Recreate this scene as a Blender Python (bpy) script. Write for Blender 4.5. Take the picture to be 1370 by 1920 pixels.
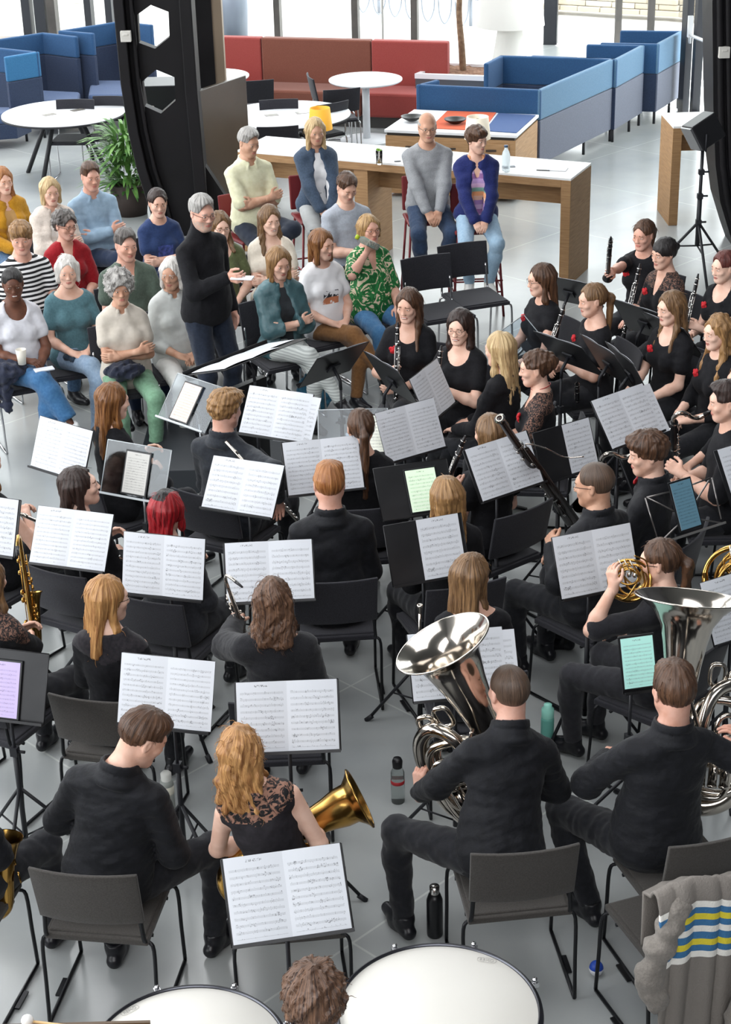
import bpy, math, random
import numpy as np
from mathutils import Vector, Matrix
for o in list(bpy.data.objects): bpy.data.objects.remove(o)
SC = bpy.context.scene
COL = SC.collection
R = math.radians
# ------------------------------------------------------------------ camera
F_PX, CAM_H, PITCH, ROLL = 3300.0, 5.0, 25.2, -1.5
cam = bpy.data.cameras.new('camera'); cam.sensor_fit = 'VERTICAL'; cam.sensor_height = 24.0
cam.lens = F_PX/1920*24.0; cam.clip_end = 300
CAM = bpy.data.objects.new('camera', cam); COL.objects.link(CAM)
_ra = R(90-PITCH)
CAM_R = Matrix.Rotation(_ra, 3, 'X') @ Matrix.Rotation(R(ROLL), 3, 'Z')
CAM.matrix_world = Matrix.Translation((0, 0, CAM_H)) @ CAM_R.to_4x4()
SC.camera = CAM
# ------------------------------------------------------------------ light and exposure
W = bpy.data.worlds.new('world'); SC.world = W; W.use_nodes = True
nt = W.node_tree; bgn = nt.nodes['Background']
bgn.inputs['Color'].default_value = (0.95, 0.98, 1.0, 1); bgn.inputs['Strength'].default_value = 5.0
SC.view_settings.view_transform = 'Standard'; SC.view_settings.look = 'None'
SC.view_settings.gamma = 1.0; SC.view_settings.exposure = 0.10; SC.view_settings.use_curve_mapping = False
def area(name, loc, rot, sx, sy, power, color=(1, 1, 1)):
    l = bpy.data.lights.new(name, 'AREA'); l.shape = 'RECTANGLE'; l.size = sx; l.size_y = sy
    l.energy = power; l.color = color
    o = bpy.data.objects.new(name, l); COL.objects.link(o); o.location = loc; o.rotation_euler = rot
    return o
# added unseen fill lamps: overhead, behind the camera and from the left
area('overhead_fill_light', (-0.5, 7.0, 9.6), (0, 0, 0), 8, 5, 430, (0.97, 0.98, 1.0))
area('overhead_fill_light', (-4.5, 19.0, 9.6), (0, 0, 0), 6, 9, 1000, (0.97, 0.98, 1.0))  # added where the floor at lower left mirrors it and brightens
area('overhead_fill_light', (-1.0, -3.5, 9.2), (R(28), 0, 0), 9, 5, 1050, (0.97, 0.98, 1.0))  # added frontal fill for the surfaces that face the camera
area('window_light', (-6.8, 8.0, 4.4), (0, R(-90), 0), 4.5, 15, 260, (0.95, 0.98, 1.0))  # added lamp that makes the floor brighter towards the left
# ------------------------------------------------------------------ pixel -> point on a level at height z
def P(px, py, z=0.0):
    d = CAM_R @ Vector(((px-685.0)/F_PX, (960.0-py)/F_PX, -1.0))
    t = (z-CAM_H)/d.z
    return Vector((0, 0, CAM_H)) + d*t
def rayd(px, py):
    return (CAM_R @ Vector(((px-685.0)/F_PX, (960.0-py)/F_PX, -1.0))).normalized()
# ------------------------------------------------------------------ materials
def lin(h):
    if isinstance(h, (tuple, list)): return tuple(h)
    c = [int(h[i:i+2], 16)/255 for i in (0, 2, 4)]
    return tuple((x/12.92 if x <= 0.04045 else ((x+0.055)/1.055)**2.4) for x in c)
_M = {}
def nd(t, k, **kw):
    n = t.nodes.new(k)
    for a, b in kw.items(): setattr(n, a, b)
    return n
def mat(col, rough=0.6, metal=0.0, col2=None, nscale=40.0, stretch=None, bump=0.0, bscale=None, spec=0.5, trans=0.0,
        emit=None, es=1.0, alpha=1.0, lo=0.35, hi=0.65, sheen=0.0, coat=0.0, key=None, ior=1.45):
    kk = (col, rough, metal, col2, nscale, stretch, bump, bscale, spec, trans, emit, es, alpha, lo, hi, sheen, coat, ior)
    if kk in _M: return _M[kk]
    m = bpy.data.materials.new(key or 'material'); m.use_nodes = True; t = m.node_tree
    b = t.nodes['Principled BSDF']
    c = lin(col)
    b.inputs['Base Color'].default_value = (*c, 1); b.inputs['Roughness'].default_value = rough
    b.inputs['Metallic'].default_value = metal; b.inputs['Specular IOR Level'].default_value = spec
    b.inputs['Transmission Weight'].default_value = trans; b.inputs['IOR'].default_value = ior
    b.inputs['Alpha'].default_value = alpha; b.inputs['Sheen Weight'].default_value = sheen
    b.inputs['Coat Weight'].default_value = coat
    if emit: b.inputs['Emission Color'].default_value = (*lin(emit), 1); b.inputs['Emission Strength'].default_value = es
    tc = nd(t, 'ShaderNodeTexCoord'); mp = nd(t, 'ShaderNodeMapping'); t.links.new(tc.outputs['Object'], mp.inputs[0])
    if stretch: mp.inputs['Scale'].default_value = stretch
    if col2:
        n = nd(t, 'ShaderNodeTexNoise'); n.inputs['Scale'].default_value = nscale; n.inputs['Detail'].default_value = 5
        t.links.new(mp.outputs[0], n.inputs['Vector'])
        r = nd(t, 'ShaderNodeValToRGB'); r.color_ramp.elements[0].position = lo; r.color_ramp.elements[1].position = hi
        r.color_ramp.elements[0].color = (*c, 1); r.color_ramp.elements[1].color = (*lin(col2), 1)
        t.links.new(n.outputs['Fac'], r.inputs[0]); t.links.new(r.outputs[0], b.inputs['Base Color'])
    if bump:
        n = nd(t, 'ShaderNodeTexNoise'); n.inputs['Scale'].default_value = bscale or nscale*3; n.inputs['Detail'].default_value = 4
        t.links.new(mp.outputs[0], n.inputs['Vector'])
        bp = nd(t, 'ShaderNodeBump'); bp.inputs['Strength'].default_value = bump; bp.inputs['Distance'].default_value = 0.01
        t.links.new(n.outputs['Fac'], bp.inputs['Height']); t.links.new(bp.outputs[0], b.inputs['Normal'])
    _M[kk] = m
    return m
# ------------------------------------------------------------------ mesh building
class MB:
    def __init__(s): s.v = []; s.f = []; s.mi = []; s.sm = []
    def add(s, vs, fs, mi=0, smooth=True):
        n = len(s.v); s.v.extend([tuple(v) for v in vs]); s.f.extend([tuple(n+i for i in f) for f in fs])
        s.mi.extend([mi]*len(fs)); s.sm.extend([smooth]*len(fs)); return s
    def box(s, c, d, rz=0.0, M=None, mi=0, taper=1.0):
        x, y, z = d[0]/2, d[1]/2, d[2]/2
        vs = [Vector((a*x*(taper if e > 0 else 1), b*y*(taper if e > 0 else 1), e*z)) for e in (-1, 1) for a, b in ((-1, -1), (1, -1), (1, 1), (-1, 1))]
        Q = M if M is not None else Matrix.Rotation(rz, 3, 'Z')
        vs = [Q @ v + Vector(c) for v in vs]
        return s.add(vs, [(3, 2, 1, 0), (4, 5, 6, 7), (0, 1, 5, 4), (1, 2, 6, 5), (2, 3, 7, 6), (3, 0, 4, 7)], mi, False)
    def prism(s, poly, z0, z1, mi=0, smooth=False):
        n = len(poly); vs = [(x, y, z0) for x, y in poly]+[(x, y, z1) for x, y in poly]
        return s.add(vs, [tuple(range(n-1, -1, -1)), tuple(range(n, 2*n))]+[(i, (i+1) % n, n+(i+1) % n, n+i) for i in range(n)], mi, smooth)
    def slab(s, pts, t, mi=0):        # a flat polygon in space given a thickness along its normal
        pts = [Vector(p) for p in pts]; nn = (pts[1]-pts[0]).cross(pts[2]-pts[1]).normalized()*t; n = len(pts)
        vs = pts+[p-nn for p in pts]
        return s.add(vs, [tuple(range(n)), tuple(range(2*n-1, n-1, -1))]+[((i+1) % n, i, n+i, n+(i+1) % n) for i in range(n)], mi, False)
    def tube(s, pts, r, seg=8, closed=False, mi=0, cap=True):
        pts = [Vector(p) for p in pts]; n = len(pts)
        rs = r if isinstance(r, (list, tuple)) else [r]*n
        vs = []; up = None
        for i, p in enumerate(pts):
            if closed: d = pts[(i+1) % n]-pts[i-1]
            else: d = pts[min(i+1, n-1)]-pts[max(i-1, 0)]
            d = d.normalized() if d.length > 1e-9 else Vector((0, 0, 1))
            if up is None: up = Vector((0, 0, 1)) if abs(d.z) < 0.9 else Vector((1, 0, 0))
            a = (up-d*up.dot(d)); a = a.normalized() if a.length > 1e-6 else d.orthogonal().normalized()
            up = a; b = d.cross(a)
            for k in range(seg):
                th = 2*math.pi*k/seg; vs.append(p+(a*math.cos(th)+b*math.sin(th))*rs[i])
        fs = []
        m = n if closed else n-1
        for i in range(m):
            j = (i+1) % n
            for k in range(seg):
                k2 = (k+1) % seg; fs.append((i*seg+k, j*seg+k, j*seg+k2, i*seg+k2))
        if not closed and cap: fs += [tuple(range(seg)), tuple(range(n*seg-1, (n-1)*seg-1, -1))]
        return s.add(vs, fs, mi)
    def lathe(s, prof, c=(0, 0, 0), M=None, seg=24, mi=0, a0=0, a1=2*math.pi):   # prof: (radius, height)
        n = len(prof); vs = []; full = abs(a1-a0-2*math.pi) < 1e-6; ns = seg if full else seg+1
        for k in range(ns):
            th = a0+(a1-a0)*k/seg
            for r, z in prof:
                v = Vector((r*math.cos(th), r*math.sin(th), z)); v = (M @ v if M is not None else v)+Vector(c); vs.append(v)
        fs = []
        for k in range(seg):
            k2 = (k+1) % ns
            for i in range(n-1):
                q = (k*n+i, k2*n+i, k2*n+i+1, k*n+i+1)
                fs.append(q)
        return s.add(vs, fs, mi)
    def ell(s, c, r, M=None, seg=12, mi=0):
        pr = [(max(1e-4, math.sin(math.pi*i/(seg//2+1))), -math.cos(math.pi*i/(seg//2+1))) for i in range(seg//2+2)]
        Q = (M if M is not None else Matrix.Identity(3)) @ Matrix.Diagonal(Vector(r))
        return s.lathe(pr, c, Q, seg, mi)
    def build(s, name, m, parent=None, bevel=0.0, loc=None, rz=None, sub=0):
        me = bpy.data.meshes.new(name); me.from_pydata(s.v, [], s.f)
        for x in (m if isinstance(m, (list, tuple)) else [m]): me.materials.append(x)
        me.polygons.foreach_set('material_index', s.mi); me.polygons.foreach_set('use_smooth', s.sm); me.update()
        o = bpy.data.objects.new(name, me); COL.objects.link(o)
        if parent: o.parent = parent
        if loc is not None: o.location = loc
        if rz is not None: o.rotation_euler = (0, 0, rz)
        if bevel:
            b = o.modifiers.new('bevel', 'BEVEL'); b.width = bevel; b.segments = 2; b.limit_method = 'ANGLE'; b.harden_normals = False
        if sub:
            b = o.modifiers.new('sub', 'SUBSURF'); b.levels = sub; b.render_levels = sub
        return o
def tag(o, label, cat, group=None, kind=None):
    if label: o['label'] = label
    if cat: o['category'] = cat
    if group: o['group'] = group
    if kind: o['kind'] = kind
    return o
def empty(name, loc, rz=0.0, label=None, cat=None, group=None):
    o = bpy.data.objects.new(name, None); COL.objects.link(o); o.empty_display_size = 0.1
    o.location = loc; o.rotation_euler = (0, 0, rz); return tag(o, label, cat, group)
def structure(o): o['kind'] = 'structure'; return o
def copy_tree(o, parent=None):
    c = o.copy(); COL.objects.link(c); c.parent = parent
    for ch in list(o.children): copy_tree(ch, c)
    return c
def arc(c, r, a0, a1, n, ax=(1, 0, 0), ay=(0, 0, 1)):
    c = Vector(c); ax = Vector(ax); ay = Vector(ay)
    return [c+ax*(r*math.cos(a0+(a1-a0)*i/n))+ay*(r*math.sin(a0+(a1-a0)*i/n)) for i in range(n+1)]
def smoothpath(pts, n=6):       # Catmull-Rom through the points
    p = [Vector(x) for x in pts]; p = [p[0]*2-p[1]]+p+[p[-1]*2-p[-2]]; out = []
    for i in range(1, len(p)-2):
        for k in range(n):
            t = k/n; a, b, c, d = p[i-1], p[i], p[i+1], p[i+2]
            out.append(0.5*((2*b)+(-a+c)*t+(2*a-5*b+4*c-d)*t*t+(-a+3*b-3*c+d)*t*t*t))
    out.append(p[-2]); return out
# ------------------------------------------------------------------ implicit surfaces: bodies, clothes and hair
f32 = np.float32
def A3(v): return np.array([v[0], v[1], v[2]], float)
class SDF:
    def __init__(s, lo, hi, h):
        s.h = h; s.lo = A3(lo)-2*h; n = np.ceil((A3(hi)+2*h-s.lo)/h).astype(int)+1
        s.n = n; s.F = np.full(tuple(n), 1.0, f32)
        s.ax = [(s.lo[i]+h*np.arange(n[i])).astype(f32) for i in range(3)]
    def win(s, lo, hi):
        a = np.maximum(np.floor((lo-s.lo)/s.h).astype(int), 0); b = np.minimum(np.ceil((hi-s.lo)/s.h).astype(int)+1, s.n)
        if np.any(b <= a): return None
        return tuple(slice(int(a[i]), int(b[i])) for i in range(3))
    def xyz(s, w=None):
        w = w or (slice(None),)*3
        return (s.ax[0][w[0]][:, None, None], s.ax[1][w[1]][None, :, None], s.ax[2][w[2]][None, None, :])
    def apply(s, lo, hi, fn, k, sub=False):
        pad = k+2.5*s.h; w = s.win(lo-pad, hi+pad)
        if w is None: return
        d = fn(*s.xyz(w)).astype(f32); a = s.F[w]
        if sub:
            d = -d; h = np.maximum(k-np.abs(a-d), 0)/max(k, 1e-6); s.F[w] = np.maximum(a, d)+h*h*(k/4)
        else:
            h = np.maximum(k-np.abs(a-d), 0)/max(k, 1e-6); s.F[w] = np.minimum(a, d)-h*h*(k/4)
    def cone(s, a, b, ra, rb, k=0.02, inf=0.0, sub=False):
        a = A3(a); b = A3(b); ra += inf; rb += inf; ab = b-a; L2 = max(float(ab@ab), 1e-9); m = max(ra, rb)
        def fn(X, Y, Z):
            x, y, z = X-f32(a[0]), Y-f32(a[1]), Z-f32(a[2])
            t = np.clip((x*ab[0]+y*ab[1]+z*ab[2])/L2, 0, 1)
            return np.sqrt((x-t*ab[0])**2+(y-t*ab[1])**2+(z-t*ab[2])**2)-(ra+(rb-ra)*t)
        s.apply(np.minimum(a, b)-m, np.maximum(a, b)+m, fn, k, sub)
    def ell(s, c, r, Rm=None, k=0.02, inf=0.0, sub=False):
        c = A3(c); r = A3(r)+inf; m = float(r.max()); Q = np.eye(3) if Rm is None else np.asarray(Rm)
        def fn(X, Y, Z):
            x, y, z = X-f32(c[0]), Y-f32(c[1]), Z-f32(c[2])
            u = x*Q[0, 0]+y*Q[1, 0]+z*Q[2, 0]; v = x*Q[0, 1]+y*Q[1, 1]+z*Q[2, 1]; w = x*Q[0, 2]+y*Q[1, 2]+z*Q[2, 2]
            k0 = np.sqrt((u/r[0])**2+(v/r[1])**2+(w/r[2])**2); k1 = np.sqrt((u/r[0]**2)**2+(v/r[1]**2)**2+(w/r[2]**2)**2)
            return k0*(k0-1)/np.maximum(k1, 1e-6)
        s.apply(c-m, c+m, fn, k, sub)
    def prims(s, L, inf=0.0):
        for p in L:
            if p[0] == 'c': s.cone(p[1], p[2], p[3], p[4], p[5], inf)
            else: s.ell(p[1], p[2], p[3], p[4], inf)
    def clip(s, n, d, k=0.0):          # keep the side where n.p < d
        X, Y, Z = s.xyz(); g = (X*f32(n[0])+Y*f32(n[1])+Z*f32(n[2])-f32(d)).astype(f32)
        if k: h = np.maximum(k-np.abs(s.F-g), 0)/k; s.F = np.maximum(s.F, g)+h*h*(k/4)
        else: s.F = np.maximum(s.F, g)
    def noise(s, amp, wl, seed=0, stretch=(1, 1, 1)):
        rg = np.random.RandomState(seed); X, Y, Z = s.xyz(); g = 0
        for i in range(4):
            v = rg.normal(size=3); v /= np.linalg.norm(v); v = v*np.array(stretch)*(2*math.pi/(wl*(0.7+0.5*rg.rand()))); u = rg.normal(size=3)*(2*math.pi/(wl*2.3))
            g = g+np.sin(X*v[0]+Y*v[1]+Z*v[2]+rg.rand()*6+1.3*np.sin(X*u[0]+Y*u[1]+Z*u[2]))
        s.F = (s.F+f32(amp*0.5)*g).astype(f32)
    def mesh(s):
        F = s.F; F = F.copy()
        F[0], F[-1], F[:, 0], F[:, -1], F[:, :, 0], F[:, :, -1] = (0.5,)*6
        S = F < 0; n = np.array(S.shape)
        c = np.zeros(tuple(n-1), np.int8)
        for i in (0, 1):
            for j in (0, 1):
                for k in (0, 1): c += S[i:n[0]-1+i, j:n[1]-1+j, k:n[2]-1+k]
        act = (c > 0) & (c < 8); idx = np.argwhere(act)
        if len(idx) == 0: return np.zeros((0, 3)), np.zeros((0, 4), int)
        vid = np.full(tuple(n-1), -1, np.int64); vid[act] = np.arange(len(idx))
        acc = np.zeros((len(idx), 3)); cnt = np.zeros(len(idx))
        I, J, K = idx.T
        cr = [(i, j, k) for i in (0, 1) for j in (0, 1) for k in (0, 1)]
        vals = {q: F[I+q[0], J+q[1], K+q[2]] for q in cr}
        for q in cr:
            for ax in range(3):
                if q[ax]: continue
                p = list(q); p[ax] = 1; p = tuple(p); a, b = vals[q], vals[p]
                m = (a < 0) != (b < 0); t = np.where(m, a/np.where(m, a-b, 1), 0)
                pos = np.array(q, float)[None, :]+np.zeros((len(idx), 3)); pos[:, ax] += t
                acc += pos*m[:, None]; cnt += m
        V = (idx+acc/cnt[:, None])*s.h+s.lo
        Q = []
        for ax in range(3):
            sl0 = [slice(1, -1)]*3; sl1 = [slice(1, -1)]*3
            sl0[ax] = slice(0, -1); sl1[ax] = slice(1, None)
            a = S[tuple(sl0)]; b = S[tuple(sl1)]
            e = np.argwhere(a != b); fl = a[tuple(e.T)]
            off = np.array([1, 1, 1]); off[ax] = 0; e = e+off
            u, w = (ax+1) % 3, (ax+2) % 3
            def vv(du, dw):
                q = e.copy(); q[:, u] -= du; q[:, w] -= dw
                q = np.clip(q, 0, n-2); return vid[q[:, 0], q[:, 1], q[:, 2]]
            A_, B_, C_, D_ = vv(1, 1), vv(0, 1), vv(0, 0), vv(1, 0)
            f = np.stack([A_, B_, C_, D_], 1); f[~fl] = f[~fl][:, ::-1]
            Q.append(f[(f >= 0).all(1)])
        return V, np.concatenate(Q)
def np_obj(name, chunks, mats, parent, smooth=True, attr=None):   # chunks: (V, Q, material index)
    Vs = []; Qs = []; Ms = []; n = 0
    for V, Q, mi in chunks:
        if len(Q) == 0: continue
        Vs.append(V); Qs.append(Q+n); Ms.append(np.broadcast_to(mi, (len(Q),))); n += len(V)
    if not Vs: return None
    V = np.concatenate(Vs); Q = np.concatenate(Qs).astype(np.int32); Mi = np.concatenate(Ms).astype(np.int32)
    me = bpy.data.meshes.new(name)
    me.vertices.add(len(V)); me.vertices.foreach_set('co', V.astype(f32).ravel())
    me.loops.add(Q.size); me.loops.foreach_set('vertex_index', Q.ravel())
    me.polygons.add(len(Q)); me.polygons.foreach_set('loop_start', np.arange(len(Q), dtype=np.int32)*4)
    for m in mats: me.materials.append(m)
    me.polygons.foreach_set('material_index', Mi); me.polygons.foreach_set('use_smooth', np.full(len(Q), smooth))
    me.update(calc_edges=True)
    if attr is not None:
        at_ = me.attributes.new('flow', 'FLOAT_VECTOR', 'POINT'); at_.data.foreach_set('vector', attr(V).astype(f32).ravel())
    o = bpy.data.objects.new(name, me); COL.objects.link(o)
    if parent: o.parent = parent
    return o
# ------------------------------------------------------------------ hair and cloth colours
HAIR = dict(honey=('80502a', 'd6a468'), midbrown=('33211a', '85624a'), brown=('2e1d14', '6b4a33'), dkbrown=('1c120d', '44302a'), black=('0e0b0b', '2b2524'), auburn=('4a2613', 'a5713f'), blonde=('7a5530', 'd9b47c'),
            ltbrown=('4b3422', '9a7650'), sandy=('6a4a2c', 'b98f5d'), gold=('8a5a28', 'e0b46c'), ginger=('7c4522', 'c48a52'), red=('5a0a10', 'c0202a'),
            grey=('6d6a68', 'c9c5bf'), dkgrey=('2f2a29', '77706b'), white=('b9b4ae', 'f0ece6'), redbrown=('3a1614', '7a3a30'), shaved=('3a2c24', '6a5444'), paleblonde=('9a7a50', 'e6cc9c'))
def hair_mat(c):
    if ('hair', c) in _M: return _M[('hair', c)]
    a, b = HAIR[c]; m = bpy.data.materials.new('hair'); m.use_nodes = True; t = m.node_tree; p = t.nodes['Principled BSDF']; p.inputs['Roughness'].default_value = 0.4; p.inputs['Specular IOR Level'].default_value = 0.45
    at = nd(t, 'ShaderNodeAttribute', attribute_name='flow'); n = nd(t, 'ShaderNodeTexNoise'); n.inputs['Scale'].default_value = 7.0; n.inputs['Detail'].default_value = 6; n.inputs['Roughness'].default_value = 0.65; t.links.new(at.outputs['Vector'], n.inputs['Vector'])
    r = nd(t, 'ShaderNodeValToRGB'); r.color_ramp.elements[0].position = 0.36; r.color_ramp.elements[1].position = 0.68; r.color_ramp.elements[0].color = (*lin(a), 1); r.color_ramp.elements[1].color = (*lin(b), 1)
    t.links.new(n.outputs['Fac'], r.inputs[0]); t.links.new(r.outputs[0], p.inputs['Base Color']); n2 = nd(t, 'ShaderNodeTexNoise'); n2.inputs['Scale'].default_value = 24.0; n2.inputs['Detail'].default_value = 3; t.links.new(at.outputs['Vector'], n2.inputs['Vector'])
    bp = nd(t, 'ShaderNodeBump'); bp.inputs['Strength'].default_value = 0.55; bp.inputs['Distance'].default_value = 0.006; t.links.new(n2.outputs['Fac'], bp.inputs['Height']); t.links.new(bp.outputs[0], p.inputs['Normal'])
    _M[('hair', c)] = m; return m
def skin_mat(tone):
    c = {'light': ('d8a790', 'e6bca8'), 'pink': ('d09a84', 'e0b09e'), 'tan': ('bb8a70', 'cfa38a'), 'dark': ('5a382a', '744a38'), 'pale': ('e6b8a2', 'f2cab6')}[tone]
    return mat(c[0], 0.5, col2=c[1], nscale=14, spec=0.4, bump=0.08, bscale=160, key='skin')
def fab(c, c2=None, rough=0.85, ns=70, bump=0.25, bs=320, sheen=0.15, **k):
    return mat(c, rough, col2=c2, nscale=ns, bump=bump, bscale=bs, spec=0.25, sheen=sheen, key='fabric', **k)
BLACK = ('17181c', '202127')
def stripes_mat(c1, c2, period, key='striped fabric'):
    m = bpy.data.materials.new(key); m.use_nodes = True; t = m.node_tree; b = t.nodes['Principled BSDF']; b.inputs['Roughness'].default_value = 0.85
    tc = nd(t, 'ShaderNodeTexCoord'); sp = nd(t, 'ShaderNodeSeparateXYZ'); t.links.new(tc.outputs['Object'], sp.inputs[0])
    a = nd(t, 'ShaderNodeMath', operation='MULTIPLY'); a.inputs[1].default_value = 1/period; t.links.new(sp.outputs['Z'], a.inputs[0])
    f = nd(t, 'ShaderNodeMath', operation='FRACT'); t.links.new(a.outputs[0], f.inputs[0])
    g = nd(t, 'ShaderNodeMath', operation='GREATER_THAN'); g.inputs[1].default_value = 0.5; t.links.new(f.outputs[0], g.inputs[0])
    mx = nd(t, 'ShaderNodeMix', data_type='RGBA'); mx.inputs[6].default_value = (*lin(c1), 1); mx.inputs[7].default_value = (*lin(c2), 1)
    t.links.new(g.outputs[0], mx.inputs[0]); t.links.new(mx.outputs[2], b.inputs['Base Color']); return m
def lace_mat(skin='c08e78', sc=42, kk=0.42, edge=0.60):
    m = bpy.data.materials.new('lace'); m.use_nodes = True; t = m.node_tree; b = t.nodes['Principled BSDF']; b.inputs['Roughness'].default_value = 0.8
    tc = nd(t, 'ShaderNodeTexCoord'); n = nd(t, 'ShaderNodeTexNoise'); n.inputs['Scale'].default_value = sc; n.inputs['Detail'].default_value = 3; n.inputs['Distortion'].default_value = 2.5
    t.links.new(tc.outputs['Object'], n.inputs['Vector']); r = nd(t, 'ShaderNodeValToRGB')
    r.color_ramp.elements[0].position = 0.48; r.color_ramp.elements[0].color = (*lin('121114'), 1)
    r.color_ramp.elements[1].position = edge; r.color_ramp.elements[1].color = (*[x*kk for x in lin(skin)], 1)
    t.links.new(n.outputs['Fac'], r.inputs[0]); t.links.new(r.outputs[0], b.inputs['Base Color']); return m
def leaf_mat():
    m = bpy.data.materials.new('leaf print fabric'); m.use_nodes = True; t = m.node_tree; b = t.nodes['Principled BSDF']; b.inputs['Roughness'].default_value = 0.8
    tc = nd(t, 'ShaderNodeTexCoord'); w = nd(t, 'ShaderNodeTexNoise'); w.inputs['Scale'].default_value = 11; w.inputs['Detail'].default_value = 1.5; w.inputs['Distortion'].default_value = 3.2; t.links.new(tc.outputs['Object'], w.inputs['Vector']); r = nd(t, 'ShaderNodeValToRGB'); r.color_ramp.interpolation = 'CONSTANT'
    r.color_ramp.elements[0].color = (*lin('14602c'), 1); r.color_ramp.elements[1].position = 0.56; r.color_ramp.elements[1].color = (*lin('dcc9ae'), 1)
    e = r.color_ramp.elements.new(0.45); e.color = (*lin('1f7a3c'), 1)
    t.links.new(w.outputs['Fac'], r.inputs[0]); t.links.new(r.outputs[0], b.inputs['Base Color']); return m
def band_mat(cols, period):
    m = bpy.data.materials.new('banded knit'); m.use_nodes = True; t = m.node_tree; b = t.nodes['Principled BSDF']; b.inputs['Roughness'].default_value = 0.9
    tc = nd(t, 'ShaderNodeTexCoord'); sp = nd(t, 'ShaderNodeSeparateXYZ'); t.links.new(tc.outputs['Object'], sp.inputs[0])
    a = nd(t, 'ShaderNodeMath', operation='MULTIPLY'); a.inputs[1].default_value = 1/period; t.links.new(sp.outputs['Z'], a.inputs[0])
    f = nd(t, 'ShaderNodeMath', operation='FRACT'); t.links.new(a.outputs[0], f.inputs[0])
    r = nd(t, 'ShaderNodeValToRGB'); r.color_ramp.interpolation = 'CONSTANT'
    for i, c in enumerate(cols):
        e = r.color_ramp.elements[0] if i == 0 else (r.color_ramp.elements[1] if i == 1 else r.color_ramp.elements.new(i/len(cols)))
        e.position = i/len(cols); e.color = (*lin(c), 1)
    t.links.new(f.outputs[0], r.inputs[0]); t.links.new(r.outputs[0], b.inputs['Base Color']); return m
def rotz(a): c, s = math.cos(a), math.sin(a); return np.array([[c, -s, 0], [s, c, 0], [0, 0, 1.]])
def rotx(a): c, s = math.cos(a), math.sin(a); return np.array([[1., 0, 0], [0, c, -s], [0, s, c]])
def roty(a): c, s = math.cos(a), math.sin(a); return np.array([[c, 0, s], [0, 1., 0], [-s, 0, c]])
def unit(v): v = np.asarray(v, float); return v/max(np.linalg.norm(v), 1e-9)
def ik(a, b, l1, l2, pole):
    d = b-a; L = np.linalg.norm(d); u = d/max(L, 1e-9); L = min(L, (l1+l2)*0.998); b = a+u*L
    x = (l1*l1-l2*l2+L*L)/(2*L); h = math.sqrt(max(l1*l1-x*x, 0)); pole = np.asarray(pole, float); q = pole-u*(pole@u)
    return a+u*x+unit(q)*h, b
def hand_prims(w, d, n, side, curl, sc, spread=0.0, thumb=0.5):
    d = unit(d); n = np.asarray(n, float); n = unit(n-d*(n@d)); r = np.cross(d, n)*side   # r points to the thumb side
    out = []; S = 0.94*sc
    offs = (0.030, 0.011, -0.009, -0.028); lens = (0.070, 0.079, 0.073, 0.057)
    for o, L in zip(offs, lens):
        k = w+d*0.012*S+r*o*0.55*S; m = w+d*(0.088-abs(o-0.005)*0.25)*S+r*o*S
        out.append(('c', k, m, 0.0135*S, 0.0115*S, 0.012)); p = m; a = math.radians(curl*0.75); dd = d
        for i, q in enumerate((0.45, 0.31, 0.24)):
            dd = d*math.cos(a)+n*math.sin(a)+r*spread*(o/0.03)*0.25; e = p+unit(dd)*L*q*S
            out.append(('c', p, e, (0.0092-0.0008*i)*S, (0.0084-0.0008*i)*S, 0.002)); p = e; a += math.radians(curl*(0.8 if i == 0 else 0.5))
    t0 = w+d*0.022*S+r*0.018*S; t1 = t0+unit(d*0.55+r*0.75+n*0.35*thumb)*0.045*S
    t2 = t1+unit(d*0.8+r*0.35*(1-thumb)+n*0.6*thumb)*0.032*S; t3 = t2+unit(d*0.85-r*0.1+n*0.7*thumb)*0.025*S
    out += [('c', t0, t1, 0.015*S, 0.0115*S, 0.012), ('c', t1, t2, 0.0105*S, 0.0098*S, 0.004), ('c', t2, t3, 0.0096*S, 0.008*S, 0.004)]
    out.append(('c', w-d*0.02*S, w+d*0.03*S, 0.024*S, 0.020*S, 0.015))
    return out
EYE_COL = '3c3a38'
PEOPLE = []
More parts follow.
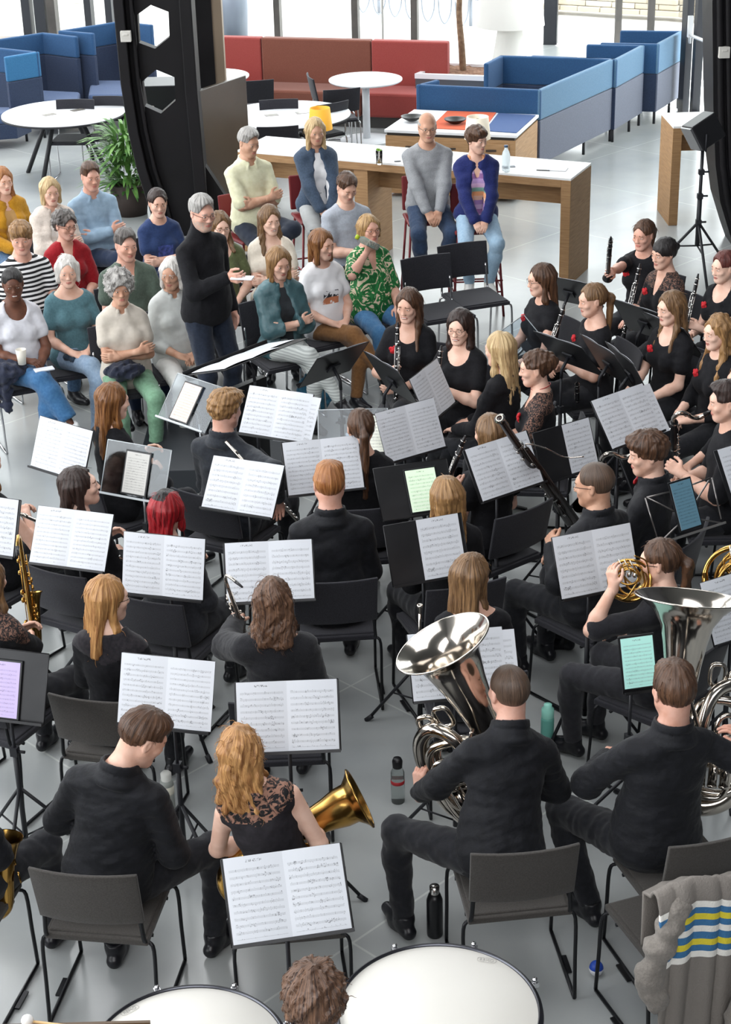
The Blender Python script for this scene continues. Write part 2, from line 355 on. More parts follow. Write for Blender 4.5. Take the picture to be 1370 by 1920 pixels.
def person(px=None, py=None, yaw=0, desc='', sex='f', hair=('short', 'brown'), skin='light', top=None, jacket=None, pants=('25262b', None), legs='flat',
           arms='lap', hy=0, hp=-8, hr=0, s=None, lean=(0.0, 0.0), hs=0.455, seat=None, lod=None, extras=(), fat=1.0, shoes='15151a', stand=False, z=None, base=0.0, rose=False,
           label=None, feet=None, hoff=None, thick=1.0, seed=None, wisps=None):
    yaw = R(yaw); s = s or (1.0 if sex == 'm' else 0.94); seed = seed if seed is not None else len(PEOPLE)*7+3
    rng = np.random.RandomState(seed)
    hs_ = 0.92*s if stand else hs
    P0 = np.array([0, 0, hs_+0.09*s]) if not stand else np.array([0, 0, 0.93*s])
    U = unit([math.sin(R(lean[1])), math.sin(R(lean[0])), math.cos(R(lean[0]))]); HL = 0.70*s
    if seat is not None:      # torso direction solved so that the head falls on its sight line
        org = Vector(seat); Rz = Matrix.Rotation(yaw, 3, 'Z'); pel = org+Vector((0, 0, P0[2])); d = rayd(px, py); oc = Vector((0, 0, CAM_H))-pel
        b = oc.dot(d); c = oc.length_squared-HL*HL; disc = b*b-c
        t = -b+(math.sqrt(disc)*(-1 if lean[0] == 'near' else 1) if disc > 0 else 0)
        cands = [-b+q*math.sqrt(max(disc, 0)) for q in (-1, 1)]
        best = max(cands, key=lambda t: (Vector((0, 0, CAM_H))+d*t).z - 0.4*abs((Rz.transposed() @ (Vector((0, 0, CAM_H))+d*t-pel)).y-0.05))
        hd = Rz.transposed() @ (Vector((0, 0, CAM_H))+d*best-pel); U = unit(hd)
    fw = np.array([0, 1., 0]); fw = unit(fw-U*(fw@U)); rt = np.cross(fw, U); TR = np.stack([rt, fw, U], 1)
    def T(x, y, z_): return P0+TR@(np.array([x, y, z_])*s)
    Hc = T(0, 0.02, 0.70)+(np.array(hoff) if hoff else 0); RH = rotz(R(hy))@rotx(R(hp))@roty(R(hr))
    if seat is None:
        hw = P(px, py, (Hc[2]+base if z is None else z)); off = Matrix.Rotation(yaw, 3, 'Z') @ Vector((Hc[0], Hc[1], 0)); org = Vector((hw.x-off.x, hw.y-off.y, base))
    dist = (Vector((org.x, org.y, 1.0))-Vector((0, 0, CAM_H))).length; L = lod or (1.0 if dist < 8.5 else 1.25 if dist < 11.5 else 1.6)
    root = empty('person', (org.x, org.y, base if seat is None else 0), yaw, label or desc, 'person')
    Mi = Matrix.Rotation(-yaw, 3, 'Z')
    def loc(t):
        if t[0] == 'p': w = P(t[1], t[2], t[3]); return A3(Mi @ (w-org))
        if t[0] == 'w': return A3(Mi @ (Vector(t[1:])-org))
        if t[0] == 'T': return T(*t[1:])
        return np.array([t[0]*s, t[1]*s, t[2]])
    skm = skin_mat(skin); female = sex == 'f'
    sw = (0.146 if female else 0.166)
    # ---- torso
    fx = fat
    torso = [('e', T(0, -0.005, 0.02), np.array([0.168 if female else 0.160, 0.118, 0.11])*s*fx, TR, 0.03),
             ('e', T(0, 0, 0.17), np.array([0.125 if female else 0.142, 0.098, 0.13])*s*fx, TR, 0.06),
             ('e', T(0, -0.005, 0.34), np.array([0.138 if female else 0.158, 0.105, 0.165])*s, TR, 0.05),
             ('c', T(-sw+0.045, -0.012, 0.458), T(sw-0.045, -0.012, 0.458), 0.050*s, 0.050*s, 0.05),
             ('c', T(-0.09, -0.025, 0.47), T(0, -0.02, 0.545), 0.045*s, 0.05*s, 0.05), ('c', T(0.09, -0.025, 0.47), T(0, -0.02, 0.545), 0.045*s, 0.05*s, 0.05)]
    if female: torso += [('e', T(q*0.068, 0.082, 0.325), np.array([0.058, 0.048, 0.056])*s, TR, 0.04) for q in (-1, 1)]
    if fat > 1.05: torso.append(('e', T(0, 0.05, 0.14), np.array([0.12, 0.10, 0.12])*s*fx, TR, 0.06))
    neck = [('c', T(0, -0.02, 0.50), Hc+RH@np.array([0, -0.022, -0.045])*s, (0.050 if female else 0.060)*s, (0.048 if female else 0.058)*s, 0.03)]
    # ---- legs
    hips = {q: T(q*0.092, 0.0, 0.0) for q in (-1, 1)}
    tl, sl = 0.435*s, 0.425*s
    if legs == 'flat': an = {1: (0.11, 0.44, 0.09), -1: (-0.11, 0.44, 0.09)}
    elif legs == 'wide': an = {1: (0.25, 0.34, 0.09), -1: (-0.25, 0.34, 0.09)}
    elif legs == 'back': an = {1: (0.12, 0.22, 0.09), -1: (-0.12, 0.22, 0.09)}
    elif legs == 'cross': an = {1: (-0.19, 0.63, 0.27), -1: (-0.03, 0.45, 0.09)}
    elif legs == 'crossl': an = {-1: (0.19, 0.63, 0.27), 1: (0.03, 0.45, 0.09)}
    elif legs == 'stool': an = {1: (0.09, 0.26, 0.33), -1: (-0.09, 0.26, 0.33)}
    elif legs == 'stoolcross': an = {-1: (0.24, 0.48, hs-0.03), 1: (0.09, 0.28, 0.33)}
    elif legs == 'stand': an = {1: (0.11, 0.0, 0.09), -1: (-0.11, 0.04, 0.09)}
    else: an = legs
    poles = {q: (q*(0.8 if legs == 'wide' else 0.12), 0.3, 1.0) for q in (-1, 1)}
    if stand: poles = {q: (q*0.1, 1, 0) for q in (-1, 1)}
    if legs == 'stoolcross': poles[-1] = (-1.5, 0.6, 0.5)
    knees = {}; ank = {}
    legp = {1: [], -1: []}
    for q in (-1, 1):
        a = loc(an[q]) if isinstance(an[q][0], str) else np.array([an[q][0]*s, an[q][1]*s, an[q][2]])
        knees[q], ank[q] = ik(hips[q], a, tl, sl, poles[q])
        kn, ak = knees[q], ank[q]; cm = kn+(ak-kn)*0.3+unit(np.cross(np.cross(ak-kn, kn-hips[q]), ak-kn))*0.012
        legp[q] = [('c', hips[q], kn, 0.085*s*thick, 0.056*s*thick, 0.03), ('c', kn, cm, 0.054*s*thick, 0.054*s*thick, 0.03), ('c', cm, ak, 0.053*s*thick, 0.036*s, 0.03)]
    # ---- arms
    sh = {q: T(q*sw, -0.010, 0.448) for q in (-1, 1)}; ul, fl = 0.285*s, 0.250*s
    PR = {'lap': {q: (('T', q*0.10, 0.30, 0.095), (-q*0.35, 0.9, -0.25), (0, 0, -1), 20, (q*0.5, -0.6, -0.5)) for q in (-1, 1)},
          'clasp': {q: (('T', q*0.065, 0.26, 0.115), (-q*0.75, 0.6, -0.25), (q*-0.2, -0.25, -1), 42, (q*0.6, -0.5, -0.6)) for q in (-1, 1)},
          'crossed': {1: (('T', -0.075, 0.205, 0.25), (-1, 0.0, 0.18), (0, -1, -0.2), 25, (1, 0.0, -0.8)), -1: (('T', 0.065, 0.175, 0.215), (1, 0.0, 0.05), (0, -1, 0), 25, (-1, 0.0, -0.8))},
          'down': {q: (('T', q*0.22, 0.03, -0.04), (0, 0.1, -1), (-q, 0, 0), 25, (q*0.5, -1, 0)) for q in (-1, 1)},
          'play': {1: (('T', 0.06, 0.25, 0.18), None, (-0.6, -0.4, -0.5), 45, (0.55, -0.4, -1)), -1: (('T', -0.05, 0.26, 0.27), None, (0.6, -0.4, -0.5), 45, (-0.55, -0.4, -1))},
          'between': {q: (('T', q*0.05, 0.33, 0.03), (-q*0.35, 0.7, -0.6), (-q*0.4, -0.3, -1), 35, (q*0.8, -0.5, -0.3)) for q in (-1, 1)}}
    if isinstance(arms, str): arms = PR[arms]
    else: arms = {q: arms.get(q, PR['lap'][q]) if isinstance(arms.get(q, 0), (tuple,)) else PR[arms[q]][q] if q in arms else PR['lap'][q] for q in (-1, 1)}
    armp = {}; el = {}; wr = {}; handp = {}
    af = 1.0 if female else 1.14
    for q in (-1, 1):
        tg, hd_, hn, cu, po = (tuple(arms[q])+(None,)*5)[:5]
        if po is None: po = (q*0.8, -0.3, -0.9)
        el[q], wr[q] = ik(sh[q], loc(tg), ul, fl, po)
        fd = unit(wr[q]-el[q]); hd_ = fd if hd_ is None else unit(hd_); hn = (0, 0, -1) if hn is None else hn
        handp[q] = hand_prims(wr[q], hd_, hn, q, 25 if cu is None else cu, s*(0.95 if female else 1.06))
        e0 = el[q]; mid = e0+fd*0.07*s
        armp[q] = [('c', sh[q], e0, 0.044*s*af, 0.036*s*af, 0.03), ('c', e0, mid, 0.037*s*af, 0.040*s*af, 0.02), ('c', mid, wr[q]+fd*0.004, 0.040*s*af, 0.0245*s*af, 0.02)]
    # ---- body: one continuous skin
    ch = []
    pts = [Hc]+[T(0, 0, 0)]+list(knees.values())+list(ank.values())
    lo = np.min(np.array([T(-0.25, -0.2, -0.12), T(0.25, 0.2, 0.6), Hc]+list(knees.values())+list(ank.values())), 0)-0.09
    hi = np.max(np.array([T(-0.25, -0.2, -0.12), T(0.25, 0.2, 0.6), Hc]+list(knees.values())+list(ank.values())), 0)+0.09
    bare = top[1] in ('none', 'short', 'half') if top else True
    g = SDF(lo, np.array([hi[0], hi[1], min(hi[2], T(0, 0, 0.6)[2]+0.05)]), 0.013*L)
    g.prims(torso); g.prims(neck)
    if feet != 'cut':
        for q in (-1, 1): g.prims(legp[q], -0.010)
    for q in (-1, 1): g.prims(armp[q][:1])
    V, Q = g.mesh(); ch.append((V, Q, 0))
    for q in (-1, 1):          # arms
        pp = np.array([sh[q], el[q], wr[q]]); ga = SDF(pp.min(0)-0.06, pp.max(0)+0.06, 0.0085*L)
        ga.prims(armp[q]); V, Q = ga.mesh(); ch.append((V, Q, 0))
        hp_ = handp[q]; pp = np.array([p[1] for p in hp_]+[p[2] for p in hp_]); gh = SDF(pp.min(0)-0.02, pp.max(0)+0.02, 0.0036*max(L, 1.0))
        fd = unit(wr[q]-el[q])
        gh.cone(wr[q]-fd*0.04, wr[q]+fd*0.004, 0.0268*s*af, 0.0245*s*af, 0.0); gh.prims(hp_); V, Q = gh.mesh(); ch.append((V, Q, 0))
    # head
    hh = 0.0042*L if dist < 12 else 0.0058
    def Hp(x, y, z_): return Hc+RH@(np.array([x, y, z_])*s)
    gh = SDF(Hc-0.16*s, Hc+0.16*s, hh); E_ = lambda c, r, k, **kw: gh.ell(Hp(*c), np.array(r)*s, RH, k, **kw)
    jw = 1.0 if female else 1.10
    gh.prims(neck)
    E_((0, -0.018, 0.030), (0.074, 0.094, 0.086), 0.0); E_((0, 0.030, -0.028), (0.058*jw, 0.062, 0.083), 0.03)
    E_((0, 0.066, -0.094), (0.024*jw, 0.020, 0.018), 0.03)
    for q in (-1, 1):
        gh.cone(Hp(q*0.050*jw, 0.004, -0.045), Hp(q*0.018, 0.058, -0.095), 0.018*s, 0.014*s, 0.03)
        E_((q*0.040, 0.062, -0.022), (0.020, 0.018, 0.016), 0.02)
    gh.cone(Hp(-0.026, 0.075, 0.022), Hp(0.026, 0.075, 0.022), 0.0105*s, 0.0105*s, 0.03)
    for q in (-1, 1):
        E_((q*0.030, 0.0990, 0.002), (0.016, 0.0125, 0.0095), 0.010, sub=True); E_((q*0.030, 0.0775, 0.003), (0.0150, 0.0120, 0.0110), 0.006)
        E_((q*0.0755, -0.006, -0.004), (0.009, 0.017, 0.030), 0.006); E_((q*0.083, -0.002, -0.002), (0.004, 0.009, 0.016), 0.004, sub=True)
        E_((q*0.0105, 0.096, -0.031), (0.0075, 0.010, 0.0075), 0.006)
    gh.cone(Hp(0, 0.083, 0.012), Hp(0, 0.1015, -0.027), 0.0070*s, 0.0098*s, 0.010)
    smile = 'smile' in extras
    wl = 0.026 if smile else 0.0215
    E_((0, 0.086, -0.0568), (wl, 0.0105, 0.0045), 0.006); E_((0, 0.085, -0.0660), (wl*0.85, 0.0115, 0.0055), 0.006)
    if smile:
        E_((0, 0.1010, -0.0622), (wl*0.78, 0.0090, 0.0046), 0.003, sub=True)
        for q in (-1, 1): gh.cone(Hp(q*0.018, 0.094, -0.0600), Hp(q*0.0270, 0.084, -0.0540), 0.0022*s, 0.0016*s, 0.003, sub=True)
    else: E_((0, 0.100, -0.0612), (wl*0.95, 0.010, 0.0016), 0.002, sub=True)
    if 'stubble' in extras: pass
    V, Q = gh.mesh(); C_ = (V[Q].mean(1)-Hc)@RH/s; mi = np.zeros(len(Q), int)
    x, y, z_ = C_.T; lip = ((x/(wl+0.001))**2+((z_+0.0612)/0.0092)**2 < 1) & (y > 0.078); mi[lip] = 1
    if smile: mi[(np.abs(x) < wl*0.66) & (np.abs(z_+0.0615) < 0.0036) & (y > 0.070)] = 4
    bz = 0.0225-0.22*np.maximum(np.abs(x)-0.026, 0); br = (np.abs(z_-bz) < 0.0034) & (np.abs(x) > 0.014) & (np.abs(x) < 0.046) & (y > 0.06); mi[br] = 2
    if hair[0] == 'crop' or 'stubble' in extras:
        st = (z_ < -0.035) & (y > 0.0) & ~lip & ((np.abs(x) > 0.028) | (z_ < -0.07) | (np.abs(z_+0.047) < 0.006)) & (z_ > -0.118)
        if 'stubble' in extras: mi[st] = 3
    ch.append((V, Q, mi))
    lipm = mat({'dark': '6a3430'}.get(skin, 'c07a6e'), 0.45, key='lips'); brm = mat(tuple(0.45*a+0.2*b+0.35*c for a, b, c in zip(lin(HAIR[hair[1]][0]), lin(HAIR[hair[1]][1]), lin('c9967e'))), 0.8, key='brow'); stm = mat('b5a296', 0.8, col2='d0a48e', nscale=90, key='stubble')
    np_obj('body', ch, [skm, lipm, brm, stm, mat('e8e2da', 0.3, key='teeth')], root)
    for q in (-1, 1):
        e = MB(); M3 = Matrix([list(r) for r in RH]); c = Vector(Hp(q*0.030, 0.0812, 0.003))
        e.ell(c, (0.0125*s, 0.0098*s, (0.0050 if not smile else 0.0038)*s), M3, 12, 0)
        e.ell(c+M3 @ Vector((0, 0.0058*s, 0)), (0.0056*s, 0.0046*s, 0.0050*s if not smile else 0.004*s), M3, 8, 1); e.build('eye', [mat('e6e0da', 0.25, key='eye white'), mat(EYE_COL, 0.2, key='iris')], root)
    # ---- clothing
    def tops(name, spec, inf, wr_amp=0.0022):
        # spec: (material(s), sleeve, neckline, hem)
        m, sleeve, nk, hem = spec[:4]; opt = spec[4] if len(spec) > 4 else ()
        e = 0.06 if 'puff' in opt else 0
        pp = [T(-0.24, -0.2, -0.14), T(0.24, 0.22, -0.14), T(0.24, -0.15, 0.6), T(-0.24, 0.15, 0.6), Hc]
        if sleeve != 'none':
            for q in (-1, 1): pp += [el[q]]
        if sleeve in ('long', '3q'):
            for q in (-1, 1): pp += [wr[q]]
        pp = np.array(pp); gc = SDF(pp.min(0)-0.075, pp.max(0)+0.075, 0.0080*L)
        gc.prims(torso, inf)
        if hem < 0.05: gc.ell(T(0, -0.005, 0.01), (np.array([0.172, 0.122, 0.115])*fx+0.012)*s, TR, 0.03, inf)
        if 'loose' in opt: gc.ell(T(0, 0.02, 0.12), np.array([0.17, 0.135, 0.18])*s*fx, TR, 0.08)
        for q in (-1, 1):
            a, b, c = sh[q], el[q], wr[q]
            w = 0.041 if female else 0.047
            if sleeve == 'short': fr = 0.55; gc.cone(a, a+(b-a)*fr, w*s+inf, 0.050*s*af+inf, 0.03)
            elif sleeve == 'cap': gc.cone(a-(b-a)*0.05, a+(b-a)*0.2, w*s+inf, 0.052*s+inf, 0.03)
            elif sleeve == 'half': gc.cone(a, a+(b-a)*0.9, w*s+inf, 0.049*s*af+inf, 0.03)
            elif sleeve in ('long', '3q'):
                fr = 0.93 if sleeve == 'long' else 0.45
                if 'puff' in opt: gc.cone(a, b, 0.062*s+inf, 0.060*s+inf, 0.03); gc.cone(b, b+(c-b)*fr, 0.060*s+inf, 0.038*s+inf, 0.03)
                else: gc.cone(a, b, w*s+inf, 0.042*s*af+inf, 0.03); gc.cone(b, b+(c-b)*fr, 0.045*s*af+inf, 0.031*s*af+inf, 0.03)
            else: gc.cone(a-(a-T(0, 0, 0.46))*0.25, a-(a-T(0, 0, 0.46))*0.2, 0.05*s+inf, 0.05*s+inf, 0.02)
        if nk == 'turtle': gc.cone(T(0, -0.02, 0.50), Hc+RH@np.array([0, -0.024, -0.075])*s, 0.066*s, 0.063*s, 0.02)
        gc.noise(wr_amp, 0.11, seed, (0.7, 0.7, 1.9)); gc.noise(wr_amp*0.5, 0.045, seed+5, (1.0, 1.0, 1.8))
        # lower hem
        nU = TR[:, 2]; gc.clip(-nU, -(nU@T(0, 0, hem)), 0.008)
        # neckline
        nb = T(0, -0.018, 0.545); nr = (0.056 if female else 0.066)*s
        if nk != 'turtle': gc.clip(unit(nU*1.0+TR[:, 1]*-0.12), float(unit(nU*1.0+TR[:, 1]*-0.12)@(T(0, 0, 0.56))), 0.006)
        if nk == 'crew': gc.ell(T(0, 0.028, 0.56), np.array([0.078, 0.085, 0.055])*s, TR, 0.006, sub=True)
        elif nk == 'scoop': gc.ell(T(0, 0.06, 0.53), np.array([0.088, 0.11, 0.105])*s, TR, 0.006, sub=True)
        elif nk == 'wide': gc.ell(T(0, 0.02, 0.55), np.array([0.13, 0.13, 0.075])*s, TR, 0.006, sub=True)
        elif nk == 'v':
            for i in range(5): gc.ell(T(0, 0.08+0.012*i, 0.545-0.032*i), np.array([0.062-0.010*i, 0.085, 0.045])*s, TR, 0.006, sub=True)
        elif nk == 'collar':
            gc.ell(T(0, 0.045, 0.56), np.array([0.062, 0.075, 0.055])*s, TR, 0.006, sub=True)
            rr = [(nr+0.006)*math.cos(t) for t in (0,)]
            N = 14; ring = []
            for i in range(N+1):
                th = R(115)+R(310)*i/N
                ring.append(T(0, -0.012, 0.0)+TR@(np.array([math.cos(th)*(nr/s+0.010), math.sin(th)*(nr/s+0.012), 0.545+0.020*(-math.sin(th))])*s))
            for i in range(N): gc.cone(ring[i], ring[i+1], 0.012, 0.012, 0.004); gc.cone(ring[i]+nU*0.016, ring[i+1]+nU*0.016, 0.008, 0.008, 0.006)
            for q, pnt in ((1, ring[0]), (-1, ring[-1])): gc.cone(pnt, pnt-nU*0.05*s+TR[:, 1]*0.014+TR[:, 0]*(0.018 if pnt is ring[-1] else -0.018)*1.0, 0.012, 0.006, 0.006)
        elif nk == 'stand':
            N = 26
            for i in range(N):
                t0, t1 = 2*math.pi*i/N, 2*math.pi*(i+1)/N
                f = lambda th, dz: T(0, -0.018, 0.0)+TR@(np.array([math.cos(th)*(nr/s+0.006), math.sin(th)*(nr/s+0.008), 0.535+dz+0.016*(-math.sin(th))])*s)
                gc.cone(f(t0, -0.028)+(f(t0, -0.028)-T(0, -0.018, 0.50))*np.array([.12, .12, 0]), f(t1, -0.028)+(f(t1, -0.028)-T(0, -0.018, 0.50))*np.array([.12, .12, 0]), 0.014, 0.014, 0.02); gc.cone(f(t0, 0), f(t1, 0), 0.012, 0.012, 0.012); gc.cone(f(t0, 0.030), f(t1, 0.030), 0.008, 0.008, 0.012); gc.cone(f(t0, 0.048), f(t1, 0.048), 0.006, 0.006, 0.010)
        if name == 'jacket' or 'open' in opt:
            for i in range(8): gc.ell(T(0, 0.17, 0.50-0.09*i), np.array([0.055+0.004*i, 0.12, 0.075])*s, TR, 0.01, sub=True)
        V, Q = gc.mesh(); mi = 0; ml = m if isinstance(m, (list, tuple)) else [m]
        if len(ml) > 1:
            C_ = (V[Q].mean(1)-P0)@TR/s; x, y, zz = C_.T
            if 'yoke' in opt: mi = (zz > 0.395+0.35*np.abs(x)).astype(int)
            elif 'lacesleeve' in opt:
                mi = ((np.abs(x) > 0.175) | (zz > 0.43)).astype(int)
            elif 'print' in opt: pr_ = (np.abs(x) < 0.072) & (y > 0.04); mi = (pr_ & (np.abs(zz-0.29) < 0.055)).astype(int); mi = np.where(pr_ & (zz < 0.288) & (mi == 1) & (len(ml) > 2), 2, mi)
        np_obj(name, [(V, Q, mi)], ml, root)
    if top: tops('dress' if 'dress' in (top[4] if len(top) > 4 else ()) else 'shirt', top, 0.011)
    if jacket: tops('jacket', jacket, 0.022, 0.0032)
    if feet != 'cut':
        pm = pants[0] if not isinstance(pants[0], str) else fab(pants[0], pants[1], ns=50)
        pp = np.array([T(-0.22, -0.18, -0.12), T(0.22, 0.18, 0.15)]+list(knees.values())+list(ank.values()))
        gp = SDF(pp.min(0)-0.10, pp.max(0)+0.10, 0.0095*L)
        gp.prims(torso[:2], 0.008)
        wide = pants[2] if len(pants) > 2 else 0.0
        for q in (-1, 1):
            a, b, c = legp[q]; gp.cone(a[1], a[2], a[3]+0.010, a[4]+0.010+wide*0.5, 0.03); gp.cone(b[1], b[2], b[3]+0.009+wide*0.4, b[4]+0.009+wide*0.6, 0.03); gp.cone(c[1], c[2], c[3]+0.009+wide*0.6, c[4]+0.012+wide, 0.03)
            gp.clip(unit(c[2]-b[1])*1.0, 1e9)
        gp.noise(0.0025, 0.10, seed+1, (0.9, 1.5, 1.2)); gp.noise(0.0012, 0.045, seed+2, (1, 1, 1))
        nU = TR[:, 2]; gp.clip(nU, float(nU@T(0, 0, 0.16)), 0.005)
        # trouser hems
        for q in (-1, 1):
            c = legp[q][2]; d = unit(c[2]-c[1]); up = pants[3] if len(pants) > 3 else 0.0
            X, Y, Z = gp.xyz(); e = c[2]-d*up; near = (X-e[0])*d[0]+(Y-e[1])*d[1]+(Z-e[2])*d[2]
            rad = (X-e[0])**2+(Y-e[1])**2+(Z-e[2])**2; gp.F = np.where(rad < 0.11**2, np.maximum(gp.F, near.astype(f32)), gp.F)
        V, Q = gp.mesh(); np_obj('trousers', [(V, Q, 0)], [pm], root)
        shm = mat(shoes, 0.35, key='shoe') if isinstance(shoes, str) else shoes
        solem = mat('e8e8e8' if shoes in ('f0f0f0', 'e8e6e0') else '0c0c0c', 0.6, key='sole')
        for q in (-1, 1):
            ak = ank[q]; hanging = ak[2] > 0.14 and legs not in ('stool',)
            d = np.array([q*0.18, 1.0, 0.0]); 
            sd = unit(ank[q]-knees[q])
            if hanging: d = unit(np.array([sd[0]*0.3, 0.8, 0])+sd*0.35)
            elif feet is not None and isinstance(feet, dict) and q in feet: d = np.array([*feet[q], 0.0])
            d = unit(d); upv = np.array([0, 0, 1.]) if not hanging else -sd; upv = unit(upv-d*(upv@d))
            b0 = ak-upv*0.052*s; gs = SDF(ak-0.30*s, ak+0.30*s, 0.0062*L)
            gs.cone(b0-d*0.045*s, b0+d*0.06*s, 0.034*s, 0.038*s, 0.02); gs.cone(b0+d*0.05*s, b0+d*0.155*s, 0.040*s, 0.028*s, 0.03); gs.cone(ak-d*0.012*s, b0+d*0.06*s, 0.044*s, 0.034*s, 0.02)
            gs.cone(ak+upv*0.02*s, ak-upv*0.02, 0.043*s, 0.045*s, 0.01)
            gs.clip(-upv, float(-upv@(ak-upv*0.086*s)), 0.006); gs.clip(upv, float(upv@(ak+upv*0.025*s)), 0.004)
            V, Q = gs.mesh(); C_ = (V[Q].mean(1)-ak)@upv
            np_obj('shoe', [(V, Q, (C_ < -0.068*s).astype(int))], [shm, solem], root)
    # ---- hair
    st, hc = hair[0], hair[1]; ln = hair[2] if len(hair) > 2 else 0.30
    if st != 'none':
        hm = hair_mat(hc); long_ = st in ('long', 'wavy', 'longcurly', 'halfup', 'pony', 'bob')
        RY = rotz(R(hy))
        def Hg(x, y, z_): return Hc+RY@(np.array([x, y, z_])*s)
        lo = Hc-np.array([0.19, 0.22, 0.16+(ln*1.05 if long_ else 0)])*s; hi = Hc+np.array([0.19, 0.22, 0.17])*s
        gr = SDF(lo, hi, (0.0045 if dist < 11 else 0.006)*(1.25 if long_ and dist < 11 else 1.0))
        t = {'short': 0.006, 'crop': 0.0025, 'bald': 0.003, 'curly': 0.022, 'afro': 0.006, 'bun': 0.010, 'pony': 0.007, 'mop': 0.010}.get(st, 0.009)
        cz = 0.030
        if st == 'bald': gr.ell(Hp(0, -0.022, 0.018), (np.array([0.078, 0.094, 0.075])+t)*s, RH, 0.01)
        else: gr.ell(Hp(0, -0.018, cz), (np.array([0.076, 0.095, 0.088])+t)*s, RH, 0.01)
        if st == 'short': gr.ell(Hp(0.008, 0.016, 0.088), np.array([0.066, 0.074, 0.036])*s, RH, 0.03)
        if st == 'quiff': gr.ell(Hp(0, 0.04, 0.095), np.array([0.062, 0.06, 0.038])*s, RH, 0.03)
        if st == 'mop':
            gr.ell(Hp(0.006, 0.012, 0.075), np.array([0.082, 0.092, 0.050])*s, RH, 0.03); gr.ell(Hp(0.02, 0.058, 0.075), np.array([0.050, 0.046, 0.034])*s, RH, 0.03)
        if st == 'tousled': gr.ell(Hp(0, -0.02, 0.035), np.array([0.096, 0.108, 0.096])*s, RH, 0.03)
        if st == 'curly': gr.ell(Hp(0, -0.02, 0.04), np.array([0.105, 0.115, 0.10])*s, RH, 0.03)
        if st == 'bob':
            for q in (-1, 1): gr.cone(Hp(q*0.068, 0.0, 0.03), Hg(q*0.074, 0.012, -ln), 0.028*s, 0.022*s, 0.03)
            for x0 in (-0.04, 0, 0.04): gr.cone(Hp(x0, -0.07, 0.02), Hg(x0*1.2, -0.085, -ln), 0.038*s, 0.026*s, 0.03)
        if st in ('long', 'wavy', 'longcurly', 'halfup'):
            w = {'longcurly': 1.15, 'wavy': 1.12}.get(st, 1.0)
            for x0 in (-0.055, -0.028, 0, 0.028, 0.055): gr.cone(Hp(x0, -0.062, 0.02), Hg(x0*1.15*w, -0.108, -ln), 0.034*s*w, (0.020 if st != 'longcurly' else 0.05)*s, 0.03)
            fr = 'front' in extras
            for q in (-1, 1):
                gr.cone(Hp(q*0.069, -0.008, 0.03), Hg(q*0.076*w, -0.006, -0.14), 0.018*s*w, 0.020*s*w, 0.03)
                gr.cone(Hg(q*0.076*w, -0.006, -0.14), Hg(q*0.086*w, 0.062 if fr else -0.06, -ln*0.95), 0.022*s*w, 0.016*s*w, 0.03)
        if st == 'pony':
            pb = Hp(0, -0.105, 0.035); pm_ = Hp(0, -0.145, -0.02); pe = Hg(0.0, -0.13, -ln)
            gr.cone(pb, pm_, 0.018*s, 0.026*s, 0.015); gr.cone(pm_, pe, 0.030*s, 0.018*s, 0.02)
        if st == 'bun': gr.ell(Hp(0, -0.118, 0.05), np.array([0.042, 0.036, 0.040])*s, RH, 0.008)
        if st == 'updo':
            gr.ell(Hp(0, -0.10, 0.03), np.array([0.06, 0.05, 0.06])*s, RH, 0.02)
        if st == 'halfup': gr.ell(Hp(0, -0.095, 0.02), np.array([0.045, 0.03, 0.025])*s, RH, 0.015)
        if st == 'bangs':
            gr.ell(Hp(0, -0.115, 0.02), np.array([0.04, 0.036, 0.04])*s, RH, 0.01)
        # ridges that run with the strands
        X, Y, Z = gr.xyz(); dx, dy, dz = X-Hc[0], Y-Hc[1], Z-Hc[2]; iv = RH.T
        u = dx*iv[0, 0]+dy*iv[0, 1]+dz*iv[0, 2]; v = dx*iv[1, 0]+dy*iv[1, 1]+dz*iv[1, 2]; w_ = dx*iv[2, 0]+dy*iv[2, 1]+dz*iv[2, 2]
        th = np.arctan2(u, -(v+0.01)); 
        if st in ('curly', 'longcurly', 'wavy') :
            gr.noise(0.010 if st != 'wavy' else 0.0042, 0.045 if st != 'wavy' else 0.06, seed+9, (1, 1, 1 if st != 'wavy' else .8)); gr.noise(0.005 if st != 'wavy' else 0.0022, 0.022 if st != 'wavy' else 0.03, seed+11, (1, 1, 1 if st != 'wavy' else .5))
        elif st == 'tousled': gr.noise(0.006, 0.055, seed+9, (1, 1, .7)); gr.noise(0.003, 0.028, seed+11)
        elif st not in ('crop', 'bald'):
            A = 0.0013 if not long_ else 0.0020
            gr.F = (gr.F+f32(A)*(np.sin(th*22+3*np.sin(w_*14+seed)+seed)+0.6*np.sin(th*47+5*np.sin(w_*9))).astype(f32)).astype(f32)
            gr.noise(0.0022, 0.07, seed+4, (1.3, 1.3, 0.35))
            if st in ('mop', 'updo'): gr.noise(0.0035, 0.05, seed+8, (1, 1, 1))
        # uncover the face and neck
        if st == 'bald':
            gr.ell(Hp(0, 0.02, 0.085), np.array([0.085, 0.125, 0.055])*s, RH, 0.01, sub=True)
        fz = {'bangs': 0.030, 'mop': 0.042, 'curly': 0.055}.get(st, 0.098 if st in ('short', 'crop', 'bun') else 0.084)
        gr.ell(Hp(0, 0.118, fz-0.100), np.array([0.070, 0.090, 0.104])*s, RH, 0.008, sub=True)
        if st in ('long', 'bob', 'wavy', 'longcurly', 'halfup', 'pony'): gr.ell(Hp(0.012*(1 if seed % 2 else -1), 0.112, 0.078), np.array([0.040, 0.048, 0.040])*s, RH, 0.012, sub=True)
        gr.ell(Hp(0, 0.082, -0.075), np.array([0.072, 0.078, 0.090])*s, RH, 0.008, sub=True)
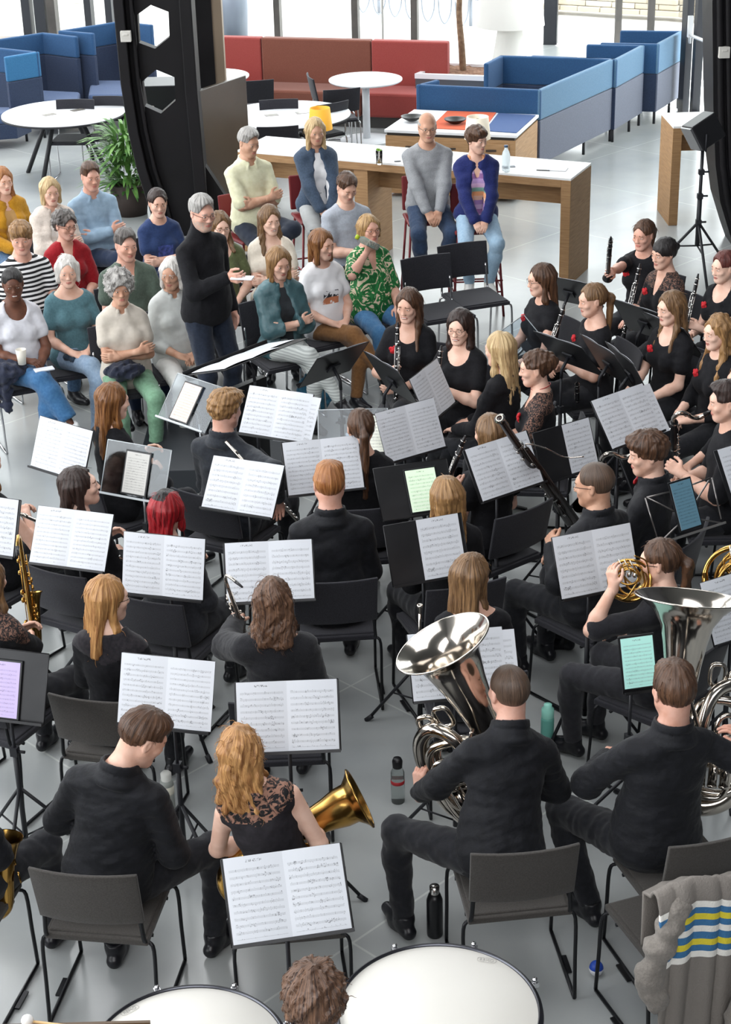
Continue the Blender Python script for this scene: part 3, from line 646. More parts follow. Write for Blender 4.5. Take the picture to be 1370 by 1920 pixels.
        if st in ('short', 'crop', 'bald', 'quiff', 'mop', 'bun', 'pony', 'updo', 'afro', 'bangs', 'tousled'):
            u3, v3, w3 = u/s, v/s, w_/s
            ear = np.maximum(-(v3+0.024), w3-0.020) if st not in ('mop', 'bangs') else np.maximum(-(v3-0.012), w3-0.0)
            gr.F = np.maximum(gr.F, -ear*s).astype(f32)
            if st in ('short', 'crop', 'mop'): gr.F = (gr.F+np.clip(-w_/s+0.005, 0, .09)*f32(.10 if st != 'crop' else .03)*s).astype(f32)
            if st != 'pony': gr.F = np.maximum(gr.F, -(w_+(0.088-0.35*np.abs(u3))*s)).astype(f32) if st not in ('bun', 'updo', 'bangs') else np.maximum(gr.F, -(w_+0.062*s)).astype(f32)
            gr.ell(Hp(0, -0.005, -0.135), np.array([0.10, 0.10, 0.07])*s, RH, 0.01, sub=True) if st != 'pony' else gr.ell(Hp(0, 0.0, -0.12), np.array([0.10, 0.085, 0.08])*s, RH, 0.01, sub=True)
        V, Q = gr.mesh()
        mats = [hm]; mi = 0
        if hc == 'red': mats.append(hair_mat('black')); C_ = (V[Q].mean(1)-Hc)@RH; mi = ((C_[:, 2] > 0.085*s) & (C_[:, 0] < 0.03)).astype(int)
        chh = [(V, Q, mi)]
        # loose locks
        nw = wisps if wisps is not None else {'tousled': 420, 'crop': 0, 'bald': 0, 'afro': 0, 'short': 120, 'curly': 420, 'mop': 240, 'longcurly': 420, 'wavy': 300, 'updo': 120}.get(st, 130)
        nw = int(nw/(L*L))
        if nw and len(V):
            ce = V[Q]; nor = np.cross(ce[:, 2]-ce[:, 0], ce[:, 3]-ce[:, 1]); nor /= np.maximum(np.linalg.norm(nor, axis=1), 1e-9)[:, None]
            fc = ce.mean(1); sel = rng.randint(0, len(Q), nw); p = fc[sel]; n_ = nor[sel]
            down = np.array([0, 0, -1.0]); cw = (p-Hc)@RH/s
            tz = down[None, :]-n_*(n_@down)[:, None]
            rad = p-Hp(0, -0.03, 0.10); rad -= n_*(rad*n_).sum(1)[:, None]
            tz = tz+rad*6*(cw[:, 2:3] > 0.02); tz /= np.maximum(np.linalg.norm(tz, axis=1), 1e-6)[:, None]
            ok = ~((cw[:, 1] > 0.03) & (cw[:, 2] < 0.09)) if st not in ('curly', 'mop') else ~((cw[:, 1] > 0.06) & (cw[:, 2] < 0.06))
            p, n_, tz = p[ok], n_[ok], tz[ok]; k = len(p); curlA = {'curly': 0.008, 'longcurly': 0.010, 'wavy': 0.008, 'mop': 0.003}.get(st, 0.0015)
            len_ = rng.uniform(0.02, 0.05, k)*(1.4 if long_ else 0.6)*s; bn = np.cross(n_, tz); ph = rng.rand(k)*6; rr = rng.uniform(0.0012, 0.0024, k)*(1.6 if L > 1.3 else 1.0)
            nseg = 7; rings = []
            for i in range(nseg):
                tt = i/(nseg-1); c = p+tz*(len_*tt)[:, None]-n_*0.004+n_*((0.004 if st not in ('curly', 'longcurly') else 0.008)*math.sin(math.pi*tt))+bn*(curlA*np.sin(ph+tt*7))[:, None]+n_*(curlA*0.8*np.cos(ph+tt*7))[:, None]
                w = rr*(1-0.75*tt)
                rings.append(np.stack([c+n_*w[:, None], c+(bn*0.87-n_*0.5)*w[:, None], c-(bn*0.87+n_*0.5)*w[:, None]], 1))
            WV = np.stack(rings, 1).reshape(-1, 3); base = (np.arange(k)*nseg*3)[:, None, None, None]; ii = (np.arange(nseg-1)*3)[None, :, None, None]
            tri = np.array([[0, 1, 4, 3], [1, 2, 5, 4], [2, 0, 3, 5]])[None, None, :, :]; chh.append((WV, (base+ii+tri).reshape(-1, 4), 0))
        def flow(Vv):
            d = (Vv-Hc)@RH/s; ph = np.arctan2(d[:, 0], -(d[:, 1]+0.02)); wob = 0.15*np.sin(d[:, 2]*18+seed) if st in ('wavy', 'longcurly', 'curly', 'mop') else 0.04*np.sin(d[:, 2]*12+seed)
            ph = ph+wob; return np.stack([1.9*np.cos(ph), 1.9*np.sin(ph), d[:, 2]*1.1+np.hypot(d[:, 0], d[:, 1])*0.6+seed], 1)
        np_obj('hair', chh, mats, root, attr=flow)
    # ---- extras
    M3 = Matrix([list(r) for r in RH])
    if 'glasses' in extras:
        g_ = MB()
        for q in (-1, 1):
            ring = [Vector(Hp(q*0.031+0.023*math.cos(t), 0.098-0.004*abs(math.cos(t)), 0.002+0.018*math.sin(t))) for t in [2*math.pi*i/14 for i in range(14)]]
            g_.tube(ring, 0.0010*s, 5, True); g_.tube([Hp(q*0.054, 0.095, 0.008), Hp(q*0.074, 0.05, 0.008), Hp(q*0.080, -0.005, 0.006)], 0.0016*s, 5)
        g_.tube([Hp(-0.008, 0.097, 0.006), Hp(0, 0.102, 0.010), Hp(0.008, 0.097, 0.006)], 0.0014*s, 5); g_.build('glasses', mat('2a2322', 0.3, metal=0.6, key='glasses frame'), root)
    if rose:
        q = -1 if rose == 'l' else 1; c = Vector(T(q*0.085, 0.112, 0.385)); rb = MB()
        for i in range(9):
            a = i*2.4; r_ = 0.006+0.0024*i; rb.ell(c+Vector(TR@np.array([math.cos(a)*r_, 0.014-0.0016*i, math.sin(a)*r_])), (0.016, 0.008, 0.015), Matrix.Rotation(a, 3, 'Y'), 8)
        rb.ell(c-Vector(TR@np.array([0.018, 0.0, 0.024])), (0.012, 0.004, 0.02), None, 8, 1)
        rb.build('rose', [mat('a8101c', 0.7, col2='d0242c', nscale=60, key='red petals'), mat('27402a', 0.7, key='leaf')], root)
    if 'choker' in extras:
        cb = MB(); cb.tube([T(0, -0.018, 0)+TR@(np.array([0.060*math.cos(t), 0.064*math.sin(t), 0.575-0.018*math.sin(t)])*s) for t in [2*math.pi*i/20 for i in range(20)]], 0.0025, 5, True); cb.build('necklace', mat('9a1a20', 0.5, key='cord'), root)
    info = dict(root=root, org=org, yaw=yaw, T=T, Hp=Hp, wr=wr, el=el, Hc=Hc, TR=TR, RH=RH, desc=desc, s=s)
    info['W'] = lambda p: Vector(org)+Matrix.Rotation(yaw, 3, 'Z') @ Vector(tuple(p))
    if 'bow' in extras:
        bb = MB(); c = Vector(T(0, 0.075, 0.535))
        for q in (-1, 1): bb.ell(c+Vector(TR@np.array([q*0.025, 0, 0])), (0.024, 0.009, 0.014), None, 10)
        bb.ell(c, (0.009, 0.011, 0.010), None, 8); bb.build('bow_tie', mat('a5121c', 0.6, key='red satin'), root)
    PEOPLE.append(info); return info
# ------------------------------------------------------------------ the room
def PY(px, py, Y):
    d = CAM_R @ Vector(((px-685.0)/F_PX, (960.0-py)/F_PX, -1.0)); t = Y/d.y
    return Vector((0, 0, CAM_H))+d*t
def floor_mat():
    m = bpy.data.materials.new('poured floor'); m.use_nodes = True; t = m.node_tree; b = t.nodes['Principled BSDF']
    tc = nd(t, 'ShaderNodeTexCoord'); mp = nd(t, 'ShaderNodeMapping'); mp.inputs['Rotation'].default_value = (0, 0, R(-45)); mp.inputs['Location'].default_value = (0.35, 0.2, 0)
    t.links.new(tc.outputs['Object'], mp.inputs[0])
    br = nd(t, 'ShaderNodeTexBrick'); br.offset = 0.0; br.inputs['Scale'].default_value = 1.0; br.inputs['Brick Width'].default_value = 1.55; br.inputs['Row Height'].default_value = 1.55; br.inputs['Mortar Size'].default_value = 0.006
    br.inputs['Color1'].default_value = (1, 1, 1, 1); br.inputs['Color2'].default_value = (1, 1, 1, 1); br.inputs['Mortar'].default_value = (0, 0, 0, 1); t.links.new(mp.outputs[0], br.inputs[0])
    n = nd(t, 'ShaderNodeTexNoise'); n.inputs['Scale'].default_value = 1.1; n.inputs['Detail'].default_value = 6; t.links.new(tc.outputs['Object'], n.inputs['Vector'])
    r = nd(t, 'ShaderNodeValToRGB'); r.color_ramp.elements[0].color = (*lin('979b9c'), 1); r.color_ramp.elements[1].color = (*lin('abaeac'), 1); r.color_ramp.elements[0].position = 0.3; r.color_ramp.elements[1].position = 0.7
    t.links.new(n.outputs['Fac'], r.inputs[0])
    mx = nd(t, 'ShaderNodeMix', data_type='RGBA'); mx.inputs[6].default_value = (*lin('b9bcb9'), 1); t.links.new(br.outputs['Color'], mx.inputs[0]); t.links.new(r.outputs[0], mx.inputs[7])
    t.links.new(mx.outputs[2], b.inputs['Base Color'])
    n2 = nd(t, 'ShaderNodeTexNoise'); n2.inputs['Scale'].default_value = 6; n2.inputs['Detail'].default_value = 6; t.links.new(tc.outputs['Object'], n2.inputs['Vector'])
    rr = nd(t, 'ShaderNodeMapRange'); rr.inputs['To Min'].default_value = 0.20; rr.inputs['To Max'].default_value = 0.32; b.inputs['Roughness'].default_value = 0.22
    b.inputs['Specular IOR Level'].default_value = 0.5
    return m
def line_pts(a, b): return Vector(a), Vector(b)
m_black = mat('1b1a1c', 0.45, col2='26242a', nscale=3, key='black steel'); m_white = mat('e9ebee', 0.45, key='white laminate'); m_wallc = mat('8f9193', 0.9, key='plaster')
m_oak = mat('94714c', 0.6, col2='a8845c', nscale=5, stretch=(1.2, 1.2, 14), bump=0.1, key='oak'); m_glassp = None
def glass_pane_mat():
    m = bpy.data.materials.new('window glass'); m.use_nodes = True; t = m.node_tree; t.nodes.remove(t.nodes['Principled BSDF']); o = t.nodes['Material Output']
    a = nd(t, 'ShaderNodeBsdfTransparent'); g = nd(t, 'ShaderNodeBsdfGlossy'); g.inputs['Roughness'].default_value = 0.02; f = nd(t, 'ShaderNodeFresnel'); f.inputs[0].default_value = 1.3
    a.inputs[0].default_value = (0.97, 0.985, 0.98, 1)
    x = nd(t, 'ShaderNodeMixShader'); x.inputs[0].default_value = 0.05; t.links.new(a.outputs[0], x.inputs[1]); t.links.new(g.outputs[0], x.inputs[2]); t.links.new(x.outputs[0], o.inputs[0]); return m
m_pane = glass_pane_mat()
WA = Vector((-12.0, 30.43, 0)); WB = Vector((3.02, 27.08, 0)); WC = Vector((5.1, 17.8, 0))      # window facades meet at WB
f = MB(); f.prism([(-12, -8), (8.5, -8), (8.5, 17.8), (5.1, 17.8), (3.02, 27.08), (-12, 30.43)], -0.2, 0.0); structure(f.build('floor', floor_mat()))
f = MB(); f.prism([(-12, -8), (8.5, -8), (8.5, 17.8), (5.3, 18.0), (3.2, 27.3), (-12, 30.7)], 9.7, 9.9); structure(f.build('ceiling', mat('77797b', 0.9, key='ceiling paint')))
f = MB(); f.box((0, -8.1, 4.85), (24, 0.2, 9.7)); structure(f.build('wall_back', mat('55585b', 0.9)))
f = MB(); f.box((8.6, 5, 4.85), (0.2, 26, 9.7)); structure(f.build('wall_right', mat('4a4c50', 0.9)))
f = MB(); f.box((-7.05, 4, 1.0), (0.2, 24, 2.0)); f.box((-7.05, 4, 8.3), (0.2, 24, 2.8)); f.box((-9.55, 16.0, 4.85), (5.0, 0.2, 9.7)); f.box((-12.1, 23, 1.0), (0.2, 14, 2.0)); f.box((-12.1, 23, 8.4), (0.2, 14, 2.6)); structure(f.build('wall_left', mat('a9abad', 0.9)))
f = MB(); f.box((6.8, 17.8, 4.85), (3.4, 0.2, 9.7)); structure(f.build('wall_far', m_wallc))
# outside
f = MB(); f.box((0, 60, -0.12), (160, 70, 0.1)); f.box((-30, 15, -0.12), (36, 60, 0.1)); f.box((12, 24, -0.13), (13.5, 10, 0.1)); o = structure(f.build('pavement', mat('d8d6d2', 0.9, col2='e4e2de', nscale=3)))
def on_line(px, A, B, z=0.0):
    best = None
    for i in range(400):
        t = i/399; p = A+(B-A)*t; p.z = z; d = CAM_R.transposed() @ (p-Vector((0, 0, CAM_H))); x = 685+F_PX*d.x/-d.z
        if best is None or abs(x-px) < best[0]: best = (abs(x-px), p)
    return best[1]
m_mull = mat('4a4744', 0.4, col2='57524e', nscale=3, metal=0.2, key='window frame'); m_mulld = mat('2b2d33', 0.4, key='dark window frame')
def facade(n, A, B, pxs):
    u = (B-A).normalized(); nrm = Vector((-u.y, u.x, 0)); ang = math.atan2(u.y, u.x)
    fr = MB()
    for px, w, dark in pxs:
        p = on_line(px, A, B, 0.6) if isinstance(px, (int, float)) else px
        fr.box((p.x, p.y, 4.85), (w, 0.16 if n == 1 else 0.085, 9.7), rz=ang, mi=dark)
    mid = (A+B)/2; L = (B-A).length
    for z, h in ((3.4, 0.14), (6.6, 0.14), (9.6, 0.2)): fr.box((mid.x, mid.y, z), (L, 0.10, h), rz=ang)
    w = structure(fr.build('window_%d' % n, [m_mull, m_mulld]))
    g = MB(); g.box((mid.x, mid.y, 4.8), (L, 0.012, 9.5), rz=ang); structure(g.build('window_pane', m_pane, w))
facade(1, WA, WB, [(-60, 0.10, 1), (47, 0.14, 1), (76, 0.18, 1), (98, 0.14, 0), (166, 0.11, 1), (204, 0.11, 1), (366, 0.14, 0), (521, 0.095, 0), (667, 0.10, 0), (715, 0.0001, 0), (778, 0.10, 0), (1034, 0.2, 1)])
facade(2, WB, WC, [(1158, 0.05, 0), (1218, 0.05, 0), (1285, 0.16, 1)])
# the glass door in the right facade with its bar handle
u2 = (WC-WB).normalized(); p0 = on_line(1300, WB, WC); p1 = on_line(1345, WB, WC)
f = MB(); ang = math.atan2(u2.y, u2.x)
for p in (p0, p1): f.box((p.x, p.y, 1.3), (0.09, 0.1, 2.6), rz=ang)
mid = (p0+p1)/2; f.box((mid.x, mid.y, 2.6), ((p1-p0).length, 0.1, 0.1), rz=ang); f.box((mid.x, mid.y, 0.06), ((p1-p0).length, 0.1, 0.1), rz=ang)
d1 = structure(f.build('door_1', m_mulld)); h = MB(); a = p0+Vector((-0.12, -0.06, 1.05)); b = p1+Vector((-0.12, 0, 1.05))
h.tube([a+Vector((0, 0, 0.14)), a+Vector((0, 0, -0.1)), a, b], 0.022, 8); h.box(a+Vector((0, 0, 0.1)), (0.06, 0.06, 0.25)); h.build('door_handle', mat('e4e6e8', 0.3, metal=0.3), d1)
# outdoors: stone wall, cycle stands, bin, shrubs
def stone_mat():
    m = bpy.data.materials.new('stacked stone'); m.use_nodes = True; t = m.node_tree; b = t.nodes['Principled BSDF']; b.inputs['Roughness'].default_value = 0.9
    tc = nd(t, 'ShaderNodeTexCoord'); v = nd(t, 'ShaderNodeTexVoronoi'); mp = nd(t, 'ShaderNodeMapping'); mp.inputs['Scale'].default_value = (1.6, 1.6, 6); v.inputs['Scale'].default_value = 1.5
    t.links.new(tc.outputs['Object'], mp.inputs[0]); t.links.new(mp.outputs[0], v.inputs['Vector'])
    r = nd(t, 'ShaderNodeValToRGB'); r.color_ramp.elements[0].color = (*lin('a89c88'), 1); r.color_ramp.elements[1].color = (*lin('e2d8c6'), 1); t.links.new(v.outputs['Color'], r.inputs[0]); t.links.new(r.outputs[0], b.inputs['Base Color']); return m
sa, sb = P(1020, 20, 0), P(1420, 44, 0); f = MB(); dd = (sb-sa).normalized(); nn = Vector((-dd.y, dd.x, 0))
rg = random.Random(4)
for row in range(17):
    x = -rg.random()*0.4
    while x < (sb-sa).length+3:
        w = rg.uniform(0.3, 0.75); c = sa+dd*(x+w/2)+nn*(0.25+row*0.04+rg.uniform(0, 0.05)); f.box((c.x, c.y, 0.05+row*0.09), (w-0.012, 0.45, 0.082), rz=math.atan2(dd.y, dd.x)+rg.uniform(-.03, .03), mi=rg.randint(0, 2)); x += w
tag(f.build('stone_wall', [mat('c9bda9', 0.9), mat('a99d8a', 0.9), mat('ddd2c0', 0.9)], bevel=0.01), 'stacked pale stone wall outside the right windows', 'wall')
m_galv = mat('9ea6b2', 0.4, metal=0.6, key='galvanised steel')
ra, rb = P(690, 22, 0), P(905, 52, 0); ra.z = rb.z = 0; f = MB(); ud = (rb-ra).normalized()
bk = empty('cycle_rack', ra, 0, 'long galvanised cycle rack outside behind the red sofa', 'cycle rack')
f = MB(); L = (rb-ra).length
for z in (0.45, 0.62): f.tube([Vector((0, 0, z)), ud*L+Vector((0, 0, z))], 0.045, 8)
f.build('rail', m_galv, bk)
for i in range(7):
    g = MB(); o0 = ud*(L*(i+0.5)/7); q = Vector((ud.y, -ud.x, 0))
    g.tube(smoothpath([o0+Vector((0, 0, 0.6)), o0+q*0.12+Vector((0, 0, 0.5)), o0+q*0.16+Vector((0, 0, 0.2)), o0+q*0.3+Vector((0, 0, 0.05)), o0+q*0.42+Vector((0, 0, 0.2)), o0+q*0.45+Vector((0, 0, 0.45))]), 0.012, 6); g.build('wheel_hoop', m_galv, bk)
for i in (0, 1):
    g = MB(); o0 = ud*(L*(0.1+0.8*i)); g.tube([o0, o0+Vector((0, 0, 0.62))], 0.03, 8); g.build('post', m_galv, bk)
bc = P(440, 70, 0); f = MB(); bn = empty('litter_bin', bc, 0, 'round perforated metal litter bin outside behind the red sofa', 'bin')
f = MB(); f.lathe([(0.0, 0), (0.21, 0), (0.23, 0.5), (0.235, 0.86), (0.20, 0.86), (0.19, 0.7), (0, 0.7)], seg=28); f.build('drum', mat('8d96a4', 0.5, metal=0.4), bn)
f = MB(); f.lathe([(0.225, 0.86), (0.245, 0.87), (0.24, 0.9), (0.2, 0.9), (0.2, 0.86)], seg=28); f.build('rim', mat('55606c', 0.5), bn)
m_leaf = mat('4f7a35', 0.7, col2='8fb860', nscale=7, key='leaves')
def leaf_ball(name, c, r, n, size, m, parent=None, seed=1):
    rg = np.random.RandomState(seed); f = MB()
    for i in range(n):
        d = unit(rg.normal(size=3)); p = A3(c)+d*np.array(r)*(0.55+0.45*rg.rand()); a = unit(rg.normal(size=3)); b = unit(np.cross(a, d)+0.01); s = size*(0.6+0.8*rg.rand())
        f.add([p-a*s, p+b*s*0.45+d*s*0.15, p+a*s, p-b*s*0.45+d*s*0.15], [(0, 1, 2, 3)])
    return f.build(name, m, parent)
for i, (px, py, zz, sc, lb) in enumerate([(125, 0, 1.5, 1.3, 'pale green tree outside behind the left glass doors'), (60, -10, 1.6, 0.9, 'small green tree outside at the far left windows')]):
    c = P(px, 25, 0); t_ = empty('outdoor_tree', (c.x, c.y+1.5, 0), 0, lb, 'tree'); g = MB(); g.tube([(0, 0, 0), (0.05, 0, 1.4), (0, 0.05, 2.2)], [0.09, 0.07, 0.05], 8); g.build('trunk', mat('6a5a48', 0.9), t_)
    leaf_ball('crown', (0, 0, zz+1.0), (sc, sc, sc*0.95), 1500, 0.13, m_leaf, t_, i)
c = P(20, 30, 0); f = MB(); f.box((c.x-3, c.y+6, 2.5), (7, 3, 5)); bd = empty('building', (0, 0, 0), 0, 'sandy building across the street behind the left windows', 'building'); f.build('wall', mat('c9a184', 0.9, col2='d8b79c', nscale=2), bd)
for i in range(4):
    f = MB(); f.box((c.x-5.6+i*1.7, c.y+4.47, 1.6), (0.9, 0.06, 1.3)); f.build('window', mat('5b626c', 0.3), bd)
# ------------------------------------------------------------------ the steel columns with hexagonal openings
from mathutils.geometry import tessellate_polygon
def plate(name, outer, holes, Y, t, m, parent=None):
    pol = [[PY(x, y, Y) for x, y in outer]]+[[PY(x, y, Y) for x, y in h] for h in holes]
    for p in pol[0]: p.z = max(p.z, 0.0)
    flat = [v for p in pol for v in p]; tr = tessellate_polygon([[Vector((v.x, v.z, 0)) for v in p] for p in pol])
    n = len(flat); vs = [v+Vector((0, -t/2, 0)) for v in flat]+[v+Vector((0, t/2, 0)) for v in flat]
    fs = [tuple(q) for q in tr]+[tuple(n+i for i in reversed(q)) for q in tr]; k = 0
    for p in pol:
        L = len(p); fs += [(k+i, k+(i+1) % L, n+k+(i+1) % L, n+k+i) for i in range(L)]; k += L
    b = MB(); b.add(vs, fs, 0, False); return b.build(name, m, parent)
CY = 17.35
colm = mat('0e0d0f', 0.55, spec=.3, col2='151316', nscale=2.2, key='black column paint')
c1 = plate('trim_1', [(214, -260), (224, 0), (238, 150), (252, 240), (268, 310), (292, 385), (312, 440), (470, 445), (380, 300), (362, 170), (352, 0), (340, -260)],
           [[(284, 7), (317, 20), (319, 67), (292, 89), (262, 78), (259, 25)], [(294, 128), (328, 142), (330, 186), (303, 210), (272, 196), (268, 150)],
            [(280, -110), (312, -96), (314, -50), (288, -28), (258, -40), (255, -92)]], CY, 0.14, colm); structure(c1)
def flange(pts, w, d, name):
    f = MB(); q = [PY(x, y, CY) for x, y in pts]; vs = []
    for p in q: p.z = max(p.z, 0); vs += [p+Vector((-w/2, -d/2, 0)), p+Vector((w/2, -d/2, 0)), p+Vector((w/2, d/2, 0)), p+Vector((-w/2, d/2, 0))]
    fs = [(3, 2, 1, 0)]; n = len(q)
    for i in range(n-1):
        for k in range(4): fs.append((i*4+k, i*4+(k+1) % 4, i*4+4+(k+1) % 4, i*4+4+k))
    fs.append(tuple(n*4-4+k for k in range(4))); f.add(vs, fs, 0, False); structure(f.build(name, colm, bevel=0.01))
flange([(216, -260), (226, 0), (240, 150), (254, 240), (270, 310), (294, 385), (312, 440)], 0.10, 0.42, 'trim_2')
flange([(338, -260), (350, 0), (362, 170), (374, 300), (386, 440)], 0.12, 0.42, 'trim_3')
flange([(238, -260), (248, 0), (262, 150), (276, 240), (292, 310), (316, 385), (330, 440)], 0.04, 0.30, 'trim_4')
# right column
f = MB(); q = [(1334, -260), (1335, 0), (1337, 200), (1341, 310), (1350, 380), (1368, 440), (1378, 470)]; CY2 = 16.3; vs = []
for x, y in q:
    p = PY(x, y, CY2); p.z = max(p.z, 0); vs += [p+Vector((0, 0, 0)), p+Vector((0.9, 0, 0)), p+Vector((0.9, 0.5, 0)), p+Vector((0, 0.5, 0))]
fs = [(3, 2, 1, 0)]
for i in range(len(q)-1):
    for k in range(4): fs.append((i*4+k, i*4+(k+1) % 4, i*4+4+(k+1) % 4, i*4+4+k))
f.add(vs, fs, 0, False)
for i in range(2):   # folds
    pts = [PY(x+14+16*i, y, CY2) for x, y in q]; f.tube([(p.x, p.y, max(p.z, 0)) for p in pts], 0.035, 8)
structure(f.build('trim_5', colm))
for i, (px, py, Y, lb) in enumerate([(236, 68, CY-0.26, 'small white box on the black column beside the left booths'), (1357, 98, CY2-0.04, 'small white box on the black column at the right edge')]):
    c = PY(px, py, Y); f = MB(); f.box((0, 0, 0), (0.10, 0.06, 0.10)); f.box((0.0, -0.034, 0.02), (0.05, 0.01, 0.02)); tag(f.build('wall_box', mat('c9c6bf', 0.5), bevel=0.012, loc=c), lb, 'wall box')
# post behind the column, black screen and cabinet at its foot
f = MB(); a = PY(388, 100, 18.4); f.box((a.x, 18.4, 4.8), (0.16, 0.22, 9.6)); f.box((a.x+0.13, 18.4, 4.8), (0.10, 0.20, 9.6), mi=1); structure(f.build('trim_6', [colm, mat('8a7a68', 0.5)]))
pa, pb = P(368, 172, 1.42), P(461, 141, 1.42); f = MB(); u = (pb-pa).normalized(); nn = Vector((-u.y, u.x, 0))*0.05
f.add([Vector((p.x, p.y, z))+o for z in (0, 1.42) for p, o in ((pa, Vector()), (pb, Vector()), (pb, nn), (pa, nn))], [(3, 2, 1, 0), (4, 5, 6, 7), (0, 1, 5, 4), (1, 2, 6, 5), (2, 3, 7, 6), (3, 0, 4, 7)], 0, False)
tag(f.build('screen_panel', mat('3a332c', 0.28, col2='4a4138', nscale=1.2), bevel=0.006), 'dark glossy screen panel beside the black column', 'panel')
f = MB(); a = P(286, 165, 1.15); f.box((a.x+0.12, a.y+0.3, 0.58), (0.5, 0.5, 1.16)); cb = tag(f.build('cabinet', mat('15151a', 0.4), bevel=0.01), 'black cabinet seen through the lower hexagon of the column', 'cabinet')
f = MB(); f.ell((a.x-0.02, a.y+0.03, 0.93), (0.025, 0.03, 0.025)); f.build('knob', mat('c8c4b8', 0.4), cb)
# ------------------------------------------------------------------ lounge furniture
def quadbox(mb, cs, z0, z1, mi=0):       # a box over four floor corners
    mb.add([Vector((c.x, c.y, z0)) for c in cs]+[Vector((c.x, c.y, z1)) for c in cs], [(3, 2, 1, 0), (4, 5, 6, 7), (0, 1, 5, 4), (1, 2, 6, 5), (2, 3, 7, 6), (3, 0, 4, 7)], mi, False)
# red and rust bench sofa
u = Vector((0.9636, -0.267, 0)); n = Vector((0.267, 0.9636, 0)); so_ = Vector((1.16, 22.05, 0)); reds = ['93403b', '744538', '93403b']
sofa = empty('bench_sofa', so_-u*1.7, 0, 'long red and rust brown bench sofa under the window', 'sofa'); cuts = [0.0, 0.98, 2.42, 3.5]
for i in range(3):
    a = so_-u*cuts[i]-sofa.location; b = so_-u*(cuts[i+1]-0.006)-sofa.location; mm = fab(reds[i], {'93403b': '9b4843', '744538': '7d4d3f'}[reds[i]], ns=120)
    f = MB(); quadbox(f, [b, a, a+n*0.14, b+n*0.14], 0.10, 0.98); f.build('backrest', mm, sofa, bevel=0.02)
    f = MB(); quadbox(f, [b-n*0.52, a-n*0.52, a, b], 0.14, 0.44); f.build('seat', mm, sofa, bevel=0.03)
f = MB(); a = so_-sofa.location-u*0.05; b = so_-u*3.45-sofa.location; quadbox(f, [b-n*0.45, a-n*0.45, a, b], 0.0, 0.14); f.build('plinth', mat('4a4846', 0.7), sofa)
def pedestal_table(px, py, r, lb):
    c = P(px, py, 0.73); t = empty('pedestal_table', (c.x, c.y, 0), 0, lb, 'table', 'white round pedestal tables')
    f = MB(); f.lathe([(0, 0.705), (r-0.01, 0.705), (r, 0.715), (r, 0.73), (0, 0.731)], seg=48); f.build('tabletop', m_white, t)
    f = MB(); f.tube([(0, 0, 0.02), (0, 0, 0.71)], 0.045, 16); f.build('pedestal', m_white, t)
    f = MB(); f.lathe([(0, 0.0), (r*0.73, 0.0), (r*0.73, 0.012), (0.06, 0.025), (0, 0.025)], seg=40); f.build('base', m_white, t)
pedestal_table(685, 148, 0.44, 'white round pedestal table standing in front of the red sofa'); pedestal_table(396, 142, 0.46, 'white round pedestal table half hidden by the black column post')
def big_table(px, py, r, lb, rot=0):
    c = P(px, py, 0.73); t = empty('meeting_table', (c.x, c.y, 0), rot, lb, 'table', 'large round white tables')
    f = MB(); f.lathe([(0, 0.70), (r-0.012, 0.70), (r, 0.715), (r, 0.73), (0, 0.731)], seg=64); f.build('tabletop', [mat('eef0f3', 0.35)], t)
    f = MB(); f.lathe([(r-0.005, 0.698), (r+0.002, 0.70), (r+0.002, 0.722), (r-0.005, 0.722)], seg=64); f.build('edge_band', mat('2c2c30', 0.5), t)
    for q in (-0.17, 0.17): f = MB(); f.box((q, q*0.25, 0.733), (0.15, 0.09, 0.004), rz=0.3); f.build('socket_lid', mat('8f8b84', 0.4, metal=0.5), t)
    for i in range(4):
        a = math.pi/4+i*math.pi/2; f = MB(); d = Vector((math.cos(a), math.sin(a), 0)); f.tube([d*0.2+Vector((0, 0, 0.70)), d*(r*0.82)], 0.026, 8); f.build('leg', mat('232327', 0.5), t)
    f = MB(); f.tube([(-0.3, -0.3, 0.685), (0.3, 0.3, 0.685)], 0.02, 6); f.tube([(0.3, -0.3, 0.685), (-0.3, 0.3, 0.685)], 0.02, 6); f.build('cross_frame', mat('232327', 0.5), t); return t
big_table(119, 211, 0.69, 'large round white table beside the blue booths at left', 0.35); big_table(538, 214, 0.70, 'large round white table behind the man in a cream shirt')
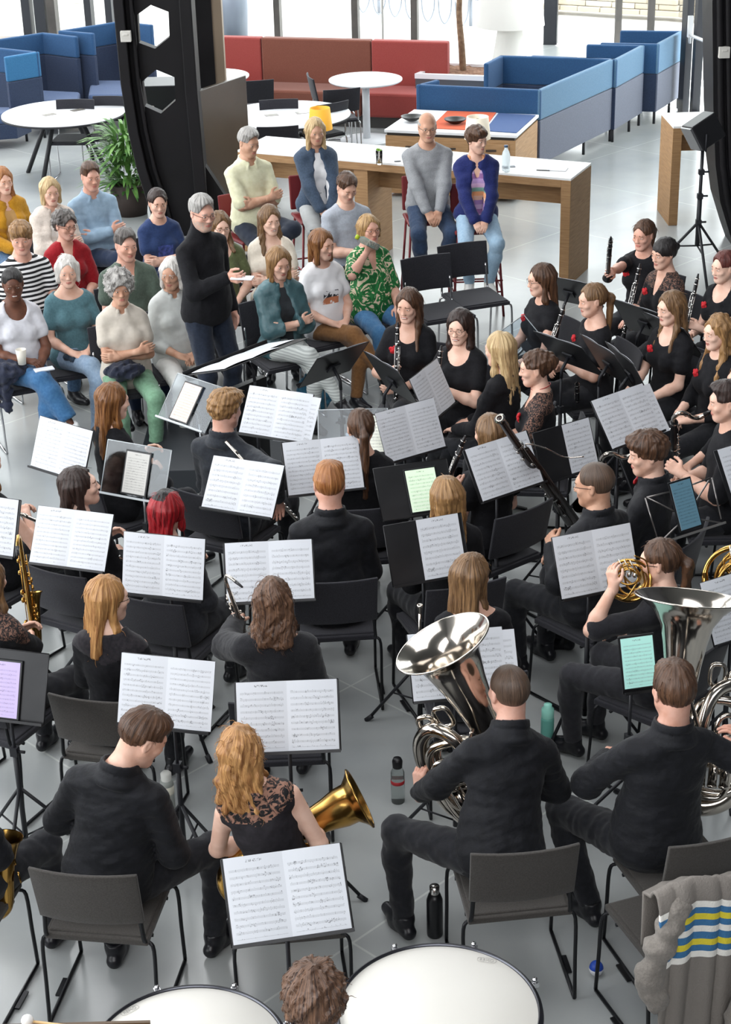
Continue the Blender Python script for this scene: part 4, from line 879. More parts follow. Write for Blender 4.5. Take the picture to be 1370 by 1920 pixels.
# blue booths
m_b1 = fab('2c5078', '335982', ns=90); m_b2 = fab('5a7c98', '6486a2', ns=90); m_b3 = fab('656a78', '6f7483', ns=90); m_b4 = fab('303c54', '39455e', ns=90); m_leg = mat('1e1f24', 0.5)
def booth(lb, poly, z, band, seats=(), cols=(0, 0), legs=()):
    pts = [P(x, y, z) for x, y in poly]; c = sum(pts, Vector())/len(pts); t = empty('booth', (c.x, c.y, 0), 0, lb, 'booth', 'blue high backed booths')
    o = Vector((c.x, c.y, 0)); T_ = 0.06
    for i in range(len(pts)-1):
        a, b = pts[i]-o, pts[i+1]-o; d = (b-a).normalized(); q = Vector((-d.y, d.x, 0))*T_/2; e = d*T_*0.5
        cc = cols[i] if i < len(cols) else cols[-1]
        f = MB(); quadbox(f, [a-q-e, b-q+e, b+q+e, a+q-e], z-band, z); f.build('upper_band', [m_b1, m_b2, fab('336c98', '3c77a4', ns=90)][cc], t, bevel=0.018)
        f = MB(); quadbox(f, [a-q-e*.9, b-q+e*.9, b+q+e*.9, a+q-e*.9], 0.15, z-band-0.004); f.build('side_panel', [m_b4, m_b3, m_b4][cc], t, bevel=0.01)
    for s_ in seats:
        cs = [P(x, y, 0.43)-o for x, y in s_]
        for c_ in cs: c_.z = 0
        f = MB(); quadbox(f, cs, 0.30, 0.43); f.build('seat', fab('46587a', '506284', ns=90), t, bevel=0.03); f = MB(); quadbox(f, cs, 0.12, 0.30); f.build('bench', m_b4, t, bevel=0.01)
    for k, p in enumerate(pts):
        if k in legs: p = p-o; f = MB(); f.tube([(p.x, p.y, 0), (p.x, p.y, 0.16)], 0.017, 6); f.build('leg', m_leg, t)
    for k in legs:
        if k+1 < len(pts): p = pts[k].lerp(pts[k+1], 0.62)-o; f = MB(); f.tube([(p.x, p.y, 0), (p.x, p.y, 0.16)], 0.017, 6); f.build('leg', m_leg, t)
    return t
ZB = 0.97
booth('blue booth with grey sides behind the reception desk', [(818, 150), (786, 158), (1010, 168), (1148, 110), (940, 104), (912, 118)], ZB, 0.33, seats=[[(825, 182), (1000, 192), (1020, 180), (850, 170)]], cols=(0, 0, 1, 0, 0), legs=(2, 3))
booth('middle blue booth of the row along the right windows', [(1000, 104), (1153, 111), (1203, 85), (1104, 83)], ZB, 0.33, cols=(0, 1, 0), legs=(1, 2))
booth('farthest blue booth beside the glass door at right', [(1130, 80), (1232, 82), (1277, 58), (1167, 57)], ZB, 0.36, cols=(0, 1, 0), legs=(1, 2))
booth('light blue cornered booth at the left edge behind the round table', [(-110, 78), (68, 97), (12, 106)], 1.05, 0.30, seats=[[(-90, 220), (28, 212), (55, 200), (-90, 200)]], cols=(0, 2), legs=(1,))
booth('mid blue booth with a folded wing behind the left round table', [(-60, 82), (80, 61), (141, 68)], 1.05, 0.27, seats=[[(60, 190), (145, 186), (150, 172), (70, 168)]], cols=(0, 0))
booth('blue booth with a grey seat beside the black column', [(172, 62), (114, 57), (222, 40), (282, 46)], 1.08, 0.28, seats=[[(165, 178), (238, 178), (232, 150), (170, 150)]], cols=(0, 0, 0))
# reception desk with mats
m_oak2 = mat('a17c54', 0.55, col2='b38e66', nscale=5, stretch=(1.2, 1.2, 14), key='oak')
dc = [P(720, 243, 0.72), P(968, 254, 0.72), P(1010, 215, 0.72), P(776, 205, 0.72)]; dk = empty('reception_desk', ((dc[0]+dc[2])/2).xy.to_3d(), 0, 'oak desk with white top in front of the blue booth', 'desk'); o = dk.location.copy()
f = MB(); quadbox(f, [c-o for c in dc], 0.69, 0.72); f.build('desktop', m_white, dk, bevel=0.004)
inn = [(c-o)*0.985 for c in dc]; f = MB(); quadbox(f, inn, 0.04, 0.66); f.build('carcass', m_oak2, dk); f = MB(); quadbox(f, [v*0.98 for v in inn], 0.655, 0.692); f.build('shadow_gap', mat('2b2622', 0.6), dk)
fr0, fr1 = inn[0], inn[1]
for i in range(3):
    a = fr0.lerp(fr1, 0.06+0.31*i); b = fr0.lerp(fr1, 0.06+0.31*i+0.27); f = MB(); nn = Vector((0.2, -1, 0)).normalized()*0.012; f.add([Vector((p.x, p.y, z))+nn*k for z in (0.36, 0.62) for p, k in ((a, 1), (b, 1), (b, 0), (a, 0))], [(3, 2, 1, 0), (4, 5, 6, 7), (0, 1, 5, 4), (1, 2, 6, 5), (2, 3, 7, 6), (3, 0, 4, 7)], 0, False)
    dr = f.build('drawer', m_oak2, dk, bevel=0.004); f = MB(); c = (a+b)/2+nn*1.5; f.box((c.x, c.y, 0.55), (0.12, 0.02, 0.02)); f.build('handle', mat('4a4038', 0.4), dr)
for nm, q, col_, lb in (('desk_mat', [(838, 209), (930, 212), (905, 246), (805, 241)], 'd8582a', 'orange mat lying on the reception desk'), ('desk_mat', [(934, 213), (1004, 217), (968, 250), (908, 246)], '2c5fa8', 'blue mat lying on the reception desk')):
    f = MB(); quadbox(f, [P(x, y, 0.72) for x, y in q], 0.722, 0.728); tag(f.build(nm, fab({'d8582a': 'c8501e', '2c5fa8': '21477e'}[col_]), bevel=0.002), lb, 'mat')
for px, py, lb in ((772, 226, 'black dish at the white end of the reception desk'), (853, 231, 'black dish on the orange mat')):
    c = P(px, py, 0.73); f = MB(); f.lathe([(0, 0), (0.05, 0.0), (0.11, 0.035), (0.12, 0.05), (0.105, 0.045), (0.04, 0.012), (0, 0.01)], seg=20); tag(f.build('dish', mat('1d1b1c', 0.4), loc=c), lb, 'dish')
# planter with a small tree
pc = [P(777, 138, 0.62), P(914, 143, 0.62), P(950, 121, 0.62), P(832, 116, 0.62)]; o = ((pc[0]+pc[2])/2).xy.to_3d(); pl = empty('planter', o, 0, 'grey planter box with white rim holding a thin tree', 'planter')
q = [c-o for c in pc]; f = MB(); quadbox(f, [v*0.985 for v in q], 0.0, 0.56); f.build('box', mat('55585e', 0.7), pl)
f = MB()
for i in range(4):
    a, b = q[i], q[(i+1) % 4]; ai, bi = a*0.86, b*0.86; quadbox(f, [a, b, bi, ai], 0.56, 0.62)
f.build('rim', m_white, pl)
f = MB(); rg = random.Random(3)
f = MB(); N = 14
for i in range(N+1):
    for j in range(N+1):
        a = q[0].lerp(q[1], i/N); b = q[3].lerp(q[2], i/N); p = a.lerp(b, j/N)*0.87; f.v.append((p.x, p.y, 0.585+rg.uniform(-0.015, 0.02)))
for i in range(N):
    for j in range(N): f.f.append((i*(N+1)+j, (i+1)*(N+1)+j, (i+1)*(N+1)+j+1, i*(N+1)+j+1)); f.mi.append(0); f.sm.append(True)
f.build('soil', mat('6a4c3c', 0.95, col2='8a6a55', nscale=30), pl)
tp = P(868, 129, 0.6); tr = empty('indoor_tree', (tp.x, tp.y, 0.59), 0, 'thin bare tree trunk rising from the grey planter', 'tree')
f = MB(); f.tube(smoothpath([(0, 0, -0.05), (-0.02, 0, 0.3), (-0.05, 0, 0.7), (-0.03, 0.02, 1.2), (-0.06, 0, 2.0), (0, 0, 3.0)]), [0.045-0.0007*i for i in range(31)], 10); f.build('trunk', mat('8a7058', 0.9, col2='6b5340', nscale=20), tr)
for i in range(5):
    a = i*1.3; f = MB(); f.tube([(-0.03, 0, 2.0+0.2*i), (math.cos(a)*0.5, math.sin(a)*0.5, 2.7+0.2*i), (math.cos(a)*0.8, math.sin(a)*0.8, 3.3+0.2*i)], [0.02, 0.014, 0.008], 6); f.build('branch', mat('8a7058', 0.9), tr)
leaf_ball('crown', (0, 0, 3.5), (1.0, 1.0, 0.7), 1200, 0.06, m_leaf, tr, 5)
# giant white floor lamp by the window
lp = P(955, 112, 0); lm = empty('giant_floor_lamp', (lp.x, lp.y, 0), 0, 'giant white floor lamp standing behind the blue booth', 'lamp')
zb = PY(948, 47, lp.y).z; f = MB(); f.lathe([(0.0, 0), (0.26, 0), (0.25, 0.03), (0.17, 0.5), (0.11, zb+0.1), (0, zb+0.1)], seg=28); f.build('stem', mat('cfcdc8', 0.5), lm)
f = MB(); f.lathe([(0.50, zb), (0.40, zb+0.85), (0.39, zb+0.85), (0.488, zb)], seg=40); f.build('lamp_shade', mat('cfcdc8', 0.8), lm)
# oak bar tables
def bar_table(A_, B_, depth, z, lb, mids=()):
    u = (B_-A_).xy.to_3d().normalized(); n = Vector((-u.y, u.x, 0)); n = n if n.y > 0 else -n; L = (B_-A_).xy.length; o = Vector((A_.x, A_.y, 0)); ang = math.atan2(u.y, u.x)
    t = empty('bar_table', o, ang, lb, 'table'); M_ = 1 if (Matrix.Rotation(-ang, 3, 'Z') @ n).y > 0 else -1; D = depth*M_
    def bx(nm, x0, x1, y0, y1, z0, z1, m): f = MB(); f.box(((x0+x1)/2, (y0+y1)/2*M_, (z0+z1)/2), (x1-x0, y1-y0, z1-z0)); f.build(nm, m, t, bevel=0.003)
    bx('tabletop', 0, L, 0, depth, z-0.022, z, mat('f0f0ee', 0.4)); bx('side_panel', 0, 0.09, 0, depth, 0, z-0.022, m_oak); bx('side_panel', L-0.09, L, 0, depth, 0, z-0.022, m_oak)
    bx('front_rail', 0.09, L-0.09, 0.0, 0.03, z-0.09, z-0.022, m_oak); bx('apron', 0.09, L-0.09, depth*0.5, depth*0.5+0.04, z-0.32, z-0.022, m_oak)
    for m_ in mids: bx('middle_panel', m_-0.07, m_+0.07, 0.02, depth-0.02, 0, z-0.022, m_oak)
    return t
A_ = P(1070, 335, 1.0); B_ = P(445, 281, 1.0); BU = (B_-A_).xy.to_3d().normalized(); BN = Vector((-BU.y, BU.x, 0)); BN = BN if BN.y > 0 else -BN
bar_table(A_, B_, 0.60, 1.0, 'long oak bar table with white top behind the seated audience', mids=(2.05,))
A2 = P(1262, 237, 1.0); bar_table(A2, A2+Vector((1.6, 0.05, 0)), 0.6, 1.0, 'oak bar table standing beside the right black column')
def bar_pt(px, py): return P(px, py, 1.0)
def glassmat(c='ffffff'): return mat(c, 0.05, trans=1.0, ior=1.3, key='glass')
# things on the bar tables
c = bar_pt(711, 308); gl = empty('drinking_glass', c, 0, 'tall glass of amber tea with mint on the bar table', 'glass')
f = MB(); f.lathe([(0, 0), (0.028, 0), (0.033, 0.13), (0.030, 0.13), (0.026, 0.012), (0, 0.012)], seg=18); f.build('tumbler', glassmat(), gl); f = MB(); f.lathe([(0, 0.012), (0.025, 0.013), (0.028, 0.075), (0, 0.075)], seg=18); f.build('tea', mat('b88a2e', 0.2), gl)
f = MB(); [f.ell((0.012*math.cos(a), 0.012*math.sin(a), 0.12+0.02*(a % 1)), (0.018, 0.010, 0.012), Matrix.Rotation(a, 3, 'Z'), 8) for a in (0.3, 1.5, 2.8, 4.1, 5.3)]; f.tube([(0, 0, 0.03), (0.005, 0, 0.15)], 0.003, 5); f.build('mint', mat('6f9a35', 0.7), gl)
c = bar_pt(948, 322); wb = empty('water_bottle', c, 0, 'clear water bottle on the bar table beside the woman in blue', 'bottle')
f = MB(); f.lathe([(0, 0), (0.036, 0), (0.038, 0.02), (0.038, 0.15), (0.030, 0.18), (0.015, 0.205), (0.015, 0.225), (0, 0.225)], seg=18); f.build('body', mat('dfe8ec', 0.1, trans=0.7, ior=1.2), wb); f = MB(); f.lathe([(0, 0.222), (0.018, 0.222), (0.018, 0.24), (0, 0.24)], seg=14); f.build('cap', mat('3d5570', 0.5), wb)
for px, py, w, h_, c_, lb, rz_ in ((1045, 318, 0.17, 0.13, 'c8c8cc', 'closed grey booklet on the right end of the bar table', -0.3), (1018, 320, 0.12, 0.02, '222428', 'black pen on the bar table beside the grey booklet', -0.3), (955, 313, 0.10, 0.05, '70757c', 'grey card on the bar table behind the woman in blue', 0.1), (745, 303, 0.06, 0.03, '30333a', 'black phone on the bar table beside the bald man', 0.2)):
    c = bar_pt(px, py); f = MB(); f.box((0, 0, 0.004), (w, h_, 0.006)); tag(f.build(lb.split()[-0 if False else 1] if False else {'closed': 'booklet', 'black pen': 'pen'}.get(lb.split()[0], 'pen' if ' pen ' in lb else 'card' if ' card ' in lb else 'mobile_phone'), mat(c_, 0.5), loc=c, rz=rz_), lb, 'booklet' if 'booklet' in lb else 'pen' if ' pen ' in lb else 'card' if ' card ' in lb else 'phone')
for i, (px, py) in enumerate(((1300, 229), (1320, 226))):
    c = bar_pt(px, py); f = MB(); f.box((0, 0, 0.002+0.002*i), (0.30, 0.21, 0.002)); tag(f.build('paper_sheet', mat('f4f4f2', 0.7), loc=c, rz=0.2+0.3*i), ('white paper sheet on the right bar table, nearer its end', 'white paper sheet on the right bar table, nearer the black column')[i], 'paper')
def table_lamp(px, py, colr, lb, z0, w=1.0):
    c = P(px, py, z0+0.13); t = empty('table_lamp', (c.x, c.y, z0), 0, lb, 'lamp'); f = MB(); f.lathe([(0.115*w, 0.03), (0.095*w, 0.24), (0.090*w, 0.24), (0.110*w, 0.03)], seg=28); f.build('lamp_shade', mat(colr, 0.7, emit=colr, es=0.12), t)
    f = MB(); f.lathe([(0, 0.0), (0.07, 0), (0.07, 0.012), (0.012, 0.02), (0.012, 0.22), (0, 0.22)], seg=16); f.build('stem', mat('2b2b2e', 0.4), t); return t
table_lamp(600, 223, 'f2b23a', 'yellow lamp shade behind the blonde woman in denim', 1.0, 1.05); table_lamp(895, 240, 'f0e6d2', 'cream lamp shade behind the woman in the blue cardigan', 1.0, 1.1)
# potted plant by the column
c = P(246, 400, 0); pp = empty('potted_plant', (c.x, c.y, 0), 0, 'bushy green plant in a dark pot beside the black column', 'plant')
f = MB(); f.lathe([(0, 0), (0.17, 0), (0.21, 0.32), (0.19, 0.32), (0.17, 0.27), (0, 0.27)], seg=24); f.build('pot', mat('3a302c', 0.7), pp)
rg = np.random.RandomState(8); f = MB()
for i in range(520):
    a = rg.rand()*6.28; el_ = 0.3+rg.rand()*1.15; L = 0.18+0.32*rg.rand(); b0 = np.array([0.10*math.cos(a), 0.10*math.sin(a), 0.22+0.62*rg.rand()]); d = np.array([math.cos(a)*math.cos(el_), math.sin(a)*math.cos(el_), math.sin(el_)]); s_ = np.array([-math.sin(a), math.cos(a), 0])
    pts = [b0+d*L*t+np.array([0, 0, -0.22*t*t*L*2]) for t in (0.2, 0.5, 0.8, 1.1)]; wd = (0.005, 0.018, 0.017, 0.002)
    vs = []
    for p, w_ in zip(pts, wd): vs += [p-s_*w_, p+s_*w_]
    f.add(vs, [(0, 1, 3, 2), (2, 3, 5, 4), (4, 5, 7, 6)])
f.build('foliage', mat('34602a', 0.5, col2='6a9548', nscale=8), pp)
# stage lamp on a tripod at right
bp = P(1303, 520, 0); sl = empty('spotlight_stand', (bp.x, bp.y, 0), 0, 'black tripod stand at right beneath the spotlight', 'stand'); zt = 1.18
f = MB(); f.tube([(0, 0, 0.42), (0, 0, zt)], 0.016, 8); f.tube([(0, 0, 0.3), (0, 0, 0.75)], 0.022, 8); f.build('pole', m_leg, sl)
for i in range(3):
    a = 0.6+i*2.094; f = MB(); f.tube([(0, 0, 0.52), (0.42*math.cos(a), 0.42*math.sin(a), 0.015)], 0.013, 6); f.tube([(0, 0, 0.3), (0.2*math.cos(a), 0.2*math.sin(a), 0.275)], 0.008, 6); f.build('leg', m_leg, sl)
for z in (0.52, 0.76, 0.98): f = MB(); f.box((0, 0, z), (0.05, 0.05, 0.045)); f.tube([(0.02, 0, z), (0.07, 0, z)], 0.009, 6); f.build('clamp', m_leg, sl)
sp = empty('spotlight', (bp.x, bp.y, zt), 0, 'black box spotlight on the tripod beside the right column', 'lamp'); f = MB(); Mx = Matrix.Rotation(-0.5, 3, 'Y') @ Matrix.Rotation(0.3, 3, 'Z')
f.box((0, 0, 0.17), (0.25, 0.22, 0.24), M=Mx); f.build('housing', mat('17171a', 0.4), sp, bevel=0.01); f = MB(); f.box(Mx @ Vector((-0.135, 0, 0))+Vector((0, 0, 0.17)), (0.02, 0.2, 0.22), M=Mx); f.build('lens', mat('6a6a6c', 0.2, metal=0.4), sp); f = MB(); f.tube([(0, -0.14, 0.17), (0, -0.14, 0.02), (0, 0.14, 0.02), (0, 0.14, 0.17)], 0.008, 6); f.build('yoke', m_leg, sp)
# ------------------------------------------------------------------ chairs
def chair_parts(t, shell, frame, seatm=None, w=0.43):
    f = MB(); prof = []
    NX, NY = 8, 6; vs = []
    for j in range(NY+1):
        for i in range(NX+1):
            x = (i/NX-0.5)*w; z = 0.565+0.27*j/NY; y = -0.205-0.055*j/NY-0.030*(1-(2*i/NX-1)**2)*-1*-1; vs.append((x*(1+0.02*j/NY), y, z))
    for j in range(NY+1):
        for i in range(NX+1):
            v = vs[j*(NX+1)+i]; vs.append((v[0], v[1]-0.018, v[2]))
    n = (NX+1)*(NY+1); fs = []
    for j in range(NY):
        for i in range(NX):
            a = j*(NX+1)+i; q = (a, a+1, a+NX+2, a+NX+1); fs.append(q[::-1]); fs.append(tuple(n+k for k in q))
    bd = [i for i in range(NX)]+[NX+(NX+1)*j for j in range(NY)]+[NY*(NX+1)+NX-i for i in range(NX)]+[(NX+1)*(NY-j) for j in range(NY)]
    for k in range(len(bd)): a, b = bd[k], bd[(k+1) % len(bd)]; fs.append((a, b, n+b, n+a))
    f.add(vs, fs, 0, True); f.build('backrest', shell, t, bevel=0.004)
    f = MB(); f.box((0, 0.01, 0.445), (w, 0.42, 0.03)); f.box((0, 0.012, 0.463), (w-0.03, 0.39, 0.012)); f.build('seat', seatm or shell, t, bevel=0.012)
    r = 0.0085
    for s_ in (-1, 1):
        x = s_*(w/2-0.01); xo = s_*(w/2+0.018)
        f = MB(); f.tube(smoothpath([(x, -0.17, 0.435), (xo, -0.185, 0.40), (xo, -0.20, 0.2), (xo, -0.215, 0.012)], 4), r, 6); f.build('leg', frame, t)
        f = MB(); f.tube(smoothpath([(x, 0.19, 0.435), (xo, 0.205, 0.40), (xo, 0.22, 0.2), (xo, 0.235, 0.012)], 4), r, 6); f.build('leg', frame, t)
        f = MB(); f.tube([(xo, -0.215, 0.010), (xo, 0.235, 0.010)], r, 6); f.box((xo+s_*0.012, 0.0, 0.010), (0.03, 0.11, 0.008)); f.build('runner', frame, t)
        f = MB(); f.tube(smoothpath([(x, -0.15, 0.44), (x, -0.205, 0.46), (x*0.97, -0.215, 0.56), (x*0.96, -0.232, 0.66)], 4), r*1.1, 6); f.build('back_bracket', frame, t)
    f = MB(); f.tube([(-w/2, 0.12, 0.425), (w/2, 0.12, 0.425)], r, 6); f.tube([(-w/2, -0.12, 0.425), (w/2, -0.12, 0.425)], r, 6); f.build('cross_bar', frame, t)
m_shell = fab('3a3734', '45423f', ns=160, bump=0.15); m_shell2 = fab('26262b', '303036', ns=160, bump=0.15); m_rod = mat('1c1d20', 0.35, metal=0.4, key='black rod'); m_chrome = mat('c8c8ca', 0.2, metal=1.0, key='chrome')
PROTO = {}
def chair(x, y, yaw, lb, kind='black', group=None):
    if kind not in PROTO:
        t = empty('stacking_chair', (x, y, 0), yaw, lb, 'chair', group)
        chair_parts(t, {'black': m_shell2, 'brown': m_shell, 'chrome': m_shell2}[kind], m_chrome if kind == 'chrome' else m_rod); PROTO[kind] = t; return t
    t = copy_tree(PROTO[kind]); t.location = (x, y, 0); t.rotation_euler = (0, 0, yaw); t['label'] = lb
    if group: t['group'] = group
    return t
def bar_stool(x, y, yaw, lb):
    t = empty('bar_stool', (x, y, 0), yaw, lb, 'stool', 'dark red bar stools'); m = mat('6e1c20', 0.5, key='dark red plastic'); f = MB(); f.box((0, 0, 0.745), (0.40, 0.38, 0.03)); f.build('seat', m, t, bevel=0.014)
    f = MB(); f.box((0, -0.20, 0.93), (0.40, 0.025, 0.30), M=Matrix.Rotation(0.12, 3, 'X')); f.build('backrest', m, t, bevel=0.012)
    rm = mat('7c3034', 0.35, metal=0.4)
    for sx in (-1, 1):
        for sy in (-1, 1): f = MB(); f.tube([(sx*0.17, sy*0.15, 0.74), (sx*0.22, sy*0.20, 0.0)], 0.011, 6); f.build('leg', rm, t)
    for z in (0.22, 0.32): f = MB(); q = 0.215-0.05*z*0.5; f.tube([(-q, -q*.9, z), (q, -q*.9, z), (q, q*.9, z), (-q, q*.9, z)], 0.008, 6, True); f.build('foot_rail', rm, t)
    return t
# loose chairs around the lounge tables
for px, py, yw, lb in [(640, 166, 15, 'black chair tucked at the pedestal table, its back to us'), (583, 142, -80, 'black chair side on at the pedestal table'), (522, 187, 185, 'black chair on the far side of the second large round table'), (622, 192, 35, 'black chair at the right rim of the second large round table'),
                       (478, 150, 10, 'black chair at the half hidden pedestal table'), (140, 187, 175, 'black chair behind the left large round table, nearest the booths'), (208, 181, 170, 'black chair behind the left large round table, nearest the column'), (520, 236, 5, 'black chair in front of the second large round table')]:
    c = P(px, py, 0.835); chair(c.x-math.sin(R(yw))*.26, c.y+math.cos(R(yw))*.26, R(yw), lb, 'chrome', 'black lounge chairs')
# ------------------------------------------------------------------ printed music
def mth(t, op, a, b=None, c=None):
    n = nd(t, 'ShaderNodeMath', operation=op)
    for i, x in enumerate((a, b, c)):
        if x is None: continue
        if isinstance(x, (int, float)): n.inputs[i].default_value = x
        else: t.links.new(x, n.inputs[i])
    return n.outputs[0]
def score_mat(rows, seed, paper='d6d9df', ink='23252a', emit=0.0, title=True):
    m = bpy.data.materials.new('printed music'); m.use_nodes = True; t = m.node_tree; b = t.nodes['Principled BSDF']; b.inputs['Roughness'].default_value = 0.85; b.inputs['Specular IOR Level'].default_value = 0.2
    uv = nd(t, 'ShaderNodeUVMap'); sp = nd(t, 'ShaderNodeSeparateXYZ'); t.links.new(uv.outputs[0], sp.inputs[0]); U_, V_ = sp.outputs[0], sp.outputs[1]
    top = 0.88; row = mth(t, 'MULTIPLY', V_, rows/top); fr = mth(t, 'FRACT', row)
    band = mth(t, 'MULTIPLY', mth(t, 'GREATER_THAN', fr, 0.34), mth(t, 'LESS_THAN', fr, 0.70))
    ln = mth(t, 'FRACT', mth(t, 'MULTIPLY', mth(t, 'SUBTRACT', fr, 0.34), 5/0.36)); lines = mth(t, 'MULTIPLY', band, mth(t, 'LESS_THAN', ln, 0.26))
    cm = nd(t, 'ShaderNodeCombineXYZ'); t.links.new(mth(t, 'MULTIPLY', U_, 46.0), cm.inputs[0]); t.links.new(mth(t, 'MULTIPLY', V_, rows*5.5), cm.inputs[1]); cm.inputs[2].default_value = seed*3.7
    nz = nd(t, 'ShaderNodeTexNoise'); nz.inputs['Scale'].default_value = 1.0; nz.inputs['Detail'].default_value = 2; t.links.new(cm.outputs[0], nz.inputs['Vector'])
    cm2 = nd(t, 'ShaderNodeCombineXYZ'); t.links.new(mth(t, 'MULTIPLY', U_, 5.0), cm2.inputs[0]); t.links.new(mth(t, 'FLOOR', row), cm2.inputs[1]); cm2.inputs[2].default_value = seed*1.3
    nz2 = nd(t, 'ShaderNodeTexNoise'); nz2.inputs['Scale'].default_value = 1.7; t.links.new(cm2.outputs[0], nz2.inputs['Vector'])
    wide = mth(t, 'MULTIPLY', mth(t, 'GREATER_THAN', fr, 0.20), mth(t, 'LESS_THAN', fr, 0.84))
    notes = mth(t, 'MULTIPLY', wide, mth(t, 'GREATER_THAN', nz.outputs['Fac'], mth(t, 'SUBTRACT', 0.96, mth(t, 'MULTIPLY', nz2.outputs['Fac'], 0.60))))
    bars = mth(t, 'MULTIPLY', band, mth(t, 'LESS_THAN', mth(t, 'FRACT', mth(t, 'MULTIPLY', U_, 5.3)), 0.02))
    ink_ = mth(t, 'MAXIMUM', mth(t, 'MAXIMUM', mth(t, 'MULTIPLY', lines, 0.62), mth(t, 'MULTIPLY', notes, 0.6)), mth(t, 'MULTIPLY', bars, 0.8))
    mar = mth(t, 'MULTIPLY', mth(t, 'MULTIPLY', mth(t, 'GREATER_THAN', U_, 0.07), mth(t, 'LESS_THAN', U_, 0.93)), mth(t, 'MULTIPLY', mth(t, 'GREATER_THAN', V_, 0.045), mth(t, 'LESS_THAN', V_, 0.86)))
    ink_ = mth(t, 'MULTIPLY', ink_, mar)
    if title:
        tb = mth(t, 'MULTIPLY', mth(t, 'MULTIPLY', mth(t, 'GREATER_THAN', V_, 0.925), mth(t, 'LESS_THAN', V_, 0.955)), mth(t, 'MULTIPLY', mth(t, 'GREATER_THAN', U_, 0.36), mth(t, 'LESS_THAN', U_, 0.64)))
        ink_ = mth(t, 'MAXIMUM', ink_, mth(t, 'MULTIPLY', mth(t, 'MULTIPLY', tb, 0.6), mth(t, 'GREATER_THAN', nz.outputs['Fac'], 0.52)))
    mx = nd(t, 'ShaderNodeMix', data_type='RGBA'); mx.inputs[6].default_value = (*lin(paper), 1); mx.inputs[7].default_value = (*lin(ink), 1); t.links.new(ink_, mx.inputs[0]); t.links.new(mx.outputs[2], b.inputs['Base Color'])
    if emit: t.links.new(mx.outputs[2], b.inputs['Emission Color']); b.inputs['Emission Strength'].default_value = emit; b.inputs['Roughness'].default_value = 0.15
    return m
m_paper = mat('d6d9df', 0.6, key='paper')
SMATS = [(score_mat(r, i), score_mat(r, i+20, title=False)) for i, r in enumerate((12, 10, 11, 9, 12, 10))]
def page(name, x0, x1, h, bend, ms, parent, M, dz=0.0):     # a paper page bowed along x, M places it on the desk
    N = 8; me = bpy.data.meshes.new(name); vs = []; th = 0.0012
    for k in (0, 1):
        for j in (0, 1):
            for i in range(N+1):
                tt = i/N; x = x0+(x1-x0)*tt; z = bend*math.sin(math.pi*tt)+dz-k*th; vs.append(M @ Vector((x, -h/2+h*j, z)))
    q = 2*(N+1); fs = []
    for i in range(N): fs.append((i, i+1, N+2+i, N+1+i))
    for i in range(N): fs.append((q+i+1, q+i, q+N+1+i, q+N+2+i))
    for i in range(N): fs.append((i+1, i, q+i, q+i+1)); fs.append((N+1+i, N+2+i, q+N+2+i, q+N+1+i))
    fs.append((0, N+1, q+N+1, q)); fs.append((N+1+N, N, q+N, q+N+1+N))
    me.from_pydata(vs, [], fs); uvl = me.uv_layers.new(name='UVMap')
    for p in me.polygons:
        p.material_index = 0 if p.index < N else 1
        for li in p.loop_indices:
            v = me.loops[li].vertex_index % q; uvl.data[li].uv = ((v % (N+1))/N, v//(N+1))
    for m in (ms, m_paper): me.materials.append(m)
    me.update(); o = bpy.data.objects.new(name, me); COL.objects.link(o); o.parent = parent; return o
m_desk = mat('202022', 0.35, metal=0.3, col2='2a2a2c', nscale=4, key='black desk'); m_clear = None
def clear_mat():
    m = bpy.data.materials.new('clear acrylic'); m.use_nodes = True; t = m.node_tree; t.nodes.remove(t.nodes['Principled BSDF']); o = t.nodes['Material Output']
    a = nd(t, 'ShaderNodeBsdfTransparent'); a.inputs[0].default_value = (0.78, 0.82, 0.85, 1); g = nd(t, 'ShaderNodeBsdfGlossy'); g.inputs['Roughness'].default_value = 0.06; g.inputs['Color'].default_value = (1, 1, 1, 1)
    x = nd(t, 'ShaderNodeMixShader'); x.inputs[0].default_value = 0.035; t.links.new(a.outputs[0], x.inputs[1]); t.links.new(g.outputs[0], x.inputs[2]); t.links.new(x.outputs[0], o.inputs[0]); return m
m_clear = clear_mat(); m_edge = mat('b9bfc2', 0.3, key='acrylic edge')
